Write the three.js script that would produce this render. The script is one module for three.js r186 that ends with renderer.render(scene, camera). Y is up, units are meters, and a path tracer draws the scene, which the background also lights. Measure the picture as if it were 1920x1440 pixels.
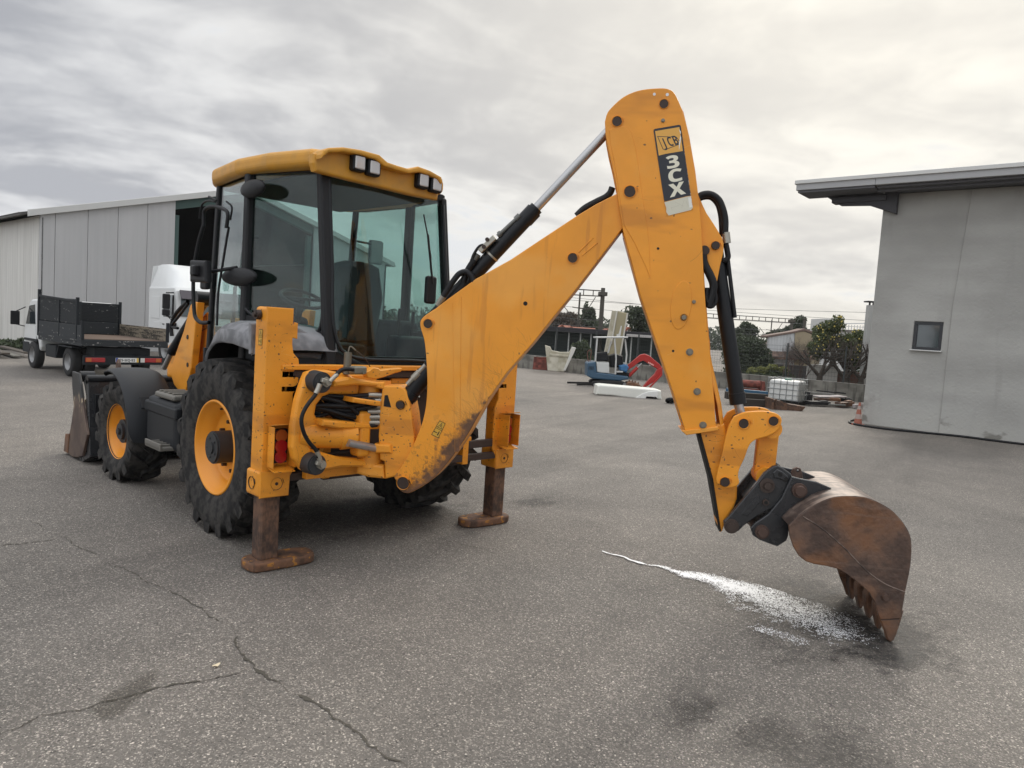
import * as THREE from 'three';
import { mergeGeometries } from 'three/addons/utils/BufferGeometryUtils.js';
import { RoundedBoxGeometry } from 'three/addons/geometries/RoundedBoxGeometry.js';

// ---------------------------------------------------------------- camera, sky, sun, exposure
const scene = new THREE.Scene();
const camera = new THREE.PerspectiveCamera(55.553, 4 / 3, 0.1, 1500);
camera.position.set(-3.3872, 1.7134, 5.4586);
camera.rotation.set(-0.07520, -0.79150, 0.06474, "YXZ");
const EXPOSURE = 1.16;
const SUN_AZ = 69, SUN_EL = 31;              // where the bright patch in the clouds sits
const rad = (d) => d * Math.PI / 180;
const sunDir = new THREE.Vector3(Math.sin(rad(SUN_AZ)) * Math.cos(rad(SUN_EL)), Math.sin(rad(SUN_EL)), -Math.cos(rad(SUN_AZ)) * Math.cos(rad(SUN_EL)));

// seeded randomness and noise
function rng(seed) { let s = seed >>> 0; return () => { s = (s + 0x6D2B79F5) >>> 0; let t = s; t = Math.imul(t ^ (t >>> 15), t | 1); t ^= t + Math.imul(t ^ (t >>> 7), t | 61); return ((t ^ (t >>> 14)) >>> 0) / 4294967296; }; }
const PERM = new Uint16Array(1024), GRAD = new Float32Array(512);
{ const r = rng(7); const a = [...Array(512).keys()]; for (let i = 511; i > 0; i--) { const j = Math.floor(r() * (i + 1)); [a[i], a[j]] = [a[j], a[i]]; } for (let i = 0; i < 1024; i++) PERM[i] = a[i & 511]; for (let i = 0; i < 512; i++) GRAD[i] = r() * 2 - 1; }
function vnoise(x, y, wrap = 512, wy = wrap) {           // tileable value noise, period wrap
  const xi = Math.floor(x), yi = Math.floor(y); let fx = x - xi, fy = y - yi;
  fx = fx * fx * fx * (fx * (fx * 6 - 15) + 10); fy = fy * fy * fy * (fy * (fy * 6 - 15) + 10);
  const x0 = ((xi % wrap) + wrap) % wrap, x1 = (x0 + 1) % wrap, y0 = ((yi % wy) + wy) % wy, y1 = (y0 + 1) % wy;
  const g = (a, b) => GRAD[PERM[PERM[a & 511] + (b & 511)] & 511];
  return (g(x0, y0) * (1 - fx) + g(x1, y0) * fx) * (1 - fy) + (g(x0, y1) * (1 - fx) + g(x1, y1) * fx) * fy;
}
function fbm(x, y, oct = 5, wrap = 512, gain = 0.5, wy = wrap) { let s = 0, a = 1, n = 0; for (let i = 0; i < oct; i++) { s += a * vnoise(x, y, wrap, wy); n += a; a *= gain; x *= 2; y *= 2; wrap *= 2; wy *= 2; } return s / n; }
const clamp = (x, a = 0, b = 1) => Math.min(b, Math.max(a, x));
const sstep = (a, b, x) => { const t = clamp((x - a) / (b - a)); return t * t * (3 - 2 * t); };
const lerp = (a, b, t) => a + (b - a) * t;
const mix3 = (a, b, t) => [lerp(a[0], b[0], t), lerp(a[1], b[1], t), lerp(a[2], b[2], t)];

// overcast sky: layered cloud decks seen in perspective, brightest round the hidden sun
function skyColor(dx, dy, dz) {
  const el = Math.max(dy, 0.0);
  const cs = dx * sunDir.x + dy * sunDir.y + dz * sunDir.z;
  const k = 1 / (el + 0.19);
  const px = dx * k, pz = dz * k;
  const ca = Math.cos(0.5), sa = Math.sin(0.5);
  const qx = px * ca + pz * sa, qz = -px * sa + pz * ca;
  const w1 = fbm(qx * 0.9 + 31, qz * 0.9 + 11, 4), w2 = fbm(qx * 0.9 + 5, qz * 0.9 + 47, 4);
  const n1 = fbm(qx * 1.0 + w1 * 1.2 + 90, qz * 1.25 + w2 * 1.2 + 90, 7, 512, 0.58);
  const n2 = fbm(qx * 4.2 + w2 * 1.8 + 190, qz * 5.0 + w1 * 1.8 + 60, 6, 512, 0.6);
  const n3 = fbm(qx * 11 + w1 * 2.5 + 300, qz * 12 + w2 * 2.5 + 300, 4, 512, 0.6); const d = n1 * 1.12 + n2 * 0.44 + n3 * 0.13;
  const glow = Math.pow(clamp(cs * 0.5 + 0.5), 11.0);
  const dense = sstep(-0.5, 0.75, d - glow * 0.12);
  const thin = mix3([0.68, 0.69, 0.71], [0.94, 0.90, 0.81], clamp(glow * 1.15));
  const dark = mix3([0.35, 0.365, 0.405], [0.74, 0.71, 0.655], clamp(glow * 1.1));
  let c = mix3(thin, dark, dense);
  const brk = sstep(0.22, 0.5, -d) * (1 - glow * 0.6);          // thinner places let a little blue through
  c = mix3(c, [0.58, 0.63, 0.70], brk * 0.45);
  const band = sstep(0.10, 0.0, el);                          // pale band low over the land
  c = mix3(c, mix3([0.60, 0.61, 0.61], [0.80, 0.755, 0.655], clamp(glow * 2.2)), band * 0.7);
  const zen = 1 + 1.7 * sstep(0.42, 1.0, el);                // an overcast sky is brightest overhead
  const away = 1 + 0.75 * sstep(0.25, -0.8, cs);
  return [c[0] * zen * away, c[1] * zen * away, c[2] * zen * away];
}
{
  const W = 4096, H = 2048, data = new Float32Array(W * H * 4);
  for (let j = 0; j < H; j++) {
    const v = (j + 0.5) / H, el = (v - 0.5) * Math.PI, y = Math.sin(el), cr = Math.cos(el);
    if (el < -0.12) { for (let i = 0; i < W; i++) { const o = (j * W + i) * 4; data[o] = 0.22; data[o + 1] = 0.21; data[o + 2] = 0.2; data[o + 3] = 1; } continue; }
    for (let i = 0; i < W; i++) {
      const a = ((i + 0.5) / W - 0.5) * 2 * Math.PI, o = (j * W + i) * 4, dA = Math.abs(Math.atan2(Math.sin(a + Math.PI / 4), Math.cos(a + Math.PI / 4)));
      if ((dA > 0.85 || el > 0.75) && ((i & 3) || (j & 3))) { const p = (((j & ~3) * W) + (i & ~3)) * 4; if (data[p + 3] === 1) { data[o] = data[p]; data[o + 1] = data[p + 1]; data[o + 2] = data[p + 2]; data[o + 3] = 1; continue; } }   // coarser where the clouds need no fine detail
      const c = skyColor(Math.cos(a) * cr, y, Math.sin(a) * cr); data[o] = c[0]; data[o + 1] = c[1]; data[o + 2] = c[2]; data[o + 3] = 1;
    }
  }
  const t = new THREE.DataTexture(data, W, H, THREE.RGBAFormat, THREE.FloatType);
  t.mapping = THREE.EquirectangularReflectionMapping; t.magFilter = t.minFilter = THREE.LinearFilter; t.needsUpdate = true;
  scene.background = t; scene.environment = t;
}
const sun = new THREE.DirectionalLight(new THREE.Color().setRGB(1, 0.93, 0.82), 0.9);
sun.position.copy(sunDir).multiplyScalar(60); sun.castShadow = true; sun.shadow.radius = 34;
Object.assign(sun.shadow.camera, { left: -30, right: 30, top: 30, bottom: -30, near: 1, far: 140 }); sun.shadow.mapSize.set(2048, 2048);
scene.add(sun); scene.add(sun.target);
scene.fog = new THREE.FogExp2(new THREE.Color().setRGB(0.62, 0.62, 0.62), 0.0003);
const renderer = new THREE.WebGLRenderer({ antialias: true });
renderer.shadowMap.enabled = true;
renderer.toneMapping = THREE.LinearToneMapping; renderer.toneMappingExposure = EXPOSURE;

// ---------------------------------------------------------------- helpers
const usedNames = new Map();
function numbered(n) { const k = usedNames.get(n) || 0; usedNames.set(n, k + 1); return k ? n + '_' + String(k).padStart(3, '0') : n; }
function tag(o, label, category, group) { o.userData.label = label; o.userData.category = category; if (group) o.userData.group = group; return o; }
function thing(name, label, category, pos = [0, 0, 0], phi = 90, group) {   // phi: direction of local x, in degrees from +z towards +x
  const o = new THREE.Group(); o.name = numbered(name); o.position.set(...pos); o.rotation.y = rad(phi - 90); scene.add(o); tag(o, label, category, group); return o;
}
function triUV(g) {                            // uv in metres, by the axis each face looks along
  const p = g.attributes.position, uv = new Float32Array(p.count * 2), a = new THREE.Vector3(), b = new THREE.Vector3(), c = new THREE.Vector3();
  for (let i = 0; i < p.count; i += 3) {
    a.fromBufferAttribute(p, i); b.fromBufferAttribute(p, i + 1); c.fromBufferAttribute(p, i + 2);
    const n = b.clone().sub(a).cross(c.clone().sub(a)); const ax = Math.abs(n.x), ay = Math.abs(n.y), az = Math.abs(n.z);
    [a, b, c].forEach((q, k) => { const u = az >= ax && az >= ay ? [q.x, q.y] : ax >= ay ? [q.z, q.y] : [q.x, q.z]; uv[(i + k) * 2] = u[0]; uv[(i + k) * 2 + 1] = u[1]; });
  }
  g.setAttribute('uv', new THREE.BufferAttribute(uv, 2)); return g;
}
function clean(g) { const h = g.index ? g.toNonIndexed() : g; for (const k of Object.keys(h.attributes)) if (!['position', 'normal', 'uv'].includes(k)) h.deleteAttribute(k); return h; }
function join(gs, keepUV) { gs = (Array.isArray(gs) ? gs : [gs]).map(clean); const g = gs.length > 1 ? mergeGeometries(gs) : gs[0]; return keepUV ? g : triUV(g); }
const EACH = new Set('pin pin_boss bolt hose hose_fitting drain_hole hinge_pin hinge_bracket carriage_arm pin_hole wheel_nut wheel_arch guard_rail fuel_tank cutter hitch_boss hitch_plate ear_pin bucket_ear control_lever side_plate plank mudguard_skin window_seal carriage_plate bed_rail hydraulic_pipe loader_tower'.split(' '));
function part(name, gs, mat, parent, opt = {}) {
  if (EACH.has(name) && Array.isArray(gs) && gs.length > 1 && parent) { const m = gs.map((g) => part(name, g, mat, parent, opt)); return m[0]; }
  const m = new THREE.Mesh(join(gs, opt.uv), mat); m.name = parent ? name : numbered(name); m.castShadow = m.receiveShadow = true;
  if (opt.f !== undefined) { m.rotation.y = rad(opt.f - 90); if (opt.at) m.position.set(...opt.at); } else if (opt.at) m.position.set(...opt.at);
  if (opt.label) m.userData.label = opt.label; if (opt.kind) m.userData.kind = opt.kind;
  (parent || scene).add(m); return m;
}
function shapeOf(pts, holes = [], smooth) {
  const s = new THREE.Shape();
  if (smooth) { const c = new THREE.CatmullRomCurve3(pts.map((p) => new THREE.Vector3(p[0], p[1], 0)), true, 'catmullrom', 0.4).getPoints(pts.length * 4); s.setFromPoints(c.slice(0, -1).map((p) => new THREE.Vector2(p.x, p.y))); } else s.setFromPoints(pts.map((p) => new THREE.Vector2(p[0], p[1])));
  for (const h of holes) { const q = new THREE.Path(); if (h.length === 3 && typeof h[0] === 'number') q.absarc(h[0], h[1], h[2], 0, Math.PI * 2, true); else q.setFromPoints(h.map((p) => new THREE.Vector2(p[0], p[1]))); s.holes.push(q); }
  return s;
}
function slab(pts, w0, w1, { b = 0.004, holes = [], smooth = false, seg = 1 } = {}) {   // a plate with a chamfered rim, cut to an outline, from depth w0 to w1
  b = Math.min(b, (w1 - w0) * 0.45);
  const g = new THREE.ExtrudeGeometry(shapeOf(pts, holes, smooth), { depth: w1 - w0 - 2 * b, bevelEnabled: b > 0, bevelThickness: b, bevelSize: b, bevelOffset: -b, bevelSegments: seg, curveSegments: 20 });
  g.translate(0, 0, w0 + b); return g;
}
function box(cx, cy, cz, sx, sy, sz, r = 0.006) { const g = r ? new RoundedBoxGeometry(sx, sy, sz, 1, Math.min(r, sx / 2.1, sy / 2.1, sz / 2.1)) : new THREE.BoxGeometry(sx, sy, sz); g.translate(cx, cy, cz); return g; }
const V = (x, y, z) => new THREE.Vector3(x, y, z);
function bar(a, b, r, seg = 16, r2) {          // round bar between two points
  const A = V(...a), B = V(...b), d = B.clone().sub(A), L = d.length(); const g = new THREE.CylinderGeometry(r2 ?? r, r, L, seg);
  g.applyQuaternion(new THREE.Quaternion().setFromUnitVectors(V(0, 1, 0), d.normalize())); const m = A.add(B).multiplyScalar(0.5); g.translate(m.x, m.y, m.z); return g;
}
function beam(a, b, w, h, r = 0.004, up = [0, 1, 0]) {      // square bar between two points
  const A = V(...a), B = V(...b), d = B.clone().sub(A), L = d.length(); d.normalize();
  let x = V(...up).cross(d); if (x.lengthSq() < 1e-6) x = V(1, 0, 0); x.normalize(); const y = d.clone().cross(x);
  const g = r ? new RoundedBoxGeometry(w, h, L, 1, Math.min(r, w / 2.2, h / 2.2)) : new THREE.BoxGeometry(w, h, L);
  const M = new THREE.Matrix4().makeBasis(x, y, d); M.setPosition(A.add(B).multiplyScalar(0.5)); g.applyMatrix4(M); return g;
}
function tube(pts, r, seg = 8, n) { return new THREE.TubeGeometry(new THREE.CatmullRomCurve3(pts.map((p) => V(...p)), false, 'centripetal'), n || Math.max(12, pts.length * 6), r, seg, false); }
function disc(x, y, w0, w1, r, seg = 24, r2) { return bar([x, y, w0], [x, y, w1], r, seg, r2); }
function ring(x, y, w0, w1, r, ri, seg = 28) { const s = new THREE.Shape(); s.absarc(x, y, r, 0, 7, false); const h = new THREE.Path(); h.absarc(x, y, ri, 0, 7, true); s.holes.push(h); const b = 0.002; const g = new THREE.ExtrudeGeometry(s, { depth: w1 - w0 - 2 * b, bevelEnabled: true, bevelThickness: b, bevelSize: b, bevelOffset: -b, bevelSegments: 1, curveSegments: seg }); g.translate(0, 0, w0 + b); return g; }
function lathe(prof, axis = 'y', seg = 40) { const g = new THREE.LatheGeometry(prof.map((p) => new THREE.Vector2(p[0], p[1])), seg); if (axis === 'x') g.rotateZ(-Math.PI / 2); if (axis === 'z') g.rotateX(Math.PI / 2); return g; }
function sheet(rows) {                         // a skin through rows of points (closed strips are given with the first point repeated)
  const nr = rows.length, nc = rows[0].length, pos = [], idx = [], uv = [];
  rows.forEach((r, i) => r.forEach((p, j) => { pos.push(...p); uv.push(j / (nc - 1), i / (nr - 1)); }));
  for (let i = 0; i < nr - 1; i++) for (let j = 0; j < nc - 1; j++) { const a = i * nc + j; idx.push(a, a + 1, a + nc, a + 1, a + nc + 1, a + nc); }
  const g = new THREE.BufferGeometry(); g.setAttribute('position', new THREE.Float32BufferAttribute(pos, 3)); g.setAttribute('uv', new THREE.Float32BufferAttribute(uv, 2)); g.setIndex(idx); g.computeVertexNormals(); return g;
}
function pane(p, t = 0.006) {                 // a thin plate with four given corners
  const A = p.map((q) => V(...q)), n = A[1].clone().sub(A[0]).cross(A[3].clone().sub(A[0])).normalize().multiplyScalar(t / 2);
  const f = A.map((q) => q.clone().add(n)), k = A.map((q) => q.clone().sub(n)), pos = []; const quad = (a, b, c, d) => [a, b, c, a, c, d].forEach((q) => pos.push(q.x, q.y, q.z));
  quad(...f); quad(k[3], k[2], k[1], k[0]); for (let i = 0; i < 4; i++) { const j = (i + 1) % 4; quad(f[j], f[i], k[i], k[j]); }
  const g = new THREE.BufferGeometry(); g.setAttribute('position', new THREE.Float32BufferAttribute(pos, 3)); g.computeVertexNormals(); g.setAttribute('uv', new THREE.Float32BufferAttribute(new Float32Array(pos.length / 3 * 2), 2)); return g;
}
function print4(p, w) {                       // a printed sticker: corners top-left, top-right, bottom-right, bottom-left in a plane, uv filling the print
  const g = new THREE.BufferGeometry(); const q = [p[0], p[3], p[2], p[0], p[2], p[1]], u = [[0, 1], [0, 0], [1, 0], [0, 1], [1, 0], [1, 1]];
  g.setAttribute('position', new THREE.Float32BufferAttribute(q.flatMap((a) => [a[0], a[1], w]), 3)); g.setAttribute('uv', new THREE.Float32BufferAttribute(u.flat(), 2)); g.computeVertexNormals(); return g;
}
const arc = (pts, n = 5) => new THREE.CatmullRomCurve3(pts.map((p) => V(p[0], p[1], 0)), false, 'centripetal').getPoints((pts.length - 1) * n).map((p) => [p.x, p.y]);   // a smooth run through outline points
const moved = (g, x, y, z) => { const h = g.clone(); h.translate(x, y, z); return h; };
const mirrored = (g) => { const h = clean(g.clone()); h.scale(-1, 1, 1); const p = h.attributes; for (const k of Object.keys(p)) { const a = p[k], n = a.itemSize; for (let i = 0; i < a.count; i += 3) for (let j = 0; j < n; j++) { const t = a.array[(i + 1) * n + j]; a.array[(i + 1) * n + j] = a.array[(i + 2) * n + j]; a.array[(i + 2) * n + j] = t; } } return h; };

// ---------------------------------------------------------------- materials
const lin = (r, g, b) => new THREE.Color().setRGB(r, g, b);
function tex(w, h, fn, { size = 1, srgb = false, one = false } = {}) {    // fn(u, v, x, y) -> [r, g, b] linear 0..1 (srgb: stored gamma-coded) or a number
  const d = new Uint8Array(w * h * 4);
  for (let j = 0; j < h; j++) for (let i = 0; i < w; i++) { const c = fn(i / w, j / h, i, j), o = (j * w + i) * 4; for (let k = 0; k < 3; k++) { const v = clamp(typeof c === 'number' ? c : c[k]); d[o + k] = 255 * (srgb ? Math.pow(v, 1 / 2.2) : v); } d[o + 3] = 255; }
  const t = new THREE.DataTexture(d, w, h, THREE.RGBAFormat); if (srgb) t.colorSpace = THREE.SRGBColorSpace;
  t.wrapS = t.wrapT = one ? THREE.ClampToEdgeWrapping : THREE.RepeatWrapping; t.magFilter = THREE.LinearFilter; t.minFilter = THREE.LinearMipmapLinearFilter; t.generateMipmaps = true; const s = Array.isArray(size) ? size : [size, size]; t.repeat.set(1 / s[0], 1 / s[1]); t.needsUpdate = true; return t;
}
function std(c, rough = 0.6, metal = 0, o = {}) { return new THREE.MeshStandardMaterial({ color: lin(...c), roughness: rough, metalness: metal, ...o }); }
// small irregular chips and scratches: a mask 0..1
function chipMask(n, seed, density, scratchDensity) {
  const m = new Float32Array(n * n), r = rng(seed);
  for (let k = 0; k < density; k++) { const x = r() * n, y = r() * n, s = 0.6 + Math.pow(r(), 5) * 6, e = 0.5 + r(); for (let j = -8; j <= 8; j++) for (let i = -8; i <= 8; i++) { const q = Math.hypot(i * e, j / e) + (r() - 0.5) * s * 0.5; if (q < s) m[((Math.floor(y) + j + n) % n) * n + (Math.floor(x) + i + n) % n] = 1; } }
  for (let k = 0; k < scratchDensity; k++) { let x = r() * n, y = r() * n, a = r() * 6.28; const L = 10 + r() * r() * 130, bend = (r() - 0.5) * 0.02, v = 0.25 + r() * 0.75; for (let t = 0; t < L; t++) { x += Math.cos(a); y += Math.sin(a); a += bend; if (r() < 0.85) { const o = ((Math.floor(y) % n + n) % n) * n + (Math.floor(x) % n + n) % n; m[o] = Math.max(m[o], v); } } }
  return m;
}
function paintTexture(base, chips, seed, n, metres, chipColor, nl = 10) {
  const light = chipMask(n, seed + 900, 0, nl);
  return tex(n, n, (u, v, x, y) => {
    const f = fbm(u * 6, v * 6, 5, 6), g = fbm(u * 2 + 3, v * 9 + 5, 4, 2, 0.5, 9); let c = base.map((q) => q * (1 + 0.12 * f)); c = mix3(c, [c[0] * 0.95 + 0.03, c[1] * 1.12 + 0.03, c[2] + 0.05], sstep(0.0, 0.6, fbm(u * 4 + 50, v * 4 + 20, 5, 4)) * 0.6); c = mix3(c, [c[0] * 0.62, c[1] * 0.56, c[2] * 0.8], sstep(0.1, 0.6, g) * 0.6);
    c = mix3(c, [0.80, 0.62, 0.36], light[y * n + x] * 0.6); return mix3(c, chipColor, chips[y * n + x] * 0.85);
  }, { size: metres, srgb: true });
}
const YEL = [0.76, 0.298, 0.014];
const roughTex = tex(512, 512, (u, v) => 0.5 + 0.35 * fbm(u * 8, v * 8, 5, 8), { size: 0.7 });
const M = {};
M.paint = std([1, 1, 1], 0.42, 0, { map: paintTexture(YEL, chipMask(1024, 11, 70, 16), 1, 1024, 1.3, [0.05, 0.03, 0.02], 14) });
M.worn = std([1, 1, 1], 0.5, 0, { map: paintTexture(YEL, chipMask(1024, 12, 1100, 150), 2, 1024, 1.1, [0.045, 0.028, 0.02], 60) });
M.roof = std([1, 1, 1], 0.45, 0, { map: tex(512, 512, (u, v) => { const f = fbm(u * 4, v * 4, 5, 4), g = fbm(u * 16, v * 16, 4, 16); return mix3([0.60, 0.285, 0.018], [0.50, 0.25, 0.03], sstep(-0.4, 0.5, f + 0.4 * g)); }, { size: 1.2, srgb: true }) });
M.rimPaint = std([0.80, 0.30, 0.016], 0.38);
const dull = (c, r, o = {}) => new THREE.MeshPhysicalMaterial({ color: lin(...c), roughness: r, specularIntensity: 0.55, ...o });
M.black = dull([0.011, 0.0115, 0.013], 0.5);
M.blackSatin = dull([0.010, 0.011, 0.013], 0.35);
M.hose = dull([0.009, 0.009, 0.010], 0.5);
M.rubber = dull([1, 1, 1], 0.75, { specularIntensity: 0.5, map: tex(512, 512, (u, v) => { const f = fbm(u * 10, v * 10, 6, 10); return mix3([0.010, 0.010, 0.010], [0.045, 0.041, 0.037], sstep(-0.35, 0.5, f)); }, { size: 0.5, srgb: true }) });
M.frameDark = dull([0.014, 0.013, 0.012], 0.7);
M.pin = std([0.045, 0.03, 0.024], 0.55, 0.4);
M.chrome = std([0.42, 0.42, 0.42], 0.3, 0.75);
M.zinc = std([0.38, 0.36, 0.31], 0.45, 0.8);
M.bolt = std([0.22, 0.20, 0.16], 0.5, 0.7);
M.hub = std([0.024, 0.025, 0.027], 0.5);
M.plasticGrey = std([1, 1, 1], 0.62, 0, { map: tex(512, 512, (u, v) => { const f = fbm(u * 5, v * 5, 6, 5), g = fbm(u * 22, v * 22, 3, 22); return mix3([0.10, 0.103, 0.11], [0.24, 0.24, 0.25], sstep(-0.4, 0.55, f + 0.3 * g)); }, { size: 0.9, srgb: true }) });
M.plasticDark = dull([0.017, 0.0185, 0.021], 0.5);
M.mud = std([0.026, 0.027, 0.029], 0.55, 0, { roughnessMap: roughTex });
M.rustBrown = std([1, 1, 1], 0.72, 0.15, { map: tex(512, 512, (u, v) => { const f = fbm(u * 4, v * 12, 6, 4, 0.5, 12), g = fbm(u * 26, v * 26, 4, 26); return mix3([0.05, 0.03, 0.022], [0.17, 0.088, 0.05], sstep(-0.5, 0.6, f + 0.5 * g)); }, { size: [0.35, 0.9], srgb: true }) });
M.rustPad = std([1, 1, 1], 0.8, 0.1, { map: tex(512, 512, (u, v) => { const f = fbm(u * 7, v * 7, 6, 7); let c = mix3([0.055, 0.03, 0.02], [0.19, 0.09, 0.045], sstep(-0.5, 0.6, f)); return mix3(c, [0.42, 0.18, 0.02], sstep(0.34, 0.42, fbm(u * 11 + 40, v * 11, 5, 11)) * 0.8); }, { size: 0.5, srgb: true }) });
M.glass = new THREE.MeshPhysicalMaterial({ color: lin(0.70, 0.80, 0.78), roughness: 0.02, transmission: 1, thickness: 0, ior: 1.5, specularIntensity: 0.7 });
M.glassClear = new THREE.MeshPhysicalMaterial({ color: lin(0.82, 0.90, 0.89), roughness: 0.02, transmission: 1, thickness: 0, ior: 1.5 });
M.mirrorGlass = std([0.6, 0.6, 0.6], 0.06, 1);
M.interior = dull([0.04, 0.042, 0.045], 0.8);
M.seat = std([0.10, 0.105, 0.115], 0.9);
M.lampGlass = std([0.52, 0.51, 0.50], 0.12, 0.3);
M.redLens = new THREE.MeshPhysicalMaterial({ color: lin(0.35, 0.012, 0.015), roughness: 0.15, clearcoat: 1 });
M.amberLens = new THREE.MeshPhysicalMaterial({ color: lin(0.42, 0.10, 0.02), roughness: 0.15, clearcoat: 1 });
function canvasTex(w, h, draw) { const c = document.createElement('canvas'); c.width = w; c.height = h; draw(c.getContext('2d'), w, h); const t = new THREE.CanvasTexture(c); t.colorSpace = THREE.SRGBColorSpace; t.magFilter = THREE.LinearFilter; return t; }

// ---------------------------------------------------------------- ground
function asphaltMaps() {
  const n = 2048, d = new Float32Array(n * n), hgt = new Float32Array(n * n), r = rng(41);
  for (let j = 0; j < n; j++) for (let i = 0; i < n; i++) { d[j * n + i] = 0.118 + 0.02 * vnoise(i / 5, j / 5, 2048) + (r() - 0.5) * 0.05; hgt[j * n + i] = 0.35 + 0.15 * vnoise(i / 6 + 9, j / 6, 2048); }
  for (let k = 0; k < 150000; k++) {           // stone chips
    const x = Math.floor(r() * n), y = Math.floor(r() * n), s = 1.2 + Math.pow(r(), 2) * 2.6, e = 0.65 + r() * 0.7, a = r() * 3.14, ca = Math.cos(a), sa = Math.sin(a);
    const t = r(), tone = t < 0.44 ? 0.075 + r() * 0.075 : t < 0.88 ? 0.18 + r() * 0.13 : t < 0.945 ? 0.33 + r() * 0.2 : 0.04 + r() * 0.03, R = Math.ceil(s * 1.4), up = 0.5 + r() * 0.5;
    for (let j = -R; j <= R; j++) for (let i = -R; i <= R; i++) { const q = Math.hypot((i * ca + j * sa) * e, (-i * sa + j * ca) / e); if (q < s) { const o = ((y + j + n) % n) * n + (x + i + n) % n; d[o] = tone; hgt[o] = up * (1 - 0.4 * q / s); } }
  }
  const map = tex(n, n, (u, v, x, y) => { const q = d[y * n + x]; return [q * 1.10, q * 0.985, q * 0.85]; }, { size: 2.9, srgb: true });
  const bump = tex(1024, 1024, (u, v, x, y) => hgt[y * 2 * n + x * 2], { size: 2.9 });
  return { map, bump };
}
const asphalt = asphaltMaps();
M.asphalt = new THREE.MeshStandardMaterial({ color: 0xffffff, map: asphalt.map, bumpMap: asphalt.bump, bumpScale: 0.006, roughness: 0.82, vertexColors: true });
let ground;
{
  const N = 330, pos = [], uv = [], col = [], idx = [], f = (t) => { const a = Math.abs(t), s = Math.sign(t); return s * (a * 13 + Math.pow(a, 7) * 690); };
  for (let j = 0; j <= N; j++) for (let i = 0; i <= N; i++) {
    const x = 2 + f(i / N * 2 - 1), z = -3 + f(j / N * 2 - 1); pos.push(x, 0, z); uv.push(x, -z);
    const a = fbm(x * 0.22 + 20, z * 0.22 + 20, 4), b = fbm(x * 1.3 + 70, z * 1.3 + 10, 4), s = fbm(x * 0.15 + z * 0.5 + 40, z * 0.12 - x * 0.1 + 40, 4);
    let k = 1 + 0.30 * a + 0.20 * b; k *= 1 - 0.24 * sstep(0.15, 0.6, s); const tr = Math.abs(fbm(x * 0.18 + z * 0.9 + 7, z * 0.05 - x * 0.02, 3)); k *= 1 - 0.13 * sstep(0.09, 0.0, tr); k *= 1 + 0.12 * fbm(x * 4.5 + 3, z * 4.5, 3);
    const warm = clamp(0.5 + a * 0.6); col.push(k * (0.99 + 0.03 * warm), k, k * (1.02 - 0.05 * warm));
  }
  for (let j = 0; j < N; j++) for (let i = 0; i < N; i++) { const a = j * (N + 1) + i; idx.push(a, a + N + 1, a + 1, a + 1, a + N + 1, a + N + 2); }
  const g = new THREE.BufferGeometry(); g.setAttribute('position', new THREE.Float32BufferAttribute(pos, 3)); g.setAttribute('uv', new THREE.Float32BufferAttribute(uv, 2)); g.setAttribute('color', new THREE.Float32BufferAttribute(col, 3)); g.setIndex(idx); g.computeVertexNormals();
  ground = new THREE.Mesh(g, M.asphalt); ground.name = 'asphalt_yard'; ground.userData.kind = 'structure'; ground.userData.label = 'worn grey asphalt yard with cracks and stains'; ground.receiveShadow = true; scene.add(ground);
}
// cracks: jagged ribbons of dirt-filled gap lying on the asphalt
M.crack = std([0.07, 0.062, 0.048], 0.95);
function crack(pts, w, seed) {
  const r = rng(seed), P = [];
  for (let i = 0; i < pts.length - 1; i++) { const a = pts[i], b = pts[i + 1], L = Math.hypot(b[0] - a[0], b[1] - a[1]), n = Math.max(2, Math.round(L / 0.018)); for (let k = 0; k < n; k++) P.push([lerp(a[0], b[0], k / n), lerp(a[1], b[1], k / n)]); }
  P.push(pts[pts.length - 1]); let ox = 0, oz = 0; const pos = [], idx = [];
  P.forEach((p, i) => {
    ox = ox * 0.86 + (r() - 0.5) * 0.02; oz = oz * 0.86 + (r() - 0.5) * 0.02; const q = P[Math.min(i + 1, P.length - 1)], o = P[Math.max(i - 1, 0)]; let tx = q[0] - o[0], tz = q[1] - o[1]; const l = Math.hypot(tx, tz) || 1; tx /= l; tz /= l;
    const h = w * (0.15 + Math.pow(r(), 1.6) * 0.9) * (0.55 + 0.6 * (0.5 + vnoise(i * 0.05, seed))) * Math.min(1, i / 6, (P.length - 1 - i) / 6) * (0.12 + 0.88 * sstep(-0.5, -0.05, vnoise(i * 0.045 + 9, seed + 3) + 0.35)), h2 = h * (0.4 + r());
    pos.push(p[0] + ox - tz * h, 0.004, p[1] + oz + tx * h, p[0] + ox + tz * h2, 0.004, p[1] + oz - tx * h2); if (i) idx.push(i * 2 - 2, i * 2, i * 2 - 1, i * 2 - 1, i * 2, i * 2 + 1);
  });
  const g = new THREE.BufferGeometry(); g.setAttribute('position', new THREE.Float32BufferAttribute(pos, 3)); g.setAttribute('uv', new THREE.Float32BufferAttribute(new Float32Array(pos.length / 3 * 2), 2)); g.setIndex(idx); g.computeVertexNormals();
  part('crack', g, M.crack, ground);
}
crack([[-1.736,.981],[-1.699,1.37],[-1.703,1.528],[-1.643,1.734],[-1.734,1.917],[-1.774,2.115],[-1.783,2.25],[-1.756,2.438],[-1.713,2.746],[-1.704,2.946],[-1.706,3.146],[-1.695,3.378]], 0.013, 3);
crack([[-1.805,2.24],[-1.972,2.238],[-2.083,2.21],[-2.229,2.165],[-2.409,2.153],[-2.523,2.163],[-2.64,2.124],[-2.724,2.133],[-2.832,2.145]], 0.007, 4);
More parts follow.
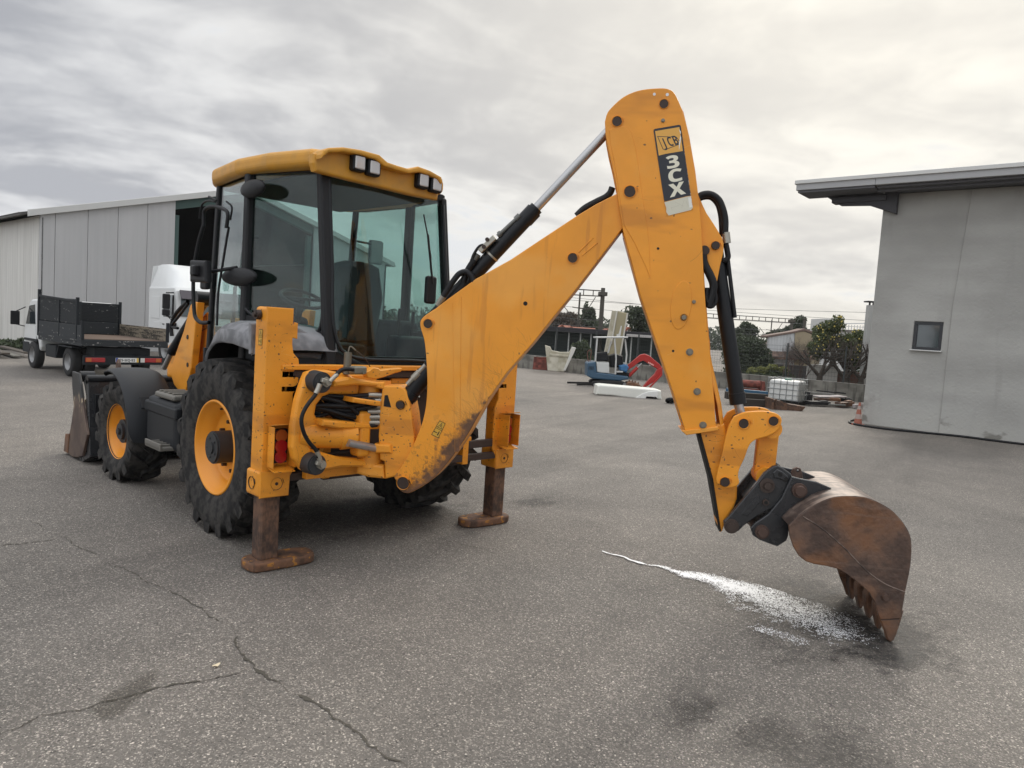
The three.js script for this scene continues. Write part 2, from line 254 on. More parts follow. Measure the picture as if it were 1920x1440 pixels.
crack([[-2.382,-.43],[-2.091,-.402],[-1.943,-.399]], 0.008, 5);
crack([[-2.031,-1.003],[-1.943,-.399],[-1.895,.002],[-1.863,.295],[-1.736,.981]], 0.006, 6);
crack([[.63,4.284],[.604,4.383],[.564,4.506],[.549,4.62]], 0.004, 7);
crack([[.45,.771],[.357,1.16],[.449,1.467],[.468,1.713]], 0.006, 8);
// stains and spills: sheets 4 mm up, cut by an opacity map
function spill(name, pts, y, color, rough, res, fn, label) {     // pts: two opposite corners [x, z]; fn(x, z) -> cover 0..1
  const [x0, x1] = [Math.min(...pts.map((p) => p[0])), Math.max(...pts.map((p) => p[0]))], [z0, z1] = [Math.min(...pts.map((p) => p[1])), Math.max(...pts.map((p) => p[1]))];
  const g = new THREE.PlaneGeometry(x1 - x0, z1 - z0); g.rotateX(-Math.PI / 2); g.translate((x0 + x1) / 2, y, (z0 + z1) / 2);
  const t = tex(res, res, (u, v) => { const e = Math.min(u, v, 1 - u, 1 - v); return e < 0.01 ? 0 : fn(x0 + u * (x1 - x0), z1 - v * (z1 - z0)); }, { one: true });
  const m = new THREE.MeshStandardMaterial({ color: lin(...color), roughness: rough, alphaMap: t, transparent: true });
  return part(name, g, m, ground, { uv: true, label });
}
const polyDist = (x, z, pl) => { let best = 1e9, at = 0; for (let i = 0; i < pl.length - 1; i++) { const [ax, az] = pl[i], [bx, bz] = pl[i + 1], dx = bx - ax, dz = bz - az, t = clamp(((x - ax) * dx + (z - az) * dz) / (dx * dx + dz * dz)); const d = Math.hypot(x - ax - t * dx, z - az - t * dz); if (d < best) { best = d; at = i + t; } } return [best, at / (pl.length - 1)]; };
{
  const c = [[1.198,2.04],[1.218,2.274],[1.247,2.475],[1.309,2.759],[1.346,3.04],[1.34,3.323],[1.268,3.613],[1.157,3.861]];
  const wd = [0.007, 0.012, 0.016, 0.10, 0.20, 0.32, 0.40, 0.26];
  const side = [[.784,3.576],[.811,3.681],[.804,3.813]];
  const cells = new Map(); const grain = (x, z, s) => { const a = Math.floor(x / s), b = Math.floor(z / s), k = a * 92821 + b * 68917; let v = cells.get(k); if (v === undefined) { v = rng(k)(); cells.set(k, v); } return v; };
  spill('paint_spill', [[c[0][0] - 0.6, c[0][1] - 0.35], [c[7][0] + 0.4, c[7][1] + 0.5]], 0.009, [0.78, 0.78, 0.78], 0.6, 1400, (x, z) => {
    const [d, t] = polyDist(x + 0.035 * vnoise(x * 9 + 5, z * 9), z + 0.035 * vnoise(x * 9, z * 9 + 40), c), k = t * 7, i = Math.min(6, Math.floor(k)), w = lerp(wd[i], wd[i + 1], k - i) * (1 + 0.35 * fbm(x * 9, z * 9, 3));
    const n = fbm(x * 38 + 10, z * 38 + 10, 3) * 0.8 + fbm(x * 12, z * 12, 2) * 0.3;
    let cover;
    if (t < 0.27) cover = d < w * (1 + 0.6 * fbm(x * 30, z * 30, 3)) ? 1 : 0;
    else { const lim = sstep(1.25, 0.0, d / w) * (1 - 0.42 * sstep(0.6, 1, t)); cover = (grain(x, z, 0.0055) * 0.7 + (n * 0.5 + 0.5) * 0.55) > 1.12 - lim * 0.80 && d < w * 1.4 ? 1 : 0; }
    const [d2] = polyDist(x, z, side); if (d2 < 0.09 && grain(x, z, 0.006) * 0.75 + (n * 0.5 + 0.5) * 0.4 > 0.7 + d2 * 3.6) cover = 1;
    return cover;
  }, 'speckled white paint spill');
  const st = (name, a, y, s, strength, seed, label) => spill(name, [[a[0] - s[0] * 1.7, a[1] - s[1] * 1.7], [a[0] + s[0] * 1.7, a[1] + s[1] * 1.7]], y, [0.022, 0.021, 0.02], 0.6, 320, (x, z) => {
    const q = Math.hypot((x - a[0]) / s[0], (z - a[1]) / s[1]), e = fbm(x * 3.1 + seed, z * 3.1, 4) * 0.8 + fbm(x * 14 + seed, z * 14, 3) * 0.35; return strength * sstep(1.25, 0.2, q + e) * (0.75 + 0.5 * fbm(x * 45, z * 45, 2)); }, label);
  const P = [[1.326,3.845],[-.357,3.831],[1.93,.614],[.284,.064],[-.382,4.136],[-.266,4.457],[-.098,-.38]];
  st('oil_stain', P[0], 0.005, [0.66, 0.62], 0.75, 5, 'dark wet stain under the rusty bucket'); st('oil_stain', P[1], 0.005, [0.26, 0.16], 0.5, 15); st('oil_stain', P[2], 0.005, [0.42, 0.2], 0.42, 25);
  st('oil_stain', P[4], 0.006, [0.3, 0.16], 0.4, 33); st('oil_stain', P[5], 0.005, [0.4, 0.2], 0.38, 38); st('oil_stain', P[3], 0.005, [0.9, 0.7], 0.35, 52);
  const pa = [[-2.312,2.148]][0];
  spill('asphalt_patch', [[pa[0] - 0.45, pa[1] - 0.3], [pa[0] + 0.45, pa[1] + 0.3]], 0.006, [0.085, 0.075, 0.058], 0.95, 360, (x, z) => { const a = rad(40), u = (x - pa[0]) * Math.cos(a) - (z - pa[1]) * Math.sin(a), v = (x - pa[0]) * Math.sin(a) + (z - pa[1]) * Math.cos(a); const q = Math.hypot(u / 0.20, v / 0.09) + 0.45 * fbm(x * 7, z * 7, 4); return sstep(1.05, 0.7, q) * 0.34; }, 'brownish repair patch on the crack');
}

// ---------------------------------------------------------------- the backhoe loader (x right, z to the rear, rear axle over the origin)
const BH = thing('backhoe_loader', 'yellow backhoe loader with raised digging arm and rusty bucket in the middle of the yard', 'backhoe loader');
const bf = { f: 37, at: [-0.3712, 0, 1.5000] };     // the plane of the digging arm: x along the arm, z towards its near side
const xf = { f: 0 }, zf = {};                  // side plane (x = machine z, z = machine -x) and rear plane
const P2 = (a, w) => [a[0], a[1], w];

// ---- wheels
function tyreGeometry(R, rimR, W, lugs, lugH) {
  const h = W / 2, c = lathe([[rimR - 0.02, -h * 0.7], [rimR + 0.01, -h * 0.82], [rimR + 0.05, -h * 0.93], [(R + rimR) / 2, -h], [R - lugH - 0.06, -h * 0.97], [R - lugH - 0.015, -h * 0.84], [R - lugH, -h * 0.5], [R - lugH, 0], [R - lugH, h * 0.5], [R - lugH - 0.015, h * 0.84], [R - lugH - 0.06, h * 0.97], [(R + rimR) / 2, h], [rimR + 0.05, h * 0.93], [rimR + 0.01, h * 0.82], [rimR - 0.02, h * 0.7]], 'x', 72);
  const gs = [c]; const rr = rng(lugs);
  for (const s of [-1, 1]) for (let k = 0; k < lugs; k++) {
    const a0 = (k + (s > 0 ? 0.5 : 0)) / lugs * Math.PI * 2 + (rr() - 0.5) * 0.03, st = [], n = 7, pitch = Math.PI * 2 / lugs, wear = 0.9 + rr() * 0.16;
    for (let i = 0; i <= n; i++) {
      const t = i / n, over = t > 0.86; const x = s * (-0.02 + Math.min(1, t / 0.86) * (h * 0.965 + 0.02)); const ang = a0 + Math.pow(t, 0.85) * pitch * 0.95;
      const base = over ? R - lugH - 0.075 : R - lugH - 0.03 * Math.pow(Math.abs(x) / h, 3) - 0.004, top = over ? R - lugH - 0.055 : R - 0.012 * Math.pow(Math.abs(x) / h, 2) - (1 - wear) * 0.06; const wb = 0.05 + 0.012 * t, wt = wb * 0.66;
      const xo = over ? s * h * 0.99 : x;
      const p = (r, w, xx) => { const q = ang + w / R; return [xx, r * Math.cos(q), r * Math.sin(q)]; };
      st.push([p(base, -wb, xo), p(top, -wt, over ? s * h * 0.995 : x), p(top, wt, over ? s * h * 0.995 : x), p(base, wb, xo)]);
    }
    const pos = []; const quad = (a, b, c2, d) => [a, b, c2, a, c2, d].forEach((q) => pos.push(...q));
    for (let i = 0; i < n; i++) for (let j = 0; j < 3; j++) quad(st[i][j], st[i][j + 1], st[i + 1][j + 1], st[i + 1][j]);
    quad(st[0][0], st[0][3], st[0][2], st[0][1]); quad(...st[n]);
    const g = new THREE.BufferGeometry(); g.setAttribute('position', new THREE.Float32BufferAttribute(pos, 3)); g.computeVertexNormals(); g.setAttribute('uv', new THREE.Float32BufferAttribute(new Float32Array(pos.length / 3 * 2), 2)); gs.push(g);
  }
  gs.push(lathe([[R * 0.8, -h * 1.005], [R * 0.805, -h * 1.02], [R * 0.815, -h * 1.005]], 'x', 60));
  return join(gs);
}
function wheel(x, y, z, out, spec, turn = 0) {
  const w = new THREE.Group(); w.name = 'wheel'; w.position.set(x, y, z); w.rotation.y = (out > 0 ? 0 : Math.PI) + turn; BH.add(w);    // local +x faces outwards
  part('tyre', spec.tyre, M.rubber, w); part('rim', spec.rim, M.rimPaint, w); part('hub', spec.hub, M.hub, w); part('wheel_nut', spec.nuts, M.pin, w); return w;
}
const rearSpec = (() => {
  const W = 0.43, f = 0.185;
  const rim = lathe([[0.362, f - 0.03], [0.368, f - 0.012], [0.362, f], [0.345, f], [0.338, f - 0.03], [0.325, f - 0.035], [0.305, f - 0.075], [0.285, f - 0.085], [0.275, f - 0.12], [0.262, f - 0.135], [0.20, f - 0.15], [0.12, f - 0.15], [0.05, f - 0.15], [0.05, -f], [0.3, -f], [0.36, -f]], 'x', 64);
  const hub = [bar([f - 0.16, 0, 0], [f + 0.005, 0, 0], 0.125, 40), bar([f, 0, 0], [f + 0.018, 0, 0], 0.112, 40), bar([f + 0.01, 0, 0], [f + 0.03, 0, 0], 0.045, 24)]; for (let k = 0; k < 5; k++) { const a = k * 1.2566 + 0.4; hub.push(box(f + 0.02, Math.cos(a) * 0.075, Math.sin(a) * 0.075, 0.014, 0.02, 0.02)); }
  const nuts = []; for (let k = 0; k < 8; k++) { const a = k * 0.785 + 0.2; nuts.push(bar([f - 0.15, Math.cos(a) * 0.19, Math.sin(a) * 0.19], [f - 0.115, Math.cos(a) * 0.19, Math.sin(a) * 0.19], 0.016, 6)); }
  nuts.push(bar([f - 0.1, 0.29, 0.02], [f - 0.05, 0.292, 0.02], 0.008, 8));
  return { tyre: tyreGeometry(0.69, 0.355, W, 19, 0.036), rim, hub, nuts };
})();
const frontSpec = (() => {
  const W = 0.36, f = 0.135;
  const rim = lathe([[0.272, f - 0.03], [0.285, f - 0.012], [0.279, f], [0.263, f], [0.256, f - 0.03], [0.243, f - 0.035], [0.23, f - 0.09], [0.215, f - 0.10], [0.19, f - 0.15], [0.10, f - 0.15], [0.04, f - 0.15], [0.04, -f], [0.2, -f], [0.28, -f]], 'x', 56);
  const hub = [bar([f - 0.16, 0, 0], [f - 0.045, 0, 0], 0.115, 32), bar([f - 0.05, 0, 0], [f - 0.02, 0, 0], 0.08, 28), bar([f - 0.03, 0, 0], [f, 0, 0], 0.035, 20)];
  const nuts = []; for (let k = 0; k < 8; k++) { const a = k * 0.785; nuts.push(bar([f - 0.15, Math.cos(a) * 0.15, Math.sin(a) * 0.15], [f - 0.12, Math.cos(a) * 0.15, Math.sin(a) * 0.15], 0.012, 6)); }
  return { tyre: tyreGeometry(0.495, 0.275, W, 15, 0.034), rim, hub, nuts };
})();
wheel(-1.05 + 0.185, 0.667, 0, -1, rearSpec); wheel(1.05 - 0.185, 0.667, 0, 1, rearSpec);
wheel(-1.073 + 0.135, 0.477, -2.167, -1, frontSpec, 0.05); wheel(1.073 - 0.135, 0.477, -2.167, 1, frontSpec, 0.05);

// ---- chassis and axles
part('chassis', [box(-0.36, 0.72, -0.85, 0.1, 0.26, 3.2), box(0.36, 0.72, -0.85, 0.1, 0.26, 3.2), box(0, 0.62, 0.2, 0.62, 0.3, 0.8, 0.03), box(0, 0.75, -1.6, 0.6, 0.4, 1.2, 0.02)], M.frameDark, BH);
part('axle', [bar([-0.8, 0.667, 0], [0.8, 0.667, 0], 0.11, 20), lathe([[0.02, -0.2], [0.18, -0.14], [0.24, 0], [0.18, 0.14], [0.02, 0.2]], 'x', 24).translate(0, 0.66, 0)], M.frameDark, BH);
part('axle', [bar([-0.85, 0.477, -2.167], [0.85, 0.477, -2.167], 0.085, 20), box(0, 0.5, -2.167, 0.4, 0.24, 0.3, 0.05)], M.frameDark, BH);
part('engine_hood', [slab([[-2.75, 0.95], [-0.95, 0.95], [-0.95, 1.55], [-2.5, 1.42], [-2.75, 1.3]], -0.42, 0.42, { b: 0.04, seg: 3 }).rotateY(-Math.PI / 2)], M.paint, BH);
// left side: fuel tank, steps, front mudguard
part('fuel_tank', [box(-0.80, 0.70, -1.12, 0.5, 0.44, 0.72, 0.06), box(-1.03, 0.82, -1.12, 0.06, 0.10, 0.74, 0.02)], M.plasticDark, BH);
part('fuel_tank', [box(0.82, 0.82, -1.12, 0.5, 0.52, 0.72, 0.07)], M.plasticDark, BH);
const stepMat = std([0.17, 0.16, 0.14], 0.6, 0.3);
part('step', [box(-1.03, 0.52, -1.0, 0.24, 0.035, 0.36, 0.01), box(-1.14, 0.54, -1.0, 0.02, 0.05, 0.36), ...[-1.12, -1.04, -0.96, -0.88].map((z) => box(-1.03, 0.545, z, 0.2, 0.02, 0.025))], stepMat, BH);
part('step', [box(-0.92, 0.945, -1.05, 0.26, 0.05, 0.44, 0.02), ...[-1.2, -1.1, -1.0, -0.9].map((z) => box(-0.92, 0.975, z, 0.22, 0.02, 0.03))], stepMat, BH);
function arcFender(x0, x1, cy, cz, R, a0, a1, mat, dome) {
  const rows = [], n = 26; for (let i = 0; i <= n; i++) { const a = rad(lerp(a0, a1, i / n)), r = []; const endT = Math.min(i, n - i) / 3; const inset = endT < 1 ? 0.05 * (1 - endT) * (1 - endT) : 0; for (let j = 0; j <= 10; j++) { const t = j / 10, k = Math.pow(Math.abs(t * 2 - 1), 4); r.push([lerp(x0 + inset, x1 - inset, t), cy + Math.sin(a) * (R - dome * k), cz + Math.cos(a) * (R - dome * k)]); } rows.push(r); }
  const inner = rows.map((r) => r.map((p) => { const dy = p[1] - cy, dz = p[2] - cz, L = Math.hypot(dy, dz); return [p[0], p[1] - dy / L * 0.012, p[2] - dz / L * 0.012]; }));
  return [sheet(rows), sheet(inner.map((r) => [...r].reverse())), sheet([rows[0], inner[0]]), sheet([inner[n], rows[n]]), sheet([rows.map((r) => r[0]), inner.map((r) => r[0])]), sheet([inner.map((r) => r[10]), rows.map((r) => r[10])])];
}
const mg = part('mudguard', arcFender(-1.16, -0.74, 0.5, -2.15, 0.60, 118, -4, M.black, 0.03), M.plasticDark, BH);
part('mudguard_panel', [box(0, 0, 0, 0.20, 0.12, 0.014, 0.004).rotateX(-rad(32)).translate(-0.94, 0.5 + 0.598 * Math.sin(rad(32)), -2.15 + 0.598 * Math.cos(rad(32)))], M.plasticDark, mg);
part('mudguard', arcFender(0.74, 1.16, 0.5, -2.15, 0.60, 118, -4, M.black, 0.03), M.plasticDark, BH);

// ---- rear mudguards
function rearFender(s) {
  const prof = [[-0.55, 1.30], [-0.50, 1.40], [-0.40, 1.48], [-0.25, 1.55], [-0.05, 1.595], [0.2, 1.62], [0.45, 1.625], [0.68, 1.60], [0.82, 1.55], [0.86, 1.46]];
  const rows = prof.map((p, i) => { const n = prof[Math.min(i + 1, prof.length - 1)], o = prof[Math.max(0, i - 1)]; let ny = n[0] - o[0], nz = -(n[1] - o[1]); const L = Math.hypot(ny, nz); ny /= L; nz /= L; const at = (x, d) => [s * x, p[1] - ny * d, p[0] - nz * d]; const dp = 0.03 + 0.10 * sstep(0, 5, i) * (i > 7 ? 1 - (i - 7) * 0.2 : 1), e = lerp(0.93, 1.15, sstep(-0.6, 0.45, p[0])); return [at(0.55, -0.02), at(e * 0.7, -0.035), at(e - 0.15, -0.025), at(e - 0.06, 0), at(e - 0.015, 0.04), at(e, dp), at(e - 0.02, dp + 0.012), at(e - 0.06, 0.06), at(e * 0.7, 0.02), at(0.55, 0.02)]; });
  const skin = (q) => sheet(s < 0 ? q : q.map((r) => [...r].reverse())); return [skin(rows.map((r) => r.slice(0, 7))), skin(rows.map((r) => r.slice(6)))];
}
for (const s of [-1, 1]) { const [a, b] = rearFender(s), f = part('mudguard', a, M.plasticGrey, BH, { label: 'scuffed grey rear mudguard' }); part('mudguard_shaded_underside', b, M.frameDark, f); }  // underside of the grey guard, coloured dark for the shade inside the arch
part('mudguard_end', [slab([[-1.173,1.639],[-1.042,1.657],[-.864,1.641],[-.781,1.611],[-.696,1.573],[-.599,1.527],[-.586,1.4],[-.688,1.413],[-.87,1.422],[-1.165,1.434]], 0.76, 0.80, { b: 0.012, seg: 2 })], M.plasticGrey, BH);
part('wheel_arch', [box(-0.53, 1.2, 0.12, 0.04, 0.86, 1.42), box(0.53, 1.2, 0.12, 0.04, 0.86, 1.42), box(-0.74, 1.17, -0.53, 0.38, 0.46, 0.03, 0.004), box(0.74, 1.17, -0.53, 0.38, 0.46, 0.03, 0.004)], M.plasticDark, BH);

// ---- cab
const cabPt = { A: [-0.70, 2.80, -0.86], a: [-0.70, 1.0, -1.0], B: [-0.80, 2.80, -0.08], b: [-0.80, 1.0, -0.08], R: [-0.60, 2.78, 0.65], r: [-0.60, 1.47, 0.84], S: [0.535, 2.76, 0.62], s: [0.54, 1.46, 0.81], C: [0.74, 2.80, -0.08], c: [0.74, 1.0, -0.08], D: [0.66, 2.80, -0.86], d: [0.66, 1.0, -1.0] };
const onLine = (p, q, y) => { const t = (y - p[1]) / (q[1] - p[1]); return [lerp(p[0], q[0], t), y, lerp(p[2], q[2], t)]; };
const bMid = onLine(cabPt.B, cabPt.b, 1.66), cMid = onLine(cabPt.C, cabPt.c, 1.66);
const cab = new THREE.Group(); cab.name = 'cab'; BH.add(cab);
part('cab_frame', [beam(cabPt.a, cabPt.A, 0.05, 0.06, 0.015), beam(cabPt.b, cabPt.B, 0.07, 0.085, 0.02), beam(onLine(cabPt.R, cabPt.r, 1.30), cabPt.R, 0.085, 0.075, 0.02), beam(onLine(cabPt.S, cabPt.s, 1.30), cabPt.S, 0.06, 0.075, 0.02), beam(cabPt.c, cabPt.C, 0.07, 0.085, 0.02), beam(cabPt.d, cabPt.D, 0.05, 0.06, 0.015),
  beam(cabPt.A, cabPt.B, 0.06, 0.07, 0.01), beam(cabPt.B, cabPt.R, 0.06, 0.07, 0.01), beam(cabPt.R, cabPt.S, 0.06, 0.06, 0.01), beam(cabPt.S, cabPt.C, 0.06, 0.06, 0.01), beam(cabPt.C, cabPt.D, 0.06, 0.07, 0.01), beam(cabPt.A, cabPt.D, 0.06, 0.07, 0.01),
  beam(bMid, onLine(cabPt.R, cabPt.r, 1.57), 0.05, 0.07, 0.01), beam(cMid, onLine(cabPt.S, cabPt.s, 1.57), 0.05, 0.07, 0.01), beam(cabPt.a, cabPt.b, 0.05, 0.06, 0.01), beam(cabPt.c, cabPt.d, 0.05, 0.06, 0.01)], M.black, cab);
part('cab_panel', [pane([[-0.805, 1.0, -0.08], [-0.62, 1.3, 0.86], onLine(cabPt.R, cabPt.r, 1.57), bMid], 0.03), pane([[0.745, 1.0, -0.08], [0.60, 1.3, 0.86], onLine(cabPt.S, cabPt.s, 1.57), cMid], 0.03), slab([[-.635,1.541],[-.509,1.467],[-.323,1.388],[-.13,1.354],[.073,1.339],[.285,1.336],[.45,1.35],[.517,1.377],[.523,1.288],[.289,1.271],[-.126,1.293],[-.412,1.336],[-.623,1.389]], 0.80, 0.86, { b: 0.015, seg: 2 }), box(0, 1.36, 0.82, 1.1, 0.16, 0.03), box(0, 1.15, 0.45, 1.2, 0.3, 0.75), box(0, 0.95, -0.3, 1.5, 0.12, 1.4)], M.plasticDark, cab);
// glazing: door, rear quarter and curved rear window, front and right side
const inset = (p, k) => { const c = [0, 1, 2].map((i) => (p[0][i] + p[1][i] + p[2][i] + p[3][i]) / 4); return p.map((q) => q.map((v, i) => lerp(v, c[i], k))); };
part('window', pane(inset([cabPt.a, cabPt.b, cabPt.B, cabPt.A], 0.02)), M.glassClear, cab);
part('window', pane(inset([bMid, onLine(cabPt.R, cabPt.r, 1.58), cabPt.R, cabPt.B], 0.02)), M.glass, cab);
{
  const rows = []; for (let i = 0; i <= 8; i++) { const y = lerp(1.44, 2.745, i / 8), L = onLine(cabPt.R, cabPt.r, y), Rr = onLine(cabPt.S, cabPt.s, y), r = []; for (let j = 0; j <= 10; j++) { const t = j / 10, bow = 0.05 * (1 - Math.pow(t * 2 - 1, 2)); r.push([lerp(L[0] + 0.03, Rr[0] - 0.02, t), y, lerp(L[2], Rr[2], t) + bow + 0.01]); } rows.push(r); }
  const back = rows.map((r) => r.map((p) => [p[0], p[1], p[2] - 0.006]).reverse());
  part('window', [sheet(rows), sheet(back)], M.glass, cab);
}
part('window', pane(inset([cabPt.d, cabPt.c, cabPt.C, cabPt.D], 0.02)), M.glass, cab);
part('window', pane(inset([cMid, onLine(cabPt.S, cabPt.s, 1.58), cabPt.S, cabPt.C], 0.02)), M.glass, cab);
part('window', pane(inset([[-0.70, 1.25, -1.0], [0.62, 1.25, -1.0], cabPt.D, cabPt.A], 0.02)), M.glassClear, cab);
// black rubber round the quarter and rear panes
part('window_seal', [tube([onLine(cabPt.B, cabPt.b, 2.72), [-0.815, 2.2, -0.055], [-0.815, 1.74, -0.055]], 0.014), tube([[-0.815, 1.74, -0.055], [-0.79, 1.69, 0.03], [-0.66, 1.6, 0.63], [-0.635, 1.6, 0.745], [-0.622, 1.7, 0.77], [-0.615, 2.3, 0.70], [-0.62, 2.72, 0.63]], 0.016), tube([[-0.57, 2.70, 0.69], [-0.57, 2.1, 0.78], [-0.57, 1.6, 0.86], [-0.5, 1.46, 0.895], [0, 1.42, 0.93], [0.45, 1.45, 0.885], [0.51, 1.6, 0.84], [0.51, 2.2, 0.75], [0.51, 2.7, 0.67]], 0.014)], M.blackSatin, cab);
for (const [x, y, w, h] of [[474, 354, 0.19, 0.07], [446, 519, 0.30, 0.072]]) { const q = x > 460 ? [[.052,2.644]][0] : [[-.131,1.982]][0]; const e = lathe([[0.001, 0.02], [0.5, 0.018], [0.92, 0.006], [1, -0.012], [0.9, -0.02], [0.001, -0.02]], 'z', 28); e.scale(w, h, 1.3); e.translate(q[0], q[1], 0.85); part('door_hinge', [e, box(q[0], q[1], 0.83, 0.06, 0.05, 0.06)], M.black, cab, xf); }
// roof with rear visor and work lights
const roof = part('roof', [slab([[-0.42, -1.08], [0.42, -1.08], [0.66, -0.98], [0.76, -0.8], [0.80, -0.2], [0.70, 0.2], [0.52, 0.58], [0.46, 0.72], [-0.60, 0.76], [-0.73, 0.68], [-0.84, 0.25], [-0.875, -0.2], [-0.80, -0.8], [-0.72, -0.98]].map((p) => [p[0], -p[1]]), 2.765, 2.90, { b: 0.05, seg: 5 }).rotateX(-Math.PI / 2),
  slab([[-.751,2.776],[-.75,2.842],[-.701,2.863],[-.643,2.89],[-.524,2.92],[-.377,2.933],[-.237,2.928],[-.163,2.893],[-.051,2.892],[.056,2.885],[.157,2.921],[.253,2.911],[.375,2.885],[.388,2.849],[.371,2.707],[.114,2.702],[-.19,2.709],[-.473,2.714],[-.668,2.72],[-.731,2.722]], 0.70, 0.775, { b: 0.02, seg: 3 }),
  slab([[-.735,2.827],[-.72,2.859],[-.679,2.884],[-.561,2.914],[-.416,2.926],[-.26,2.924],[-.186,2.887],[-.094,2.88],[.011,2.877],[.1,2.913],[.216,2.904],[.331,2.877],[.35,2.841],[.335,2.821],[.295,2.855],[.208,2.868],[.114,2.872],[.013,2.842],[-.101,2.843],[-.213,2.851],[-.285,2.884],[-.414,2.891],[-.56,2.881],[-.678,2.852],[-.709,2.822],[-.733,2.802]], 0.60, 0.855, { b: 0.012, seg: 2 })], M.roof, BH);
part('headliner', [box(-0.06, 2.765, -0.17, 1.16, 0.04, 1.5)], M.interior, roof);
for (const [x, y] of [[670.5, 306], [698.5, 315], [790.5, 339], [815, 347]]) {
  const q = { 670.5: [[-.41,2.838]][0], 698.5: [[-.281,2.83]][0], 790.5: [[.177,2.822]][0], 815: [[.309,2.814]][0] }[x];
  const l = part('work_light', [box(q[0], q[1], 0.80, 0.115, 0.125, 0.07, 0.02)], M.black, roof);
  part('light_lens', [box(q[0], q[1], 0.828, 0.085, 0.095, 0.026, 0.01)], M.lampGlass, l);
}
// cab interior
part('driver_seat', [slab([[-.215,2.147],[-.093,2.186],[.14,2.185],[.223,2.154],[.277,1.901],[.209,1.488],[-.132,1.522]], 0.12, 0.25, { b: 0.05, seg: 4 }), box(-0.03, 1.42, -0.12, 0.5, 0.16, 0.5, 0.05), box(-0.03, 1.2, -0.1, 0.3, 0.3, 0.3)], M.seat, cab);
part('seat_cover', [slab([[-.081,2.182],[.042,2.187],[.166,1.533],[-.085,1.525]], 0.245, 0.265, { b: 0.008 })], M.interior, cab);
part('steering_wheel', [(() => { const g = new THREE.TorusGeometry(0.19, 0.016, 10, 40); g.rotateX(-1.15); g.translate(-0.05, 1.86, -0.56); return g; })(), bar([-0.05, 1.86, -0.56], [-0.05, 1.45, -0.72], 0.03), bar([-0.22, 1.86, -0.56], [0.12, 1.86, -0.56], 0.014)], M.black, cab);
part('dashboard', [box(0.0, 1.38, -0.82, 1.0, 0.36, 0.22, 0.06), box(-0.05, 1.6, -0.78, 0.34, 0.2, 0.16, 0.05), box(0.5, 1.55, -0.1, 0.2, 0.35, 0.9, 0.05), bar([-0.18, 1.7, -0.62], [-0.34, 1.78, -0.55], 0.012)], M.interior, cab);
part('control_lever', [bar([0.2, 1.4, 0.55], [0.24, 1.82, 0.52], 0.014), bar([0.34, 1.4, 0.55], [0.38, 1.8, 0.52], 0.014), box(0.3, 1.45, 0.55, 0.3, 0.3, 0.2, 0.04), bar([-0.2, 1.5, -0.45], [-0.28, 1.75, -0.4], 0.012)], M.black, cab);
part('grab_rail', [tube([[-0.72, 2.3, -0.1], [-0.73, 2.28, -0.3], [-0.7, 1.9, -0.5], [-0.7, 1.6, -0.52]], 0.016)], M.black, cab);
// mirrors, guard rails, wiper
const rail = [[-.639,2.397],[-.735,2.249],[-.815,1.995],[-.788,1.732],[-.753,1.644],[-.651,1.603],[-.471,1.606]]; const rail2 = [[-.639,2.389],[-.638,2.509],[-.535,2.537],[-.281,2.504],[-.191,2.463],[-.206,2.35]];
part('guard_rail', [tube(rail.map((p) => P2(p, 0.92)), 0.016, 10), tube(rail2.map((p) => P2(p, 0.92)), 0.015, 10), tube([[-.207,2.362],[-.242,2.261],[-.304,2.054],[-.358,1.865],[-.366,1.588]].map((p) => P2(p, 0.9)), 0.010, 8), tube([[-.406,2.578],[-.552,2.619]].map((p) => P2(p, 0.92)), 0.010, 8), tube([[-.425,2.571],[-.591,2.588],[-.685,2.564],[-.722,2.498],[-.73,2.455]].map((p) => P2(p, 0.92)), 0.009, 8), tube([[-.359,2.577],[-.257,2.523],[-.278,2.425]].map((p) => P2(p, 0.86)), 0.008, 8)], M.black, BH, xf);
const mir = [[-.682,2.105],[-.376,2.095],[-.352,1.923],[-.668,1.927]];
part('mirror', [slab(mir, 0.95, 1.01, { b: 0.02, seg: 3 }), box((mir[0][0] + mir[1][0]) / 2 + 0.02, (mir[0][1] + mir[2][1]) / 2, 1.03, 0.09, 0.09, 0.06, 0.02), bar([mir[1][0] - 0.1, mir[0][1] - 0.1, 0.96], [mir[1][0] + 0.2, mir[0][1] - 0.05, 0.84], 0.014)], M.black, BH, xf);
part('mirror', [box(-0.80, 1.98, -0.86, 0.05, 0.20, 0.14, 0.02)], M.black, BH);
const mirR = part('mirror', [box(1.04, 2.42, -1.05, 0.17, 0.25, 0.05, 0.024), bar([0.72, 2.5, -0.98], [1.04, 2.5, -1.06], 0.012)], M.black, BH);
part('mirror_glass', [box(1.04, 2.42, -1.021, 0.145, 0.22, 0.006, 0.002)], std([0.2, 0.21, 0.2], 0.15, 0.6), mirR);
const wq = [[.169,2.557],[.201,2.405],[.246,2.224],[.276,2.03]]; part('wiper', [tube([P2(wq[0], 0.86), P2(wq[1], 0.88), P2(wq[2], 0.885)], 0.006), bar(P2(wq[1], 0.885), P2(wq[3], 0.885), 0.009), box(wq[3][0], wq[3][1] - 0.05, 0.86, 0.10, 0.22, 0.05, 0.02)], M.black, cab);

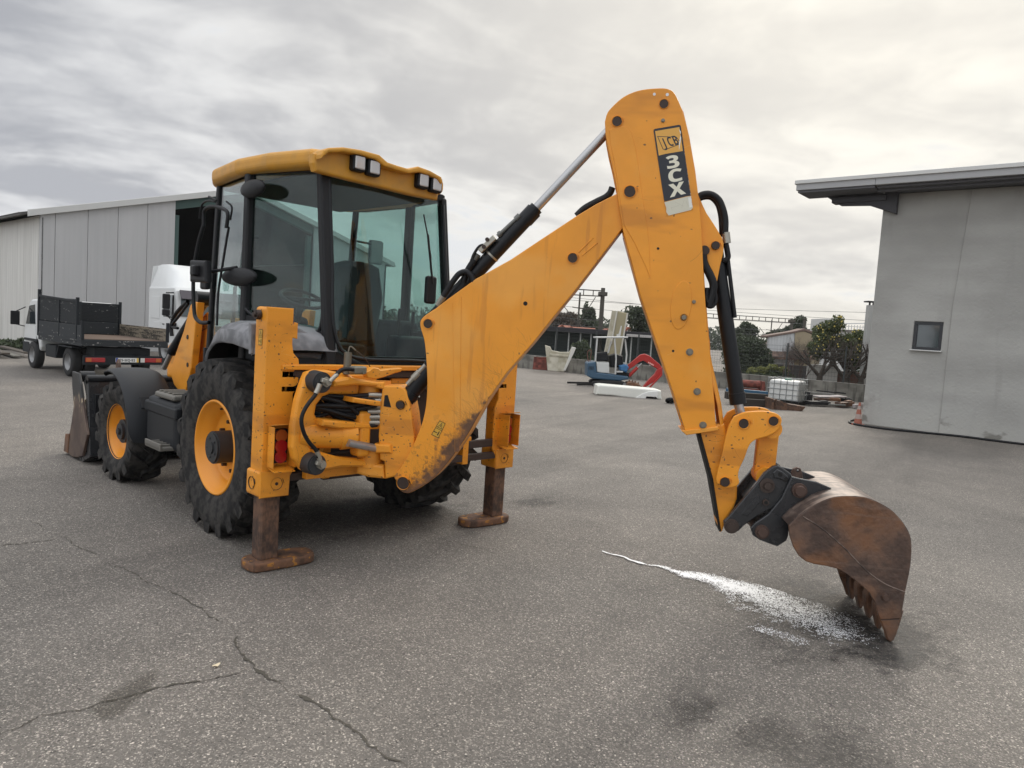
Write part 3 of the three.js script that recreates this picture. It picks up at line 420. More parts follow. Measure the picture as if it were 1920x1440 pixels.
// ---- rear frame, stabilisers
const railMat = std([0.055, 0.036, 0.028], 0.7, 0.2);
part('rear_frame', [box(0, 1.318, 0.99, 2.1, 0.05, 0.05), box(0, 1.22, 0.99, 2.1, 0.045, 0.05), box(0, 0.73, 0.985, 2.1, 0.062, 0.05), box(0, 0.62, 0.985, 2.1, 0.055, 0.05), box(0, 0.95, 0.90, 1.3, 0.8, 0.05, 0.01)], railMat, BH);
part('rear_frame', [box(0, 1.365, 0.985, 2.1, 0.035, 0.09), box(0.3, 1.268, 0.98, 0.9, 0.04, 0.03), box(0.62, 1.02, 0.97, 0.06, 0.9, 0.09), box(-0.66, 0.95, 0.95, 0.06, 0.75, 0.06), box(0.45, 0.75, 0.96, 0.5, 0.09, 0.06)], M.worn, BH, { label: 'chipped yellow frame edges' });
function stabiliser(s) {
  const g = new THREE.Group(); g.name = 'stabiliser'; BH.add(g); const cx = s * 1.07, cz = 0.93; const m = (q) => s < 0 ? q : mirrored(q);
  const W = 0.185, D = 0.17, x0 = -1.165;
  const outline = [[x0, 0.53], [x0 + W, 0.53], [x0 + W + 0.015, 0.62], [x0 + W + 0.055, 0.68], [x0 + W + 0.055, 1.02], [x0 + W + 0.02, 1.10], [x0 + W + 0.02, 1.19], [x0 + W + 0.055, 1.215], [x0 + W + 0.055, 1.30], [x0 + W + 0.02, 1.315], [x0 + W + 0.025, 1.36], [x0 + W + 0.055, 1.385], [x0 + W + 0.05, 1.42], [x0 + W + 0.01, 1.46], [x0 + W, 1.52], [x0 + W, 1.56], [x0 + W + 0.035, 1.555], [x0 + W + 0.035, 1.66], [x0 + W + 0.012, 1.665], [x0 + W + 0.008, 1.65], [x0 + W, 1.65], [x0 + W, 1.755], [x0, 1.755]];
  part('outer_leg', [m(slab(outline, 0.975 + 0.018, 1.015, { b: 0.006, seg: 2 })), box(s * (1.165 - W / 2), 1.14, 0.928, W, 1.23, D, 0.022)], M.worn, g);
  part('leg_collar', [m(slab([[x0 - 0.012, 0.50], [x0 + W + 0.012, 0.50], [x0 + W + 0.018, 0.66], [x0 + W - 0.01, 0.68], [x0 - 0.012, 0.68]], 1.012, 1.028, { b: 0.006 })), box(s * (1.165 - W / 2), 0.59, 0.925, W + 0.03, 0.175, D + 0.03, 0.02)], M.worn, g);
  const bolts = [ring(s * (1.165 - W / 2 - 0.012), 0.59, 1.026, 1.032, 0.052, 0.040), disc(s * (1.165 - W / 2 - 0.012), 0.59, 1.02, 1.031, 0.012, 6)]; if (s < 0) bolts.push(ring(0.92, 0.59, 1.178, 1.187, 0.05, 0.04).rotateY(-Math.PI / 2), bar([-1.17, 1.70, 0.92], [-1.20, 1.70, 0.92], 0.032, 20), bar([-1.19, 1.70, 0.92], [-1.215, 1.70, 0.92], 0.018, 6));
  part('bolt', bolts, M.pin, g);
  part('inner_leg', [box(cx, 0.31, 0.918, 0.133, 0.5, 0.133, 0.016)], M.rustBrown, g);
  part('bolt', [disc(cx + 0.03 * 1, 0.17, 0.982, 0.988, 0.024, 18)], M.rustBrown, g);
  const pad = shapeOf([[-0.14, -0.13], [0.02, -0.15], [0.26, -0.16], [0.36, -0.13], [0.40, -0.04], [0.38, 0.06], [0.30, 0.10], [0.02, 0.13], [-0.13, 0.12], [-0.17, 0.05], [-0.17, -0.07]], [], true); const pg = new THREE.ExtrudeGeometry(pad, { depth: 0.035, bevelEnabled: true, bevelThickness: 0.02, bevelSize: 0.02, bevelSegments: 3, curveSegments: 8 }); pg.rotateX(-Math.PI / 2); pg.scale(0.80, 0.85, 0.74); pg.translate(0.012, 0.02, 0.0);
  if (s > 0) pg.rotateY(Math.PI); pg.translate(cx, 0, 0.918); part('foot_pad', [pg], M.rustPad, g);
  // tail light in a welded guard
  const lx = s * 1.055, ly = 0.845, hw = 0.075, hh = 0.135, y0 = ly - hh, y1 = ly + hh;
  const lamp = part('tail_light', [box(lx, ly, 1.03, hw * 1.5, hh * 1.7, 0.03, 0.01)], M.black, g);
  part('light_guard', [box(lx - hw, ly, 1.065, 0.008, hh * 2, s < 0 ? 0.08 : 0.16, 0.002), box(lx + hw, ly, 1.065, 0.008, hh * 2, 0.11, 0.002), pane([[lx - hw, y0, 1.012], [lx + hw, y0, 1.012], [lx + hw, y0 - 0.025, 1.12], [lx - hw, y0 - 0.025, 1.12]], 0.006), pane([[lx - hw, y1, 1.012], [lx + hw, y1, 1.012], [lx + hw, y1 + 0.02, 1.12], [lx - hw, y1 + 0.02, 1.12]], 0.006)], M.worn, lamp);
  part('light_lens', [disc(lx, ly + 0.07, 1.04, 1.06, 0.042, 24)], M.amberLens, lamp); part('light_lens', [disc(lx, ly, 1.04, 1.062, 0.044, 24)], M.redLens, lamp); part('light_lens', [disc(lx, ly - 0.07, 1.04, 1.06, 0.042, 24)], M.redLens, lamp);
  return g;
}
const stabL = stabiliser(-1), stabR = stabiliser(1);

// ---- sliding carriage and kingpost
const carriage = part('carriage', [slab([[-.904,1.363],[-.965,1.345],[-.989,1.289],[-1.028,1.162],[-1.051,.989],[-1.052,.857],[-1.03,.779],[-.973,.703],[-.913,.673],[-.802,.677],[-.679,.691],[-.573,.696],[-.463,.679],[-.465,.717],[-.576,.741],[-.713,.771],[-.821,.812],[-.91,.84],[-.943,.892],[-.922,.944],[-.869,.969],[-.83,.989],[-.694,.971],[-.696,1.001],[-.831,1.01],[-.872,1.03],[-.893,1.07],[-.885,1.13],[-.84,1.182],[-.789,1.202],[-.571,1.187],[-.556,1.232],[-.56,1.298],[-.608,1.313],[-.643,1.335],[-.797,1.36]], 1.12, 1.2, { b: 0.025, seg: 3 })], M.worn, BH);
part('carriage_plate', [box(-0.58, 0.66, 1.06, 0.6, 0.1, 0.06), box(-0.60, 1.27, 1.06, 0.5, 0.1, 0.06), slab([[-.919,.838],[-.715,.776],[-.5,.744],[-.497,.691],[-.712,.71],[-.872,.696]], 1.15, 1.25, { b: 0.015 })], M.worn, carriage, { label: 'battered lower carriage edge' });
part('carriage_arm', [slab([[-.896,1.045],[-.76,1.032],[-.417,.99],[-.451,.962],[-.774,.982],[-.894,1.006]], 1.12, 1.3, { b: 0.012 }), slab([[-.823,1.302],[-.715,1.322],[-.426,1.285],[-.433,1.255],[-.658,1.272],[-.82,1.26]], 1.1, 1.3, { b: 0.012 }), slab([[-.7,1.193],[-.477,1.162],[-.474,1.125],[-.698,1.16]], 1.2, 1.34, { b: 0.008 })], M.worn, carriage);
for (const q of [[[-.906,1.289]][0], [[-.918,.75]][0]]) {
  const c = part('clamp_piston', [disc(q[0], q[1], 1.18, 1.285, 0.073, 32, 0.068), disc(q[0], q[1], 1.285, 1.292, 0.06, 32)], M.hub, BH);
  part('bolt', [disc(q[0] + 0.02, q[1] + 0.005, 1.29, 1.31, 0.034, 6), disc(q[0] + 0.02, q[1] + 0.005, 1.31, 1.335, 0.022, 6), beam([q[0] - 0.02, q[1] + 0.02, 1.305], [q[0] + 0.02, q[1] + 0.005, 1.305], 0.03, 0.03, 0.006)], M.zinc, c);
}
const hz = (a, w) => a.map((p) => P2(p, w));
part('hose', [tube(hz([[-.965,1.262],[-.982,1.221],[-1.031,1.161],[-1.066,1.101],[-1.074,1.051],[-1.052,.975],[-1.012,.912],[-.96,.856],[-.942,.81]], 1.34), 0.013, 10)], M.hose, BH);
part('hose_fitting', [tube(hz([[-.955,1.286],[-.968,1.252],[-.982,1.225]], 1.34), 0.017, 8), tube(hz([[-.956,.853],[-.939,.817],[-.93,.788]], 1.34), 0.017, 8), tube(hz([[-.88,1.298],[-.858,1.319],[-.827,1.346]], 1.33), 0.016, 8)], M.zinc, BH);
part('hose', [tube(hz([[-.835,1.343],[-.797,1.374],[-.737,1.382],[-.708,1.378]], 1.33), 0.014, 10)], M.hose, BH);
const vb = [[-.651,1.373]][0]; part('valve_block', [box(vb[0], vb[1], 1.3, 0.10, 0.055, 0.08, 0.015), disc(vb[0] + 0.02, vb[1] - 0.01, 1.34, 1.345, 0.012)], std([0.20, 0.19, 0.15], 0.5, 0.5), BH);
const pn = [[-.669,1.485],[-.673,1.337],[-.654,1.525],[-.619,1.5],[-.539,1.447],[-.488,1.389]]; part('lock_pin', [bar(P2(pn[0], 1.2), P2(pn[1], 1.2), 0.026, 20), tube([P2(pn[0], 1.2), P2(pn[2], 1.2), P2(pn[3], 1.21)], 0.005)], std([0.17, 0.155, 0.12], 0.5, 0.5), BH); part('lock_cable', [tube([P2(pn[3], 1.21), P2(pn[4], 1.21), P2(pn[5], 1.2)], 0.003, 6)], M.pin, BH);
part('lock_lever', [slab([[-.574,1.36],[-.54,1.371],[-.515,1.39],[-.471,1.387],[-.453,1.372],[-.337,1.384],[-.272,1.388],[-.275,1.362],[-.33,1.35],[-.414,1.324],[-.484,1.309],[-.554,1.317]], 1.22, 1.28, { b: 0.006 })], M.worn, BH);
// swing ram
const sr = [[-.951,.896],[-.7,.843]][0], sr2 = [[-.703,.885],[-.442,.823]];
part('swing_ram', [bar([-0.98, 0.93, 1.13], [-0.66, 0.92, 1.22], 0.088, 28), bar([-0.70, 0.92, 1.2], [-0.60, 0.92, 1.24], 0.10, 28, 0.085), box(-0.56, 0.93, 1.23, 0.10, 0.32, 0.13, 0.03)], M.worn, BH);
part('swing_ram_rod', [bar(P2(sr2[0], 1.3), P2(sr2[1], 1.3), 0.027, 20)], M.chrome, BH);
// bundle of hoses through the carriage
{ const r = rng(77), gs = [], fit = []; for (let k = 0; k < 12; k++) { const y = 1.05 + r() * 0.17, z = 1.10 + r() * 0.1, e = 0.99 + k * 0.019; gs.push(tube([[-1.0 + r() * 0.05, y - 0.02, z - 0.04], [-0.85, y + (r() - 0.5) * 0.06, z], [-0.68, lerp(y, e, 0.5) + (r() - 0.5) * 0.06, z + 0.06], [-0.52, e, 1.27 + (r() - 0.5) * 0.06], [-0.47, e, 1.29]], 0.016, 8)); if (k % 2) fit.push(bar([-0.54, e, 1.27], [-0.45, e, 1.30], 0.02, 8)); } for (let k = 0; k < 6; k++) gs.push(tube([[-0.95 + k * 0.05, 1.25, 1.02], [-0.8 + k * 0.04, 1.1, 1.0 + r() * 0.05], [-0.6, 1.0 + r() * 0.2, 1.06], [-0.3, 1.02 + r() * 0.15, 1.1], [0.05, 1.0, 1.05]], 0.018, 8)); part('hose_bundle', gs, M.hose, BH); part('hose_fitting', fit, M.zinc, BH); }
// kingpost in the plane of the arm, just behind the boom's near face
const king = part('kingpost', [slab([[-.197,1.269],[-.084,1.277],[-.046,1.265],[-.022,1.238],[-.003,1.177],[.02,1.087],[.048,.93],[.05,.82],[.005,.685],[-.076,.644],[-.144,.623],[-.158,.742],[-.189,.754],[-.209,.916],[-.209,1.124]], -0.25, -0.035, { b: 0.012, seg: 2 })], M.worn, BH, bf);
const kp = [[-.061,1.147],[-.164,1.165],[-.181,1.204],[-.139,1.207],[-.12,1.128],[-.177,1.134]];
part('pin', [ring(kp[0][0], kp[0][1], -0.036, -0.025, 0.042, 0.03), disc(kp[0][0], kp[0][1], -0.05, -0.018, 0.026)], M.pin, king);
part('warning_label', [slab([[-.177,1.204],[-.155,1.206],[-.127,1.124],[-.181,1.127]], -0.036, -0.0325, { b: 0 })], M.black, king);
part('hinge_bracket', [slab([[-.306,1.289],[-.185,1.295],[-.182,1.243],[-.305,1.256]], -0.2, -0.03, { b: 0.01 }), slab([[-.362,.721],[-.161,.716],[-.149,.62],[-.272,.62],[-.358,.638]], -0.24, -0.04, { b: 0.02, seg: 2 }), slab([[-.228,.865],[-.114,.867],[-.104,.809],[-.217,.799]], -0.16, -0.01, { b: 0.012 })], M.worn, king);
const hp = [[-.319,1.209],[-.287,.75]]; part('hinge_pin', [bar([hp[0][0], hp[0][1] - 0.07, -0.12], [hp[0][0], hp[0][1] + 0.05, -0.12], 0.085, 28), bar([hp[1][0], hp[1][1] - 0.06, -0.12], [hp[1][0], hp[1][1] + 0.07, -0.12], 0.092, 28)], M.worn, king);

// ---- digging arm
const boomPts = [...arc([[-.057,.627],[-.07,.652],[-.025,.723],[.036,.842],[.079,.956],[.104,1.032],[.121,1.124],[.127,1.216],[.125,1.313],[.108,1.482],[.087,1.603],[.058,1.684],[.054,1.723],[.071,1.753],[.106,1.783]]), ...[[.155,1.818],[.242,1.891],[.415,2.028],[.639,2.166],[.851,2.322],[1.046,2.464],[1.17,2.547],[1.311,2.627],[1.423,2.702],[1.463,2.62],[1.449,2.502],[1.355,2.406],[1.244,2.238],[1.079,1.992],[.955,1.818],[.827,1.634]], ...arc([[.659,1.417],[.548,1.23],[.496,1.129],[.428,.989],[.311,.797],[.204,.662],[.1,.582],[.03,.546],[-.016,.556],[-.043,.584]])];
const scarMap = (() => {                      // the arm's own paint: bare rusty steel along the lower rear edge, scratches fanning from it, chips
  const n = 2048, S = 2.4, o = [-0.15, 0.45], edge = [[-.043,.584],[.031,.539],[.1,.575],[.204,.659],[.311,.793],[.428,.989],[.496,1.129],[.659,1.417],[.827,1.634],[1.079,1.992],[1.244,2.238],[1.355,2.406]], r = rng(5), mask = new Float32Array(n * n), chips = chipMask(n, 21, 150, 20);
  for (let k = 0; k < 900; k++) { const t = Math.pow(r(), 0.7), at = Math.min(edge.length - 2, Math.floor(r() * 7.2)), f = r(), x = lerp(edge[at][0], edge[at + 1][0], f), y = lerp(edge[at][1], edge[at + 1][1], f); let px = (x - o[0]) / S * n, py = (y - o[1]) / S * n, a = 2.2 + (r() - 0.5) * 1.5; const d0 = r() * r() * 190, L = 12 + r() * 70, v = 0.3 + 0.7 * r(); px += Math.cos(2.4) * d0; py += Math.sin(2.4) * d0; for (let q = 0; q < L; q++) { px += Math.cos(a); py += Math.sin(a); a += (r() - 0.5) * 0.03; const i = Math.floor(px), j = Math.floor(py); if (i >= 0 && j >= 0 && i < n && j < n) mask[j * n + i] = Math.max(mask[j * n + i], v * (1 - d0 / 260)); } }
  return tex(n, n, (u, v, i, j) => {
    const x = o[0] + u * S, y = o[1] + v * S, f = fbm(u * 9, v * 9, 5), g = fbm(u * 40, v * 40, 4), h = fbm(u * 120, v * 120, 2); let c = YEL.map((q) => q * (1 + 0.12 * f)); c = mix3(c, [c[0] * 0.96 + 0.03, c[1] * 1.12 + 0.03, c[2] + 0.05], sstep(0.0, 0.55, fbm(u * 6 + 50, v * 6 + 20, 5)) * 0.55); c = mix3(c, [YEL[0] * 0.66, YEL[1] * 0.6, YEL[2]], sstep(0.1, 0.6, fbm(u * 7 + 9, v * 3, 5)) * 0.6); c = mix3(c, [YEL[0] * 0.5, YEL[1] * 0.42, YEL[2]], sstep(0.28, 0.6, fbm(u * 60 + 9, v * 5, 4)) * 0.3);
    const [d, t] = polyDist(x, y, edge), k = t * (edge.length - 1); const reach = k < 7 ? 0.062 * sstep(0.2, 2.2, k) * (1 - sstep(4.6, 6.8, k)) - 0.06 * sstep(5.8, 7, k) : -0.06; const w = sstep(reach + 0.05, reach * 0.5, d + (k < 7 ? 0.085 : 0.02) * g + 0.03 * h); c = mix3(c, mix3([0.07, 0.034, 0.02], [0.15, 0.062, 0.028], 0.5 + g), w * 0.95);
    const near = sstep(0.4, 0.0, d) * sstep(6.2, 4.0, k); c = mix3(c, [0.06, 0.034, 0.02], Math.max(mask[j * n + i] * 0.7, sstep(0.46, 0.6, h + g * 0.6 + near * 0.1) * near * 0.6)); return mix3(c, [0.05, 0.03, 0.02], chips[j * n + i] * 0.8);
  }, { one: true, srgb: true });
})();
scarMap.repeat.set(1 / 2.4, 1 / 2.4); scarMap.offset.set(0.15 / 2.4, -0.45 / 2.4);
M.boom = std([1, 1, 1], 0.42, 0, { map: scarMap });
const boom = part('boom', [slab(boomPts, -0.2, 0, { b: 0.006, seg: 2 })], M.boom, BH, bf);
const bp = [[0,.617],[.11,1.712],[1.047,2.197],[.757,1.886],[1.169,2.333]];
part('pin_boss', [ring(bp[0][0], bp[0][1], -0.005, 0.022, 0.06, 0.043), ring(bp[1][0], bp[1][1], -0.005, 0.012, 0.043, 0.031), ring(bp[2][0], bp[2][1], -0.004, 0.012, 0.042, 0.031)], M.paint, boom);
part('pin', [disc(bp[0][0], bp[0][1], -0.23, 0.016, 0.042, 32), disc(bp[1][0], bp[1][1], -0.21, 0.010, 0.030, 28), disc(bp[2][0], bp[2][1], -0.21, 0.010, 0.030, 28)], M.pin, boom);
part('drain_hole', [disc(bp[3][0], bp[3][1], -0.01, 0.0015, 0.014, 20)], M.frameDark, boom);
part('weld_strip', [slab([...[[.269,1.868],[.325,1.907]], ...[[.377,.869],[.344,.858]]], -0.005, 0.0035, { b: 0.0015 })], M.boom, boom); part('weld_seam', [tube([P2(bp[4], 0), P2([lerp(bp[2][0], bp[4][0], 0.3), lerp(bp[2][1], bp[4][1], 0.3)], 0.002)], 0.004, 6), tube([[bp[2][0] + 0.06, bp[2][1] + 0.02, 0], [bp[4][0] + 0.03, bp[4][1] - 0.03, 0.002]], 0.004, 6)], M.boom, boom);
// crowd ram along the top of the boom
const cr = [[.084,1.712],[.787,2.49],[1.266,3.099],[.813,2.522],[.353,2.018]]; const along = (t) => [lerp(cr[0][0], cr[2][0], t), lerp(cr[0][1], cr[2][1], t), -0.1];
const dirC = Math.hypot(cr[2][0] - cr[0][0], cr[2][1] - cr[0][1]), tEnd = Math.hypot(cr[1][0] - cr[0][0], cr[1][1] - cr[0][1]) / dirC;
const ram = part('crowd_ram', [bar(along(0), along(tEnd - 0.015), 0.05, 32), bar(along(tEnd - 0.05), along(tEnd), 0.055, 32), bar(along(tEnd), along(tEnd + 0.012), 0.046, 32)], M.blackSatin, BH, bf);
part('ram_rod', [bar(along(tEnd), along(1), 0.030, 28), bar([cr[2][0], cr[2][1], -0.17], [cr[2][0], cr[2][1], -0.03], 0.05, 24)], M.chrome, ram);
const vp = [[.475,2.217],[.594,2.361]]; const vx = [(vp[0][0] + vp[1][0]) / 2, (vp[0][1] + vp[1][1]) / 2];
{ const a = [[.429,2.207],[.513,2.307],[.494,2.33],[.409,2.231]]; part('valve_block', [slab([[.435,2.203],[.53,2.299],[.507,2.326],[.408,2.226]], -0.10, -0.03, { b: 0.004 })], M.zinc, ram); part('bolt', [disc(lerp(a[0][0], a[2][0], 0.35), lerp(a[0][1], a[2][1], 0.3), -0.035, -0.022, 0.014, 12), disc(lerp(a[0][0], a[2][0], 0.65), lerp(a[0][1], a[2][1], 0.7), -0.035, -0.022, 0.014, 12)], M.pin, ram); }
part('hydraulic_pipe', [tube([[.532,2.323],[.573,2.363],[.617,2.408],[.651,2.441],[.67,2.466]].map((p) => P2(p, -0.07)), 0.014, 10), bar(P2([[.647,2.437]][0], -0.07), P2([[.674,2.466]][0], -0.07), 0.022, 8), bar(P2([[.539,2.33]][0], -0.07), P2([[.556,2.345]][0], -0.07), 0.022, 8), bar(P2([[.406,2.2]][0], -0.07), P2([[.373,2.142]][0], -0.07), 0.024, 8)], std([0.14, 0.14, 0.13], 0.4, 0.7), ram);
part('hose', [tube([[.39,2.158],[.357,2.103],[.329,2.038],[.32,2.002]].map((p) => P2(p, -0.05)), 0.022, 10), tube([[.458,2.259],[.423,2.25],[.383,2.189],[.365,2.124],[.339,2.073]].map((p) => P2(p, -0.04)), 0.010, 8), tube([[.398,2.004],[.381,2.045],[.344,2.072],[.301,2.059],[.26,2.007],[.22,1.941],[.197,1.9]].map((p) => P2(p, -0.02)), 0.020, 10)], M.hose, BH, bf);
part('hose_fitting', [bar(P2([[.2,1.904]][0], -0.02), P2([[.16,1.841]][0], -0.04), 0.022, 8), bar(P2([[.093,1.43]][0], -0.06), P2([[-.028,1.288]][0], -0.06), 0.018, 8), bar(P2([[.05,1.375]][0], -0.06), P2([[.011,1.332]][0], -0.06), 0.026, 8)], M.zinc, BH, bf);
const lr = [[-.077,1.128],[.196,1.525],[.144,1.448]]; part('lift_ram', [bar([lr[0][0], lr[0][1], -0.1], [lr[1][0], lr[1][1], -0.1], 0.056, 32), bar([lr[0][0] + 0.05, lr[0][1] + 0.07, -0.1], [lr[0][0] + 0.08, lr[0][1] + 0.11, -0.1], 0.06, 32)], M.blackSatin, BH, bf);
part('cable_tie', [(() => { const t = 0.52; return bar([...along(0.345).slice(0, 2), -0.1], [...along(0.352).slice(0, 2), -0.1], 0.053, 28); })()], M.zinc, ram);

// ---- dipper
const dipPts = [...arc([[1.191,3.06],[1.204,3.117],[1.24,3.164],[1.3,3.218],[1.38,3.255],[1.481,3.272],[1.564,3.272],[1.601,3.255],[1.63,3.215],[1.674,3.125],[1.722,2.973],[1.774,2.768]]), ...[[1.805,2.637],[1.835,2.473],[1.858,2.308],[1.885,2.099],[1.928,1.813],[1.959,1.645],[1.991,1.457],[2.017,1.299],[2.039,1.16],[1.852,1.12],[1.743,1.394],[1.655,1.604],[1.565,1.817],[1.498,1.976],[1.424,2.193],[1.356,2.385],[1.326,2.508],[1.295,2.658],[1.258,2.79],[1.227,2.885],[1.2,2.988]]];
const dipper = part('dipper', [slab(dipPts, 0, 0.03, { b: 0.005, seg: 2 }), slab(dipPts, -0.23, -0.2, { b: 0.005, seg: 2 }), slab([[1.604,3.263],[1.677,3.14],[1.726,2.986],[1.779,2.779],[1.84,2.481],[1.891,2.103],[1.965,1.645],[2.024,1.294],[1.994,1.254],[1.909,1.713],[1.834,2.185],[1.738,2.751],[1.645,3.08],[1.583,3.243]], -0.2, 0, { b: 0 }), slab([[1.358,2.365],[1.501,1.962],[1.66,1.586],[1.856,1.128],[1.889,1.137],[1.695,1.612],[1.537,1.981],[1.399,2.367]], -0.2, 0, { b: 0 })], M.paint, BH, bf);
part('stiffener', [slab([[1.222,3.011],[1.28,3.036],[1.324,3.031],[1.36,3.002],[1.398,2.894],[1.432,2.746],[1.47,2.564],[1.503,2.432],[1.527,2.299],[1.55,2.091],[1.522,2.154],[1.436,2.308],[1.364,2.412],[1.331,2.542],[1.299,2.691],[1.266,2.823],[1.238,2.922]], 0.027, 0.0345, { b: 0.003, seg: 2 })], M.paint, dipper);
const dp = [[1.268,3.062],[1.551,3.177],[1.381,2.628],[1.756,1.934],[1.779,1.857],[1.834,1.959],[1.833,1.64],[1.9,1.392],[1.954,1.18],[1.553,3.076],[1.487,3.236],[1.567,3.235],[1.73,1.64],[1.585,2.282]];
{ const e = [[1.744,2.088],[1.822,1.938],[1.769,1.779],[1.693,1.93]], cx = dp[3][0], cy = dp[3][1], rx = (e[1][0] - e[3][0]) / 2, ry = (e[0][1] - e[2][1]) / 2, o = []; for (let k = 0; k < 36; k++) { const a = k / 36 * 6.283, u = Math.cos(a) * rx, v = Math.sin(a) * ry; o.push([cx + u * 0.99 + v * 0.06, cy + v - u * 0.12]); } part('access_cover', [slab(o, 0.026, 0.034, { b: 0.003, seg: 2 })], M.paint, dipper); }
part('pin_boss', [ring(dp[0][0], dp[0][1], 0.026, 0.04, 0.042, 0.031), ring(dp[1][0], dp[1][1], 0.026, 0.036, 0.035, 0.028), ring(dp[2][0], dp[2][1], 0.026, 0.044, 0.053, 0.036), ring(dp[4][0], dp[4][1], 0.03, 0.036, 0.028, 0.018)], M.paint, dipper);
part('pin', [disc(dp[0][0], dp[0][1], -0.2, 0.037, 0.030, 28), disc(dp[1][0], dp[1][1], -0.2, 0.034, 0.027, 28), disc(dp[2][0], dp[2][1], -0.22, 0.042, 0.035, 32)], M.pin, dipper);
for (const k of [4, 5, 6, 7, 8, 9]) part('bolt', [disc(dp[k][0], dp[k][1], 0.028, 0.034, k === 5 || k === 9 ? 0.012 : 0.023, 20), disc(dp[k][0], dp[k][1], 0.034, k === 5 || k === 9 ? 0.042 : 0.052, k === 5 || k === 9 ? 0.010 : 0.016, 6)], M.bolt, dipper);
part('drain_hole', [disc(dp[12][0], dp[12][1], 0.02, 0.0315, 0.008, 12), disc(dp[13][0], dp[13][1], 0.02, 0.0315, 0.008, 12)], M.frameDark, dipper);
part('drain_hole', [disc(dp[10][0], dp[10][1], 0.02, 0.0315, 0.009, 12), disc(dp[11][0], dp[11][1], 0.02, 0.0315, 0.010, 12)], std([0.7, 0.7, 0.7], 0.8), dipper);
part('dipper_foot', [slab([[1.823,1.133],[2.049,1.18],[2.052,1.156],[1.855,1.108]], -0.24, 0.045, { b: 0.004 })], M.worn, dipper);
part('dipper_box', [slab([[1.874,1.984],[1.921,1.936],[1.953,1.716],[1.987,1.581],[2.032,1.44],[2.07,1.312],[2.109,1.124],[2.006,1.116],[1.929,1.714]], -0.18, -0.02, { b: 0.03, seg: 4 })], M.paint, dipper);
const dr = [[1.942,2.322],[1.856,2.287]]; const brack = part('ram_bracket', [slab([[1.81,2.637],[1.842,2.572],[1.869,2.523],[1.917,2.461],[1.977,2.377],[1.992,2.338],[1.995,2.281],[1.982,2.196],[1.968,2.057],[1.941,2.14],[1.905,2.216],[1.867,2.271],[1.847,2.388]], -0.035, -0.015, { b: 0.004 }), slab([[1.826,2.668],[1.859,2.6],[1.887,2.55],[1.936,2.486],[1.998,2.399],[2.013,2.358],[2.017,2.3],[2.004,2.212],[1.988,2.068],[1.961,2.154],[1.923,2.232],[1.884,2.289],[1.864,2.41]], -0.19, -0.165, { b: 0.004 })], M.paint, dipper);
part('pin', [disc(dr[0][0], dr[0][1], -0.2, 0.012, 0.025, 28), disc(dr[1][0] + 0.02, dr[1][1], -0.02, 0.0, 0.032, 24)], M.pin, dipper); part('pin_boss', [ring(dr[0][0], dr[0][1], -0.02, -0.004, 0.036, 0.026)], M.paint, dipper);
// sticker
M.sticker = std([1, 1, 1], 0.5, 0, { map: canvasTex(256, 840, (x, w, h) => {
  x.fillStyle = '#c8842a'; x.fillRect(0, 0, w, h); x.fillStyle = '#20242c'; x.beginPath(); x.moveTo(14, 0); x.lineTo(w - 14, 0); x.lineTo(w, 14); x.lineTo(w, 700); x.lineTo(0, 700); x.lineTo(0, 14); x.fill();
  x.fillStyle = '#d8a24a'; x.fillRect(14, 22, 228, 236); x.save(); x.translate(128, 140); x.strokeStyle = '#20242c'; x.lineWidth = 6; x.beginPath(); x.moveTo(-98, -62); x.lineTo(72, -26); x.lineTo(100, 28); x.lineTo(88, 48); x.lineTo(-50, 78); x.lineTo(-66, 66); x.closePath(); x.stroke();
  x.fillStyle = '#20242c'; x.transform(1, -0.02, 0.26, 1, 0, 0); x.font = 'bold 140px sans-serif'; x.textAlign = 'center'; x.textBaseline = 'middle'; const L = [['J', -46], ['C', 6], ['B', 58]]; for (const [ch, dx] of L) { x.save(); x.translate(dx, 8 - dx * 0.05); x.scale(0.58, 0.92); x.fillText(ch, 0, 0); x.restore(); } x.restore();
  x.fillStyle = '#dcd8c4'; x.textAlign = 'center'; x.textBaseline = 'middle'; x.font = 'bold 178px sans-serif'; [['3', 346], ['C', 480], ['X', 614]].forEach(([t, y]) => { x.save(); x.translate(136, y); x.scale(1.28, 0.92); x.fillText(t, 0, 0); x.lineWidth = 6; x.strokeStyle = '#dcd8c4'; x.strokeText(t, 0, 0); x.restore(); });
  x.fillStyle = '#c9c6b4'; x.beginPath(); x.moveTo(0, 704); x.lineTo(w, 704); x.lineTo(w, 820); x.lineTo(w - 20, 838); x.lineTo(22, 838); x.lineTo(4, 800); x.lineTo(10, 760); x.fill(); x.fillStyle = '#dddcd6'; x.beginPath(); x.moveTo(250, 70); x.lineTo(236, 40); x.lineTo(244, 130); x.lineTo(206, 250); x.lineTo(216, 180); x.fill(); x.fillRect(226, 716, 26, 96);
  const r = rng(3); for (let k = 0; k < 60; k++) { x.fillStyle = k % 2 ? '#c8842a' : '#dddccf'; x.fillRect(250 + r() * 6, 250 + r() * 560, 2 + r() * 4, 3 + r() * 7); } x.strokeStyle = '#b0ad9c'; x.lineWidth = 2; for (let k = 0; k < 5; k++) { x.beginPath(); x.moveTo(r() * 240, 720 + r() * 90); x.lineTo(r() * 240, 720 + r() * 90); x.stroke(); }
}) });
part('sticker', print4([[1.497,3.021],[1.663,3.054],[1.782,2.533],[1.621,2.485]], 0.033), M.sticker, dipper, { uv: true, label: 'black and yellow sticker with white letters 3CX' });
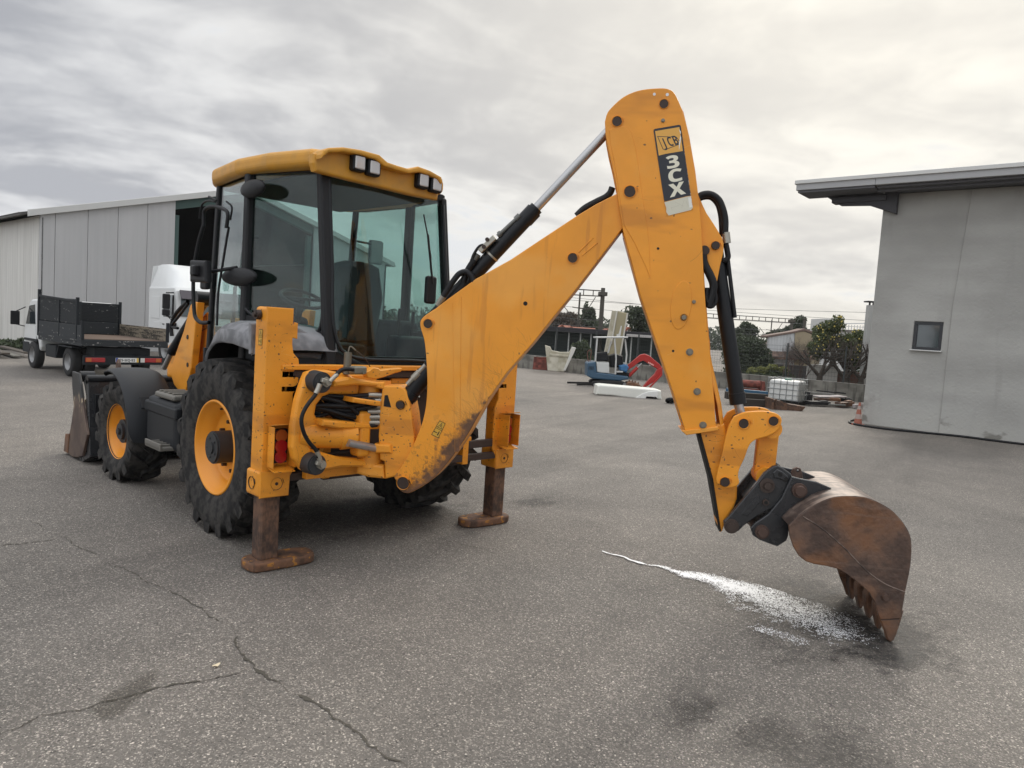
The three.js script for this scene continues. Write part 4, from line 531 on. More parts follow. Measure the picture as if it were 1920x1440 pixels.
function warnTex(seed) { return std([1, 1, 1], 0.55, 0, { map: canvasTex(96, 192, (x, w, h) => { x.fillStyle = '#c79a34'; x.fillRect(0, 0, w, h); x.strokeStyle = '#221d12'; x.lineWidth = 6; x.strokeRect(4, 4, w - 8, h - 8); x.beginPath(); x.moveTo(0, 96); x.lineTo(w, 96); x.stroke(); x.beginPath(); x.moveTo(48, 18); x.lineTo(80, 80); x.lineTo(16, 80); x.closePath(); x.stroke(); x.fillStyle = '#221d12'; x.fillRect(44, 40, 9, 30); x.fillRect(60, 116, 14, 52); x.fillRect(18, 138, 34, 9); x.beginPath(); x.moveTo(18, 128); x.lineTo(8, 142); x.lineTo(18, 156); x.fill(); }) }); }
M.warn = warnTex(1);
part('warning_label', print4([[.226,1.067],[.269,1.049],[.225,.944],[.174,.965]], 0.003), M.warn, boom, { uv: true });
part('warning_label', print4([[.912,1.606],[.964,1.607],[.961,1.502],[.909,1.501]], 1.168), M.warn, stabL, { uv: true, f: 0 });

// ---- bucket ram, tipping links, dipper nose
const br = [[1.952,2.332],[2.182,1.323],[2.223,1.204],[2.037,1.997]]; const bRam = part('bucket_ram', [bar(P2(br[0], -0.1), P2(br[1], -0.1), 0.046, 32, 0.049), bar([lerp(br[0][0], br[1][0], 0.93), lerp(br[0][1], br[1][1], 0.93), -0.1], P2(br[1], -0.1), 0.053, 32), bar([lerp(br[0][0], br[1][0], 0.08) + 0.065, lerp(br[0][1], br[1][1], 0.08), -0.08], [lerp(br[0][0], br[1][0], 0.45) + 0.056, lerp(br[0][1], br[1][1], 0.45), -0.08], 0.013, 12)], M.blackSatin, BH, bf);
part('ram_rod', [bar(P2(br[1], -0.1), [lerp(br[1][0], br[2][0], 0.5), lerp(br[1][1], br[2][1], 0.5), -0.1], 0.03, 28)], M.chrome, bRam); part('ram_eye', [bar([lerp(br[1][0], br[2][0], 0.5), lerp(br[1][1], br[2][1], 0.5), -0.1], P2(br[2], -0.1), 0.032, 28)], M.black, bRam);
part('hose', [tube([[1.811,2.624],[1.84,2.645],[1.892,2.65],[1.94,2.622],[1.975,2.56],[1.994,2.495],[2.001,2.405]].map((p) => P2(p, -0.06)), 0.022, 10), tube([[1.812,2.617],[1.847,2.638],[1.899,2.641],[1.945,2.602],[1.97,2.54],[1.982,2.477],[1.992,2.394]].map((p) => P2(p, -0.1)), 0.02, 10), tube([[2.013,2.345],[2.027,2.296],[2.033,2.256],[2.015,2.238],[1.998,2.244]].map((p) => P2(p, -0.07)), 0.018, 10), tube([[2.03,2.262],[2.042,2.196],[2.04,2.145]].map((p) => P2(p, -0.1)), 0.016, 10), tube([[1.868,2.261],[1.882,2.204],[1.921,2.139],[1.95,2.073],[1.943,1.988],[1.935,1.933]].map((p) => P2(p, -0.005)), 0.026, 10), tube([[1.954,2.056],[1.973,1.99],[1.969,1.955],[1.948,1.934],[1.924,1.939],[1.914,1.986]].map((p) => P2(p, 0)), 0.011, 10), tube([[1.911,2.054],[1.914,1.986],[1.938,1.937]].map((p) => P2(p, 0.005)), 0.014, 10), tube([[1.267,2.673],[1.256,2.639],[1.23,2.611],[1.178,2.582],[1.095,2.531],[1.047,2.481]].map((p) => P2(p, -0.08)), 0.022, 10)], M.hose, BH, bf);
part('hose_fitting', [bar(P2([[2.006,2.414]][0], -0.06), P2([[2.019,2.347]][0], -0.06), 0.025, 8)], M.zinc, BH, bf);
const nose = part('dipper_nose', [slab([[1.921,1.161],[2.033,1.188],[2.093,1.193],[2.112,1.125],[2.162,1.007],[2.203,.889],[2.214,.712],[2.199,.654],[2.153,.568],[2.142,.493],[2.126,.481],[2.109,.529],[2.037,.814]], -0.2, -0.02, { b: 0.012, seg: 2 })], M.worn, BH, bf);
part('slide_face', [slab([[1.931,1.12],[1.951,1.122],[2.053,.83],[2.132,.492],[2.119,.491],[2.033,.824]], -0.19, -0.012, { b: 0.004 })], M.frameDark, nose);
const linkPts = arc([[2.14,1.253],[2.194,1.282],[2.264,1.296],[2.342,1.301],[2.398,1.29],[2.426,1.265],[2.429,1.232],[2.407,1.183],[2.355,1.145],[2.28,1.114],[2.25,1.081],[2.225,.993],[2.199,.916],[2.196,.874],[2.206,.834],[2.194,.812],[2.14,.793],[2.09,.799],[2.064,.831],[2.066,.886],[2.083,.991],[2.097,1.109],[2.113,1.192],[2.137,1.249]]);
const link = part('tipping_link', [slab(linkPts, 0.022, 0.05, { b: 0.006, seg: 2 }), slab(linkPts, -0.25, -0.222, { b: 0.006, seg: 2 })], M.worn, BH, bf);
const lp = [[2.2,1.213],[2.379,1.243],[2.117,.831]];
part('pin_boss', [ring(lp[0][0], lp[0][1], 0.045, 0.062, 0.047, 0.031), ring(lp[1][0], lp[1][1], 0.045, 0.06, 0.038, 0.030), ring(lp[2][0], lp[2][1], 0.045, 0.06, 0.044, 0.03)], M.worn, link);
part('pin', [disc(lp[0][0], lp[0][1], -0.26, 0.057, 0.030, 28), disc(lp[1][0], lp[1][1], -0.26, 0.058, 0.029, 28), disc(lp[2][0], lp[2][1], -0.26, 0.064, 0.029, 28)], M.pin, link);
const tl = [[2.385,1.189],[2.379,.873]]; part('push_link', [beam(P2(tl[0], -0.1), P2(tl[1], -0.1), 0.13, 0.075, 0.012, [0, 0, 1]), bar([tl[0][0], tl[0][1], -0.22], [tl[0][0], tl[0][1], 0.02], 0.06, 24), bar([tl[1][0], tl[1][1], -0.19], [tl[1][0], tl[1][1], -0.01], 0.062, 24)], M.worn, BH, bf);

// ---- quick hitch and bucket
const hitchPts = [[2.128,.579],[2.155,.612],[2.321,.862],[2.349,.913],[2.4,.96],[2.425,.969],[2.452,.959],[2.513,.921],[2.536,.879],[2.53,.8],[2.472,.726],[2.392,.677],[2.34,.641],[2.258,.567],[2.225,.526],[2.181,.504],[2.143,.525]];
const hitch = part('quick_hitch', [slab(hitchPts, 0.03, 0.07, { b: 0.008, seg: 2 }), slab(hitchPts, -0.27, -0.23, { b: 0.008, seg: 2 }), slab([[2.271,.708],[2.388,.892],[2.485,.901],[2.521,.801],[2.406,.679],[2.298,.588]], -0.24, 0.04, { b: 0.01 })], M.mud, BH, bf);
const qp = [[2.372,.836],[2.177,.556],[2.443,.914],[2.481,.887],[2.371,.73],[2.39,.667],[2.285,.715]];
part('hitch_boss', [disc(qp[0][0], qp[0][1], 0.06, 0.082, 0.046, 32), ring(qp[0][0], qp[0][1], 0.08, 0.094, 0.034, 0.022), disc(qp[0][0], qp[0][1], 0.08, 0.10, 0.022, 24), disc(qp[1][0], qp[1][1], 0.06, 0.085, 0.046, 32), disc(qp[1][0], qp[1][1], 0.08, 0.098, 0.033, 28), disc(qp[1][0], qp[1][1], 0.09, 0.104, 0.022, 24), disc(qp[4][0], qp[4][1], 0.06, 0.095, 0.019, 20)], std([0.06, 0.042, 0.034], 0.6, 0.3), hitch);
part('hitch_plate', [slab([[2.4,.92],[2.421,.946],[2.454,.935],[2.492,.905],[2.5,.882],[2.482,.87],[2.442,.887],[2.409,.89]], 0.068, 0.082, { b: 0.004 }), slab([[qp[6][0] - 0.055, qp[6][1] - 0.075], [qp[6][0] - 0.015, qp[6][1] - 0.085], [qp[6][0] + 0.06, qp[6][1] + 0.02], [qp[6][0] + 0.04, qp[6][1] + 0.055]], 0.068, 0.075, { b: 0.002 })], M.mud, hitch);
part('pin_hole', [disc(qp[2][0], qp[2][1], 0.07, 0.084, 0.014), disc(qp[3][0], qp[3][1], 0.07, 0.084, 0.014), disc(qp[4][0], qp[4][1], 0.07, 0.0965, 0.012), disc(qp[5][0], qp[5][1], 0.06, 0.072, 0.014)], M.frameDark, hitch);
const WN = 0.30, WFAR = -0.50;
const rustMap = tex(1024, 1024, (u, v) => { const a = fbm(u * 3, v * 3, 6, 3), b = fbm(u * 9 + 7, v * 9, 6, 9), c = fbm(u * 40, v * 40, 3, 40), sc = fbm(u * 3 + 30, v * 50, 3, 3, 0.5, 50); let q = mix3([0.066, 0.040, 0.030], [0.150, 0.088, 0.060], sstep(-0.5, 0.5, b + 0.35 * c)); q = mix3(q, [0.24, 0.095, 0.028], sstep(0.0, 0.55, a + 0.35 * b) * 0.6); q = mix3(q, [0.055, 0.04, 0.036], sstep(0.15, 0.5, -a + 0.3 * b) * 0.7); return mix3(q, [0.19, 0.13, 0.10], sstep(0.3, 0.55, sc) * 0.25); }, { size: 1.25, srgb: true });
M.rust = std([1, 1, 1], 0.58, 0.25, { map: rustMap, bumpMap: tex(512, 512, (u, v) => 0.5 + 0.5 * fbm(u * 30, v * 30, 4, 30), { size: 0.6 }), bumpScale: 0.003 });
M.rustWorn = std([1, 1, 1], 0.48, 0.35, { map: tex(512, 512, (u, v) => { const b = fbm(u * 6, v * 24, 5, 6, 0.5, 24), c = fbm(u * 30, v * 6, 4, 30, 0.5, 6); return mix3([0.065, 0.045, 0.038], [0.22, 0.165, 0.135], sstep(-0.3, 0.6, b + 0.5 * c)); }, { size: 0.8, srgb: true }) });
const outerCurve = [[2.469,.649],[2.521,.716],[2.617,.797],[2.704,.843],[2.775,.857],[2.877,.861],[2.96,.837],[3.047,.791],[3.113,.724],[3.155,.655],[3.171,.567],[3.171,.439],[3.161,.328],[3.157,.25],[3.151,.155]], lowerCurve = [[3.037,.135],[3,.232],[2.961,.292],[2.906,.335],[2.841,.38],[2.778,.412],[2.713,.424],[2.639,.429],[2.586,.44],[2.544,.468],[2.508,.519],[2.481,.585]];
const tipPts = [[3.151,.155],[3.142,.063],[3.129,.019],[3.11,.002],[3.09,.017],[3.07,.067],[3.037,.135]];
let bucket;
{
  const cc = new THREE.CatmullRomCurve3(outerCurve.map((p) => V(p[0], p[1], 0)), false, 'centripetal').getPoints(70).map((p) => [p.x, p.y]); const off = (d) => cc.map((p, i) => { const n = cc[Math.min(i + 1, cc.length - 1)], o = cc[Math.max(i - 1, 0)]; let tx = n[0] - o[0], ty = n[1] - o[1]; const L = Math.hypot(tx, ty); return [p[0] + ty / L * d, p[1] - tx / L * d]; }); const inn = off(0.022);
  const rows = (q, w0, w1) => [w0, w1].map((w) => q.map((p) => P2(p, w)));
  bucket = part('bucket', [sheet(rows(cc, WFAR + 0.002, WN - 0.002)), sheet(rows([...inn].reverse(), WFAR + 0.002, WN - 0.002)), sheet([inn.map((p) => P2(p, WN - 0.002)), cc.map((p) => P2(p, WN - 0.002))]), sheet([cc.map((p) => P2(p, WFAR + 0.002)), inn.map((p) => P2(p, WFAR + 0.002))]), sheet([[P2(cc[0], WFAR), P2(cc[0], WN)], [P2(inn[0], WFAR), P2(inn[0], WN)]])], M.rustWorn, BH, bf); part('side_plate', [slab([...outerCurve, ...lowerCurve], WN - 0.025, WN, { b: 0.005, seg: 2 }), slab([...outerCurve, ...lowerCurve], WFAR, WFAR + 0.025, { b: 0.005, seg: 2 })], M.rust, bucket);
  const wl = [[2.543,.712],[2.655,.652],[2.785,.555],[2.934,.422],[3.045,.354],[3.159,.318]]; part('weld_seam', [tube(wl.map((p) => P2(p, WN)), 0.004, 6)], M.rustWorn, bucket);
  const e0 = cc[cc.length - 1], tp = tipPts[3];
  part('cutter', [slab(tipPts, WN - 0.03, WN - 0.002, { b: 0.008 }), slab(tipPts, WFAR + 0.002, WFAR + 0.03, { b: 0.008 })], M.rust, bucket);
  const lip = lowerCurve[0], sx = lerp(e0[0], lip[0], 0.5); part('cutting_edge', [slab([[e0[0] + 0.01, e0[1]], [lerp(e0[0], tp[0], 0.45), lerp(e0[1], tp[1], 0.45)], [lerp(e0[0], tp[0], 0.5) - 0.02, lerp(e0[1], tp[1], 0.5) + 0.01], [e0[0] - 0.025, e0[1] + 0.03]], WFAR + 0.01, WN - 0.01, { b: 0.004 })], M.rust, bucket);
  const rv = [[3.05,.277]][0]; part('rivet', [disc(rv[0], rv[1], WN - 0.01, WN + 0.02, 0.026, 20, 0.018)], M.rust, bucket);
  for (let k = 0; k < 5; k++) { const w = lerp(WN - 0.055, WFAR + 0.055, k / 4); const a = [e0[0] - 0.01, e0[1] + 0.05], b = [tp[0] + 0.002, tp[1] + 0.004]; const d = [b[0] - a[0], b[1] - a[1]], L = Math.hypot(...d), nx = -d[1] / L, ny = d[0] / L; const q = (t, s2) => [a[0] + d[0] * t + nx * s2, a[1] + d[1] * t + ny * s2]; const pts = [q(0, 0.03), q(0, -0.05), q(0.3, -0.06), q(0.6, -0.045), q(1, -0.008), q(1, 0.008), q(0.6, 0.03)]; const t = slab(pts, w - 0.045, w + 0.045, { b: 0.012, seg: 2 }); const p = t.attributes.position; for (let i = 0; i < p.count; i++) { const f = clamp(((p.getX(i) - a[0]) * d[0] + (p.getY(i) - a[1]) * d[1]) / (L * L)); p.setZ(i, w + (p.getZ(i) - w) * (1 - 0.45 * Math.max(0, f - 0.3))); } t.computeVertexNormals(); part('tooth', [t], M.rust, bucket); }
  const earPts = [[2.509,.911],[2.561,.902],[2.658,.891],[2.753,.859],[2.681,.819],[2.613,.751],[2.562,.682],[2.524,.603],[2.521,.531],[2.514,.503],[2.463,.46],[2.406,.475],[2.353,.49],[2.308,.516],[2.291,.559],[2.317,.596],[2.39,.658],[2.461,.767],[2.492,.858]];
  const ear = part('bucket_ear', [slab(earPts, 0.075, 0.10, { b: 0.005 }), slab(earPts, -0.30, -0.275, { b: 0.005 })], M.mud, bucket);
  const ep = [[2.559,.83],[2.359,.548],[2.543,.943]]; part('ear_pin', [disc(ep[0][0], ep[0][1], -0.32, 0.125, 0.045, 28), disc(ep[0][0], ep[0][1], 0.12, 0.145, 0.036, 28, 0.03), disc(ep[1][0], ep[1][1], -0.32, 0.125, 0.042, 28), disc(ep[1][0], ep[1][1], 0.12, 0.145, 0.033, 28, 0.028)], std([0.085, 0.052, 0.04], 0.6, 0.3), bucket);
  part('lifting_eye', [slab([[2.554,.903],[2.562,.928],[2.584,.941],[2.608,.936],[2.62,.909],[2.631,.861],[2.556,.878]], -0.12, -0.095, { b: 0.004, holes: [[...[[2.593,.917]][0], 0.014]] })], M.rust, bucket);
}

// ---- front loader
const armPts = [[-1.643,1.737],[-1.57,1.779],[-1.47,1.771],[-1.494,1.606],[-1.528,1.403],[-1.571,1.147],[-1.694,.899],[-1.854,.898],[-1.981,.943],[-2.103,1.07],[-1.951,1.274],[-1.78,1.492]];
part('loader_arm', [slab(armPts, 0.55, 0.62, { b: 0.01, seg: 2 })], M.paint, BH, xf); part('loader_arm', [slab(armPts, -0.62, -0.55, { b: 0.01, seg: 2 })], M.paint, BH, xf);
const tow = part('loader_tower', [slab([[-1.867,1.519],[-1.694,1.615],[-1.549,1.686],[-1.486,1.663],[-1.466,1.411],[-1.631,1.308],[-1.823,1.127],[-1.885,1.069],[-1.916,1.119]], 0.44, 0.5, { b: 0.008 }), box(-0.85, 1.2, 0.45, 0.3, 0.9, 0.12)], M.paint, BH, xf);
const rl = [[-1.573,1.808],[-1.911,1.499],[-2.224,1.256],[-2.415,1.077]]; part('loader_ram', [bar(P2(rl[0], 0.5), P2(rl[2], 0.56), 0.05, 24), bar(P2(rl[0], 0.44), P2(rl[0], 0.6), 0.07, 20)], M.blackSatin, BH, xf); part('ram_rod', [bar(P2(rl[2], 0.56), P2(rl[3], 0.56), 0.026, 20)], M.chrome, BH, xf);
part('hose', [tube([[-1.748,1.774],[-1.94,1.697],[-2.096,1.602],[-2.144,1.504],[-2.124,1.425]].map((p) => P2(p, 0.6)), 0.02, 10), tube([[-1.682,1.755],[-1.869,1.647],[-2.076,1.523],[-1.925,1.509]].map((p) => P2(p, 0.62)), 0.014, 10)], M.hose, BH, xf);
part('pin', [...[[-1.671,1.436],[-1.65,1.171]].map((q) => disc(q[0], q[1], 0.6, 0.625, 0.022, 24))], M.pin, BH, xf);
const lb = part('loader_label', print4([[-1.677,1.621],[-1.53,1.656],[-1.513,1.53],[-1.654,1.493]], 0.504), std([1, 1, 1], 0.5, 0, { map: canvasTex(96, 160, (x, w, h) => { x.fillStyle = '#c98a33'; x.fillRect(0, 0, w, h); x.strokeStyle = '#221d12'; x.lineWidth = 7; x.strokeRect(5, 5, w - 10, h - 10); x.fillStyle = '#221d12'; x.save(); x.translate(48, 90); x.rotate(-1.1); x.font = 'bold 38px sans-serif'; x.textAlign = 'center'; x.fillText('JCB', 0, 10); x.restore(); }) }), BH, { uv: true, ...xf });
const fsPts = [[-3.508,.946],[-3.287,.943],[-3.201,.837],[-3.111,.653],[-2.919,.335],[-3.072,.085],[-3.284,.031],[-3.465,.012],[-3.72,.029],[-3.69,.233],[-3.565,.251],[-3.491,.397],[-3.422,.576],[-3.497,.79]];
M.bucketSide = std([1, 1, 1], 0.55, 0.25, { map: tex(512, 512, (u, v) => { const y = v * 1.2, f = fbm(u * 9, v * 9, 5, 9), s = fbm(u * 40, v * 8, 3, 40, 0.5, 8); let c = mix3([0.07, 0.045, 0.036], [0.13, 0.088, 0.065], sstep(-0.4, 0.5, f)); c = mix3(c, [0.03, 0.03, 0.03], sstep(0.62, 0.70, y + 0.10 * s + 0.03 * f)); return mix3(c, [0.42, 0.33, 0.22], sstep(0.3, 0.5, s + f * 0.4) * sstep(0.12, 0.03, Math.abs(y - 0.64))); }, { size: 1.2, srgb: true }) });
const fz = Math.min(...fsPts.map((p) => p[0])), fz1 = Math.max(...fsPts.map((p) => p[0])), fTop = Math.max(...fsPts.map((p) => p[1]));

const bk = [[-3.744,.83],[-3.461,.247],[-3.545,.024]]; const fb = part('front_bucket', [slab([[fz1 - 0.12, 0.30], [fz1 - 0.1, 0.14], [fz1 - 0.28, 0.04], [fz + 0.1, 0.02], [fz, 0.05], [fz, 0.02], [fz1 - 0.25, 0], [fz1, 0.1], [fz1 - 0.02, 0.3], [fz1 - 0.12, fTop - 0.06], [fz1 - 0.2, fTop - 0.04]], -1.1, 1.1, { b: 0.006 })], M.mud, BH, xf); part('side_plate', [slab(fsPts, 1.10, 1.13, { b: 0.006 }), slab(fsPts, -1.13, -1.10, { b: 0.006 })], M.bucketSide, fb);
part('bucket_beam', [bar([fz1 - 0.16, fTop - 0.05, -1.1], [fz1 - 0.16, fTop - 0.05, 1.1], 0.05, 20), box(fz1 - 0.08, 0.62, 0, 0.1, 0.26, 2.1)], M.blackSatin, fb);
part('lifting_eye', [slab([[fz1 - 0.24, fTop - 0.05], [fz1 - 0.2, fTop + 0.13], [fz1 - 0.165, fTop + 0.17], [fz1 - 0.13, fTop + 0.13], [fz1 - 0.08, fTop - 0.05]], 0.78, 0.81, { b: 0.004, holes: [[fz1 - 0.165, fTop + 0.11, 0.02]] })], M.rust, fb);
part('cutting_edge', [slab([[-3.69,.233],[-3.544,.254],[-3.591,.027],[-3.741,.026]], -1.14, 1.14, { b: 0.006 })], M.rust, fb);
const cl = [[-3.41,.897],[-3.349,.85],[-3.239,.659],[-3.065,.325],[-3.025,.29]]; part('clam_ram', [bar(P2(cl[2], 1.02), P2(cl[3], 1.02), 0.052, 24), bar([cl[0][0], cl[0][1], 0.94], [cl[0][0], cl[0][1], 1.08], 0.06, 20)], M.blackSatin, fb); part('ram_rod', [bar(P2(cl[0], 1.02), P2(cl[2], 1.02), 0.030, 20)], M.chrome, fb); part('ram_eye', [bar([cl[4][0], cl[4][1], 0.9], [cl[4][0], cl[4][1], 1.1], 0.06, 24)], M.rustBrown, fb);
const cp = [[-3.457,.898],[-3.315,.531],[-3.149,.308],[-3.054,.265]]; part('hose', [tube(cp.map((p) => P2(p, 0.93)), 0.014, 8), bar([fz1 - 0.02, 0.42, 0.75], [fz1 + 0.3, 0.55, 0.72], 0.03, 10), box(fz1 + 0.1, 0.45, 0.55, 0.3, 0.35, 0.1)], M.black, fb);

// ---------------------------------------------------------------- buildings
M.cladding = std([1, 1, 1], 0.5, 0, { map: tex(512, 512, (u, v) => { const f = fbm(u * 3, v * 3, 5, 3), s = fbm(u * 30, v * 2, 4, 30, 0.5, 2); return mix3([0.42, 0.42, 0.42], [0.475, 0.473, 0.468], 0.5 + 0.5 * f).map((q) => q * (1 + 0.05 * s)); }, { size: [2.2, 6], srgb: true }) });
M.corrugated = std([1, 1, 1], 0.45, 0.2, { map: tex(512, 512, (u, v) => { const s = fbm(u * 24, v * 2, 5, 24, 0.5, 2), f = fbm(u * 4, v * 4, 4, 4); return mix3([0.46, 0.45, 0.42], [0.70, 0.69, 0.65], 0.5 + 0.45 * s + 0.2 * f); }, { size: [3, 6], srgb: true }) });
M.trim = std([0.55, 0.55, 0.53], 0.5);
M.darkIn = new THREE.MeshPhysicalMaterial({ color: lin(0.006, 0.006, 0.007), roughness: 1, specularIntensity: 0 });  // shade inside the warehouse is put into this near-black wall colour
M.greenBeam = std([0.06, 0.11, 0.10], 0.7);
{
  const h = thing('warehouse', 'long grey metal warehouse with vertical wall panels and a wide dark opening', 'warehouse', [2.79, 0, -23.15], 92.6);
  const roofY = (u) => u < 7.3 ? 4.57 + u * 0.277 : 4.57 + 7.3 * 0.277 - (u - 7.3) * 0.29;
  const us = [0, 0.45, 1.45, 2.42, 3.42, 4.42];
  for (let i = 0; i < 5; i++) { const a = us[i] + 0.006, b = us[i + 1] - 0.006; part('wall_panel', slab([[a, 0], [b, 0], [b, roofY(b) - 0.1], [a, roofY(a) - 0.1]], -0.1, 0, { b: 0.008 }), M.cladding, h); }
  for (let i = 0; i < 4; i++) { const a = 10.4 + i + 0.006, b = a + 0.988; part('wall_panel', slab([[a, 0], [b, 0], [b, roofY(b) - 0.1], [a, roofY(a) - 0.1]], -0.1, 0, { b: 0.008 }), M.cladding, h); }
  part('lintel', slab([[4.42, roofY(4.42) - 0.42], [7.3, roofY(7.3) - 0.42], [10.4, roofY(10.4) - 0.42], [10.4, roofY(10.4) - 0.1], [7.3, roofY(7.3) - 0.1], [4.42, roofY(4.42) - 0.1]], -0.35, -0.12), M.greenBeam, h);
  part('gable_trim', slab([[-0.35, roofY(-0.35) - 0.10], [7.3, roofY(7.3) - 0.10], [14.8, roofY(14.8) - 0.1], [14.8, roofY(14.8) + 0.12], [7.3, roofY(7.3) + 0.13], [-0.35, roofY(-0.35) + 0.12]], -0.05, 0.14, { b: 0.01 }), M.trim, h);
  for (let k = 0; k < 30; k++) { const z0 = -0.11 - k * 0.8, s = []; const n = 8; for (let j = 0; j < n; j++) { const z = z0 - j * 0.1; s.push([z, 0], [z - 0.035, 0.02], [z - 0.065, 0.02]); } s.push([z0 - 0.8, 0]); const pts = [...s.map(([z, d]) => [-z, d]), [-(z0 - 0.8), -0.04], [-z0, -0.04]]; const g = slab(pts, 0, 4.45, { b: 0 }); g.rotateX(-Math.PI / 2); g.rotateY(Math.PI / 2); part('wall_panel', g, M.corrugated, h); }
  const ribs = []; for (let k = 0; k < 120; k++) ribs.push(beam([-0.55, roofY(-0.55) + 0.05, -0.3 - k * 0.2], [0.0, roofY(0) + 0.05, -0.3 - k * 0.2], 0.05, 0.05, 0));
  part('roof', [slab([[-0.55, roofY(-0.55) - 0.02], [7.3, roofY(7.3)], [15, roofY(15)], [15, roofY(15) + 0.06], [7.3, roofY(7.3) + 0.07], [-0.55, roofY(-0.55) + 0.03]], -24.4, -0.06, { b: 0 }), ...ribs], std([0.085, 0.08, 0.075], 0.7), h);
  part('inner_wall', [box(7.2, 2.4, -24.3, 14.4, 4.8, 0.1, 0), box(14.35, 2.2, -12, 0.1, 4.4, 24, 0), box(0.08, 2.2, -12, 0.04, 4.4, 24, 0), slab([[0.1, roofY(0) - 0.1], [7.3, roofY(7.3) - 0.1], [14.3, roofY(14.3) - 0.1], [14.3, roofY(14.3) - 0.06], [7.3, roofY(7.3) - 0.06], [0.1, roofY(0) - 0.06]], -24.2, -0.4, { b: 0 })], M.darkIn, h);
  part('column', [box(4.55, 2.6, -0.3, 0.2, 5.2, 0.2, 0.01), box(10.3, 2.6, -0.3, 0.2, 5.2, 0.2, 0.01)], M.greenBeam, h);
}
M.render1 = std([1, 1, 1], 0.9, 0, { map: tex(1024, 1024, (u, v) => {
  const f = fbm(u * 5, v * 5, 6, 5), g = fbm(u * 2, v * 14, 5, 2, 0.5, 14), s = fbm(u * 24, v * 3, 5, 24, 0.5, 3), y = v * 7; let c = mix3([0.30, 0.295, 0.275], [0.39, 0.385, 0.36], sstep(-0.5, 0.55, f * 0.7 + g * 0.5));
  c = mix3(c, [0.16, 0.155, 0.14], sstep(0.3, 0.7, s + f * 0.3) * 0.16); const low = sstep(0.75, 0.0, y + 0.35 * fbm(u * 20, v * 20, 4)); c = mix3(c, [0.46, 0.45, 0.41], low * 0.45); const mold = sstep(0.26, 0.5, fbm(u * 16 + 9, v * 22, 5)) * sstep(0.9, 0.1, y); return mix3(c, [0.10, 0.09, 0.07], mold * 0.65);
}, { size: [7, 7], srgb: true }), bumpMap: tex(512, 512, (u, v) => 0.5 + 0.4 * fbm(u * 40, v * 40, 4, 40), { size: 2 }), bumpScale: 0.006 });
M.roofMetal = std([0.33, 0.33, 0.33], 0.45, 0.3); M.soffit = std([0.085, 0.085, 0.09], 0.8);
{
  const b = thing('rendered_building', 'plain grey rendered building with one small window under a wide flat eave', 'building', [14.76, 0, -0.73], 4.48);
  part('wall', slab([[0, 0], [13, 0], [13, 5.38], [0, 5.38]], -0.3, 0, { b: 0.012, holes: [[[0.90, 1.84], [0.90, 2.48], [1.48, 2.48], [1.48, 1.84]]] }), M.render1, b);
  part('pilaster', slab([[1.62, 0], [13, 0], [13, 5.375], [1.75, 5.375], [1.62, 2.8]], -0.002, 0.028, { b: 0.014, seg: 2 }), M.render1, b);
  part('side_wall', [box(0.15, 2.69, -5.15, 0.3, 5.38, 9.7, 0.01), box(12.85, 2.69, -5.15, 0.3, 5.38, 9.7, 0.01), box(6.5, 2.69, -9.9, 13, 5.38, 0.3, 0.01)], M.render1, b);
  part('roof', [box(6.575, 5.52, -4.5, 13.15, 0.16, 10.7, 0.01), box(-0.876, 5.52, 0.42, 1.748, 0.16, 0.86, 0.01)], M.roofMetal, b);
  part('fascia', [box(5.7, 5.63, 0.87, 14.94, 0.09, 0.05, 0.01), box(-1.77, 5.63, 0.40, 0.05, 0.09, 0.9, 0.01)], M.trim, b);
  part('soffit', [box(6.55, 5.41, -4.5, 13.05, 0.05, 10.5, 0.005), box(-0.86, 5.41, 0.42, 1.7, 0.05, 0.8, 0.005), box(6.5, 5.36, 0.55, 13, 0.06, 0.12, 0.005)], M.soffit, b);
  part('eave_bracket', [slab([[-1.25, 5.38], [0.32, 5.38], [0.32, 4.9], [-0.28, 5.13], [-0.92, 5.16]], 0.0, 0.16, { b: 0.01 }), box(-0.5, 5.27, 0.08, 1.2, 0.12, 0.3, 0.01)], std([0.055, 0.055, 0.06], 0.7), b);
  const w = part('window', [box(1.19, 2.445, -0.06, 0.57, 0.07, 0.07), box(1.19, 1.875, -0.06, 0.57, 0.07, 0.07), box(0.935, 2.16, -0.06, 0.07, 0.50, 0.07), box(1.445, 2.16, -0.06, 0.07, 0.50, 0.07)], std([0.02, 0.022, 0.026], 0.4), b);
  part('window_sill', box(1.19, 1.83, 0.02, 0.64, 0.025, 0.12, 0.004), M.trim, w); part('pane', box(1.19, 2.16, -0.07, 0.46, 0.5, 0.01, 0), std([0.10, 0.11, 0.115], 0.06, 0.5), w);
}
M.concrete = std([1, 1, 1], 0.95, 0, { map: tex(512, 512, (u, v) => { const f = fbm(u * 6, v * 6, 6, 6), s = fbm(u * 30, v * 2, 4, 30, 0.5, 2); let c = mix3([0.13, 0.122, 0.105], [0.24, 0.23, 0.20], sstep(-0.5, 0.5, f)); return mix3(c, [0.05, 0.047, 0.04], sstep(0.05, 0.55, s) * 0.65); }, { size: [3, 1.5], srgb: true }) });
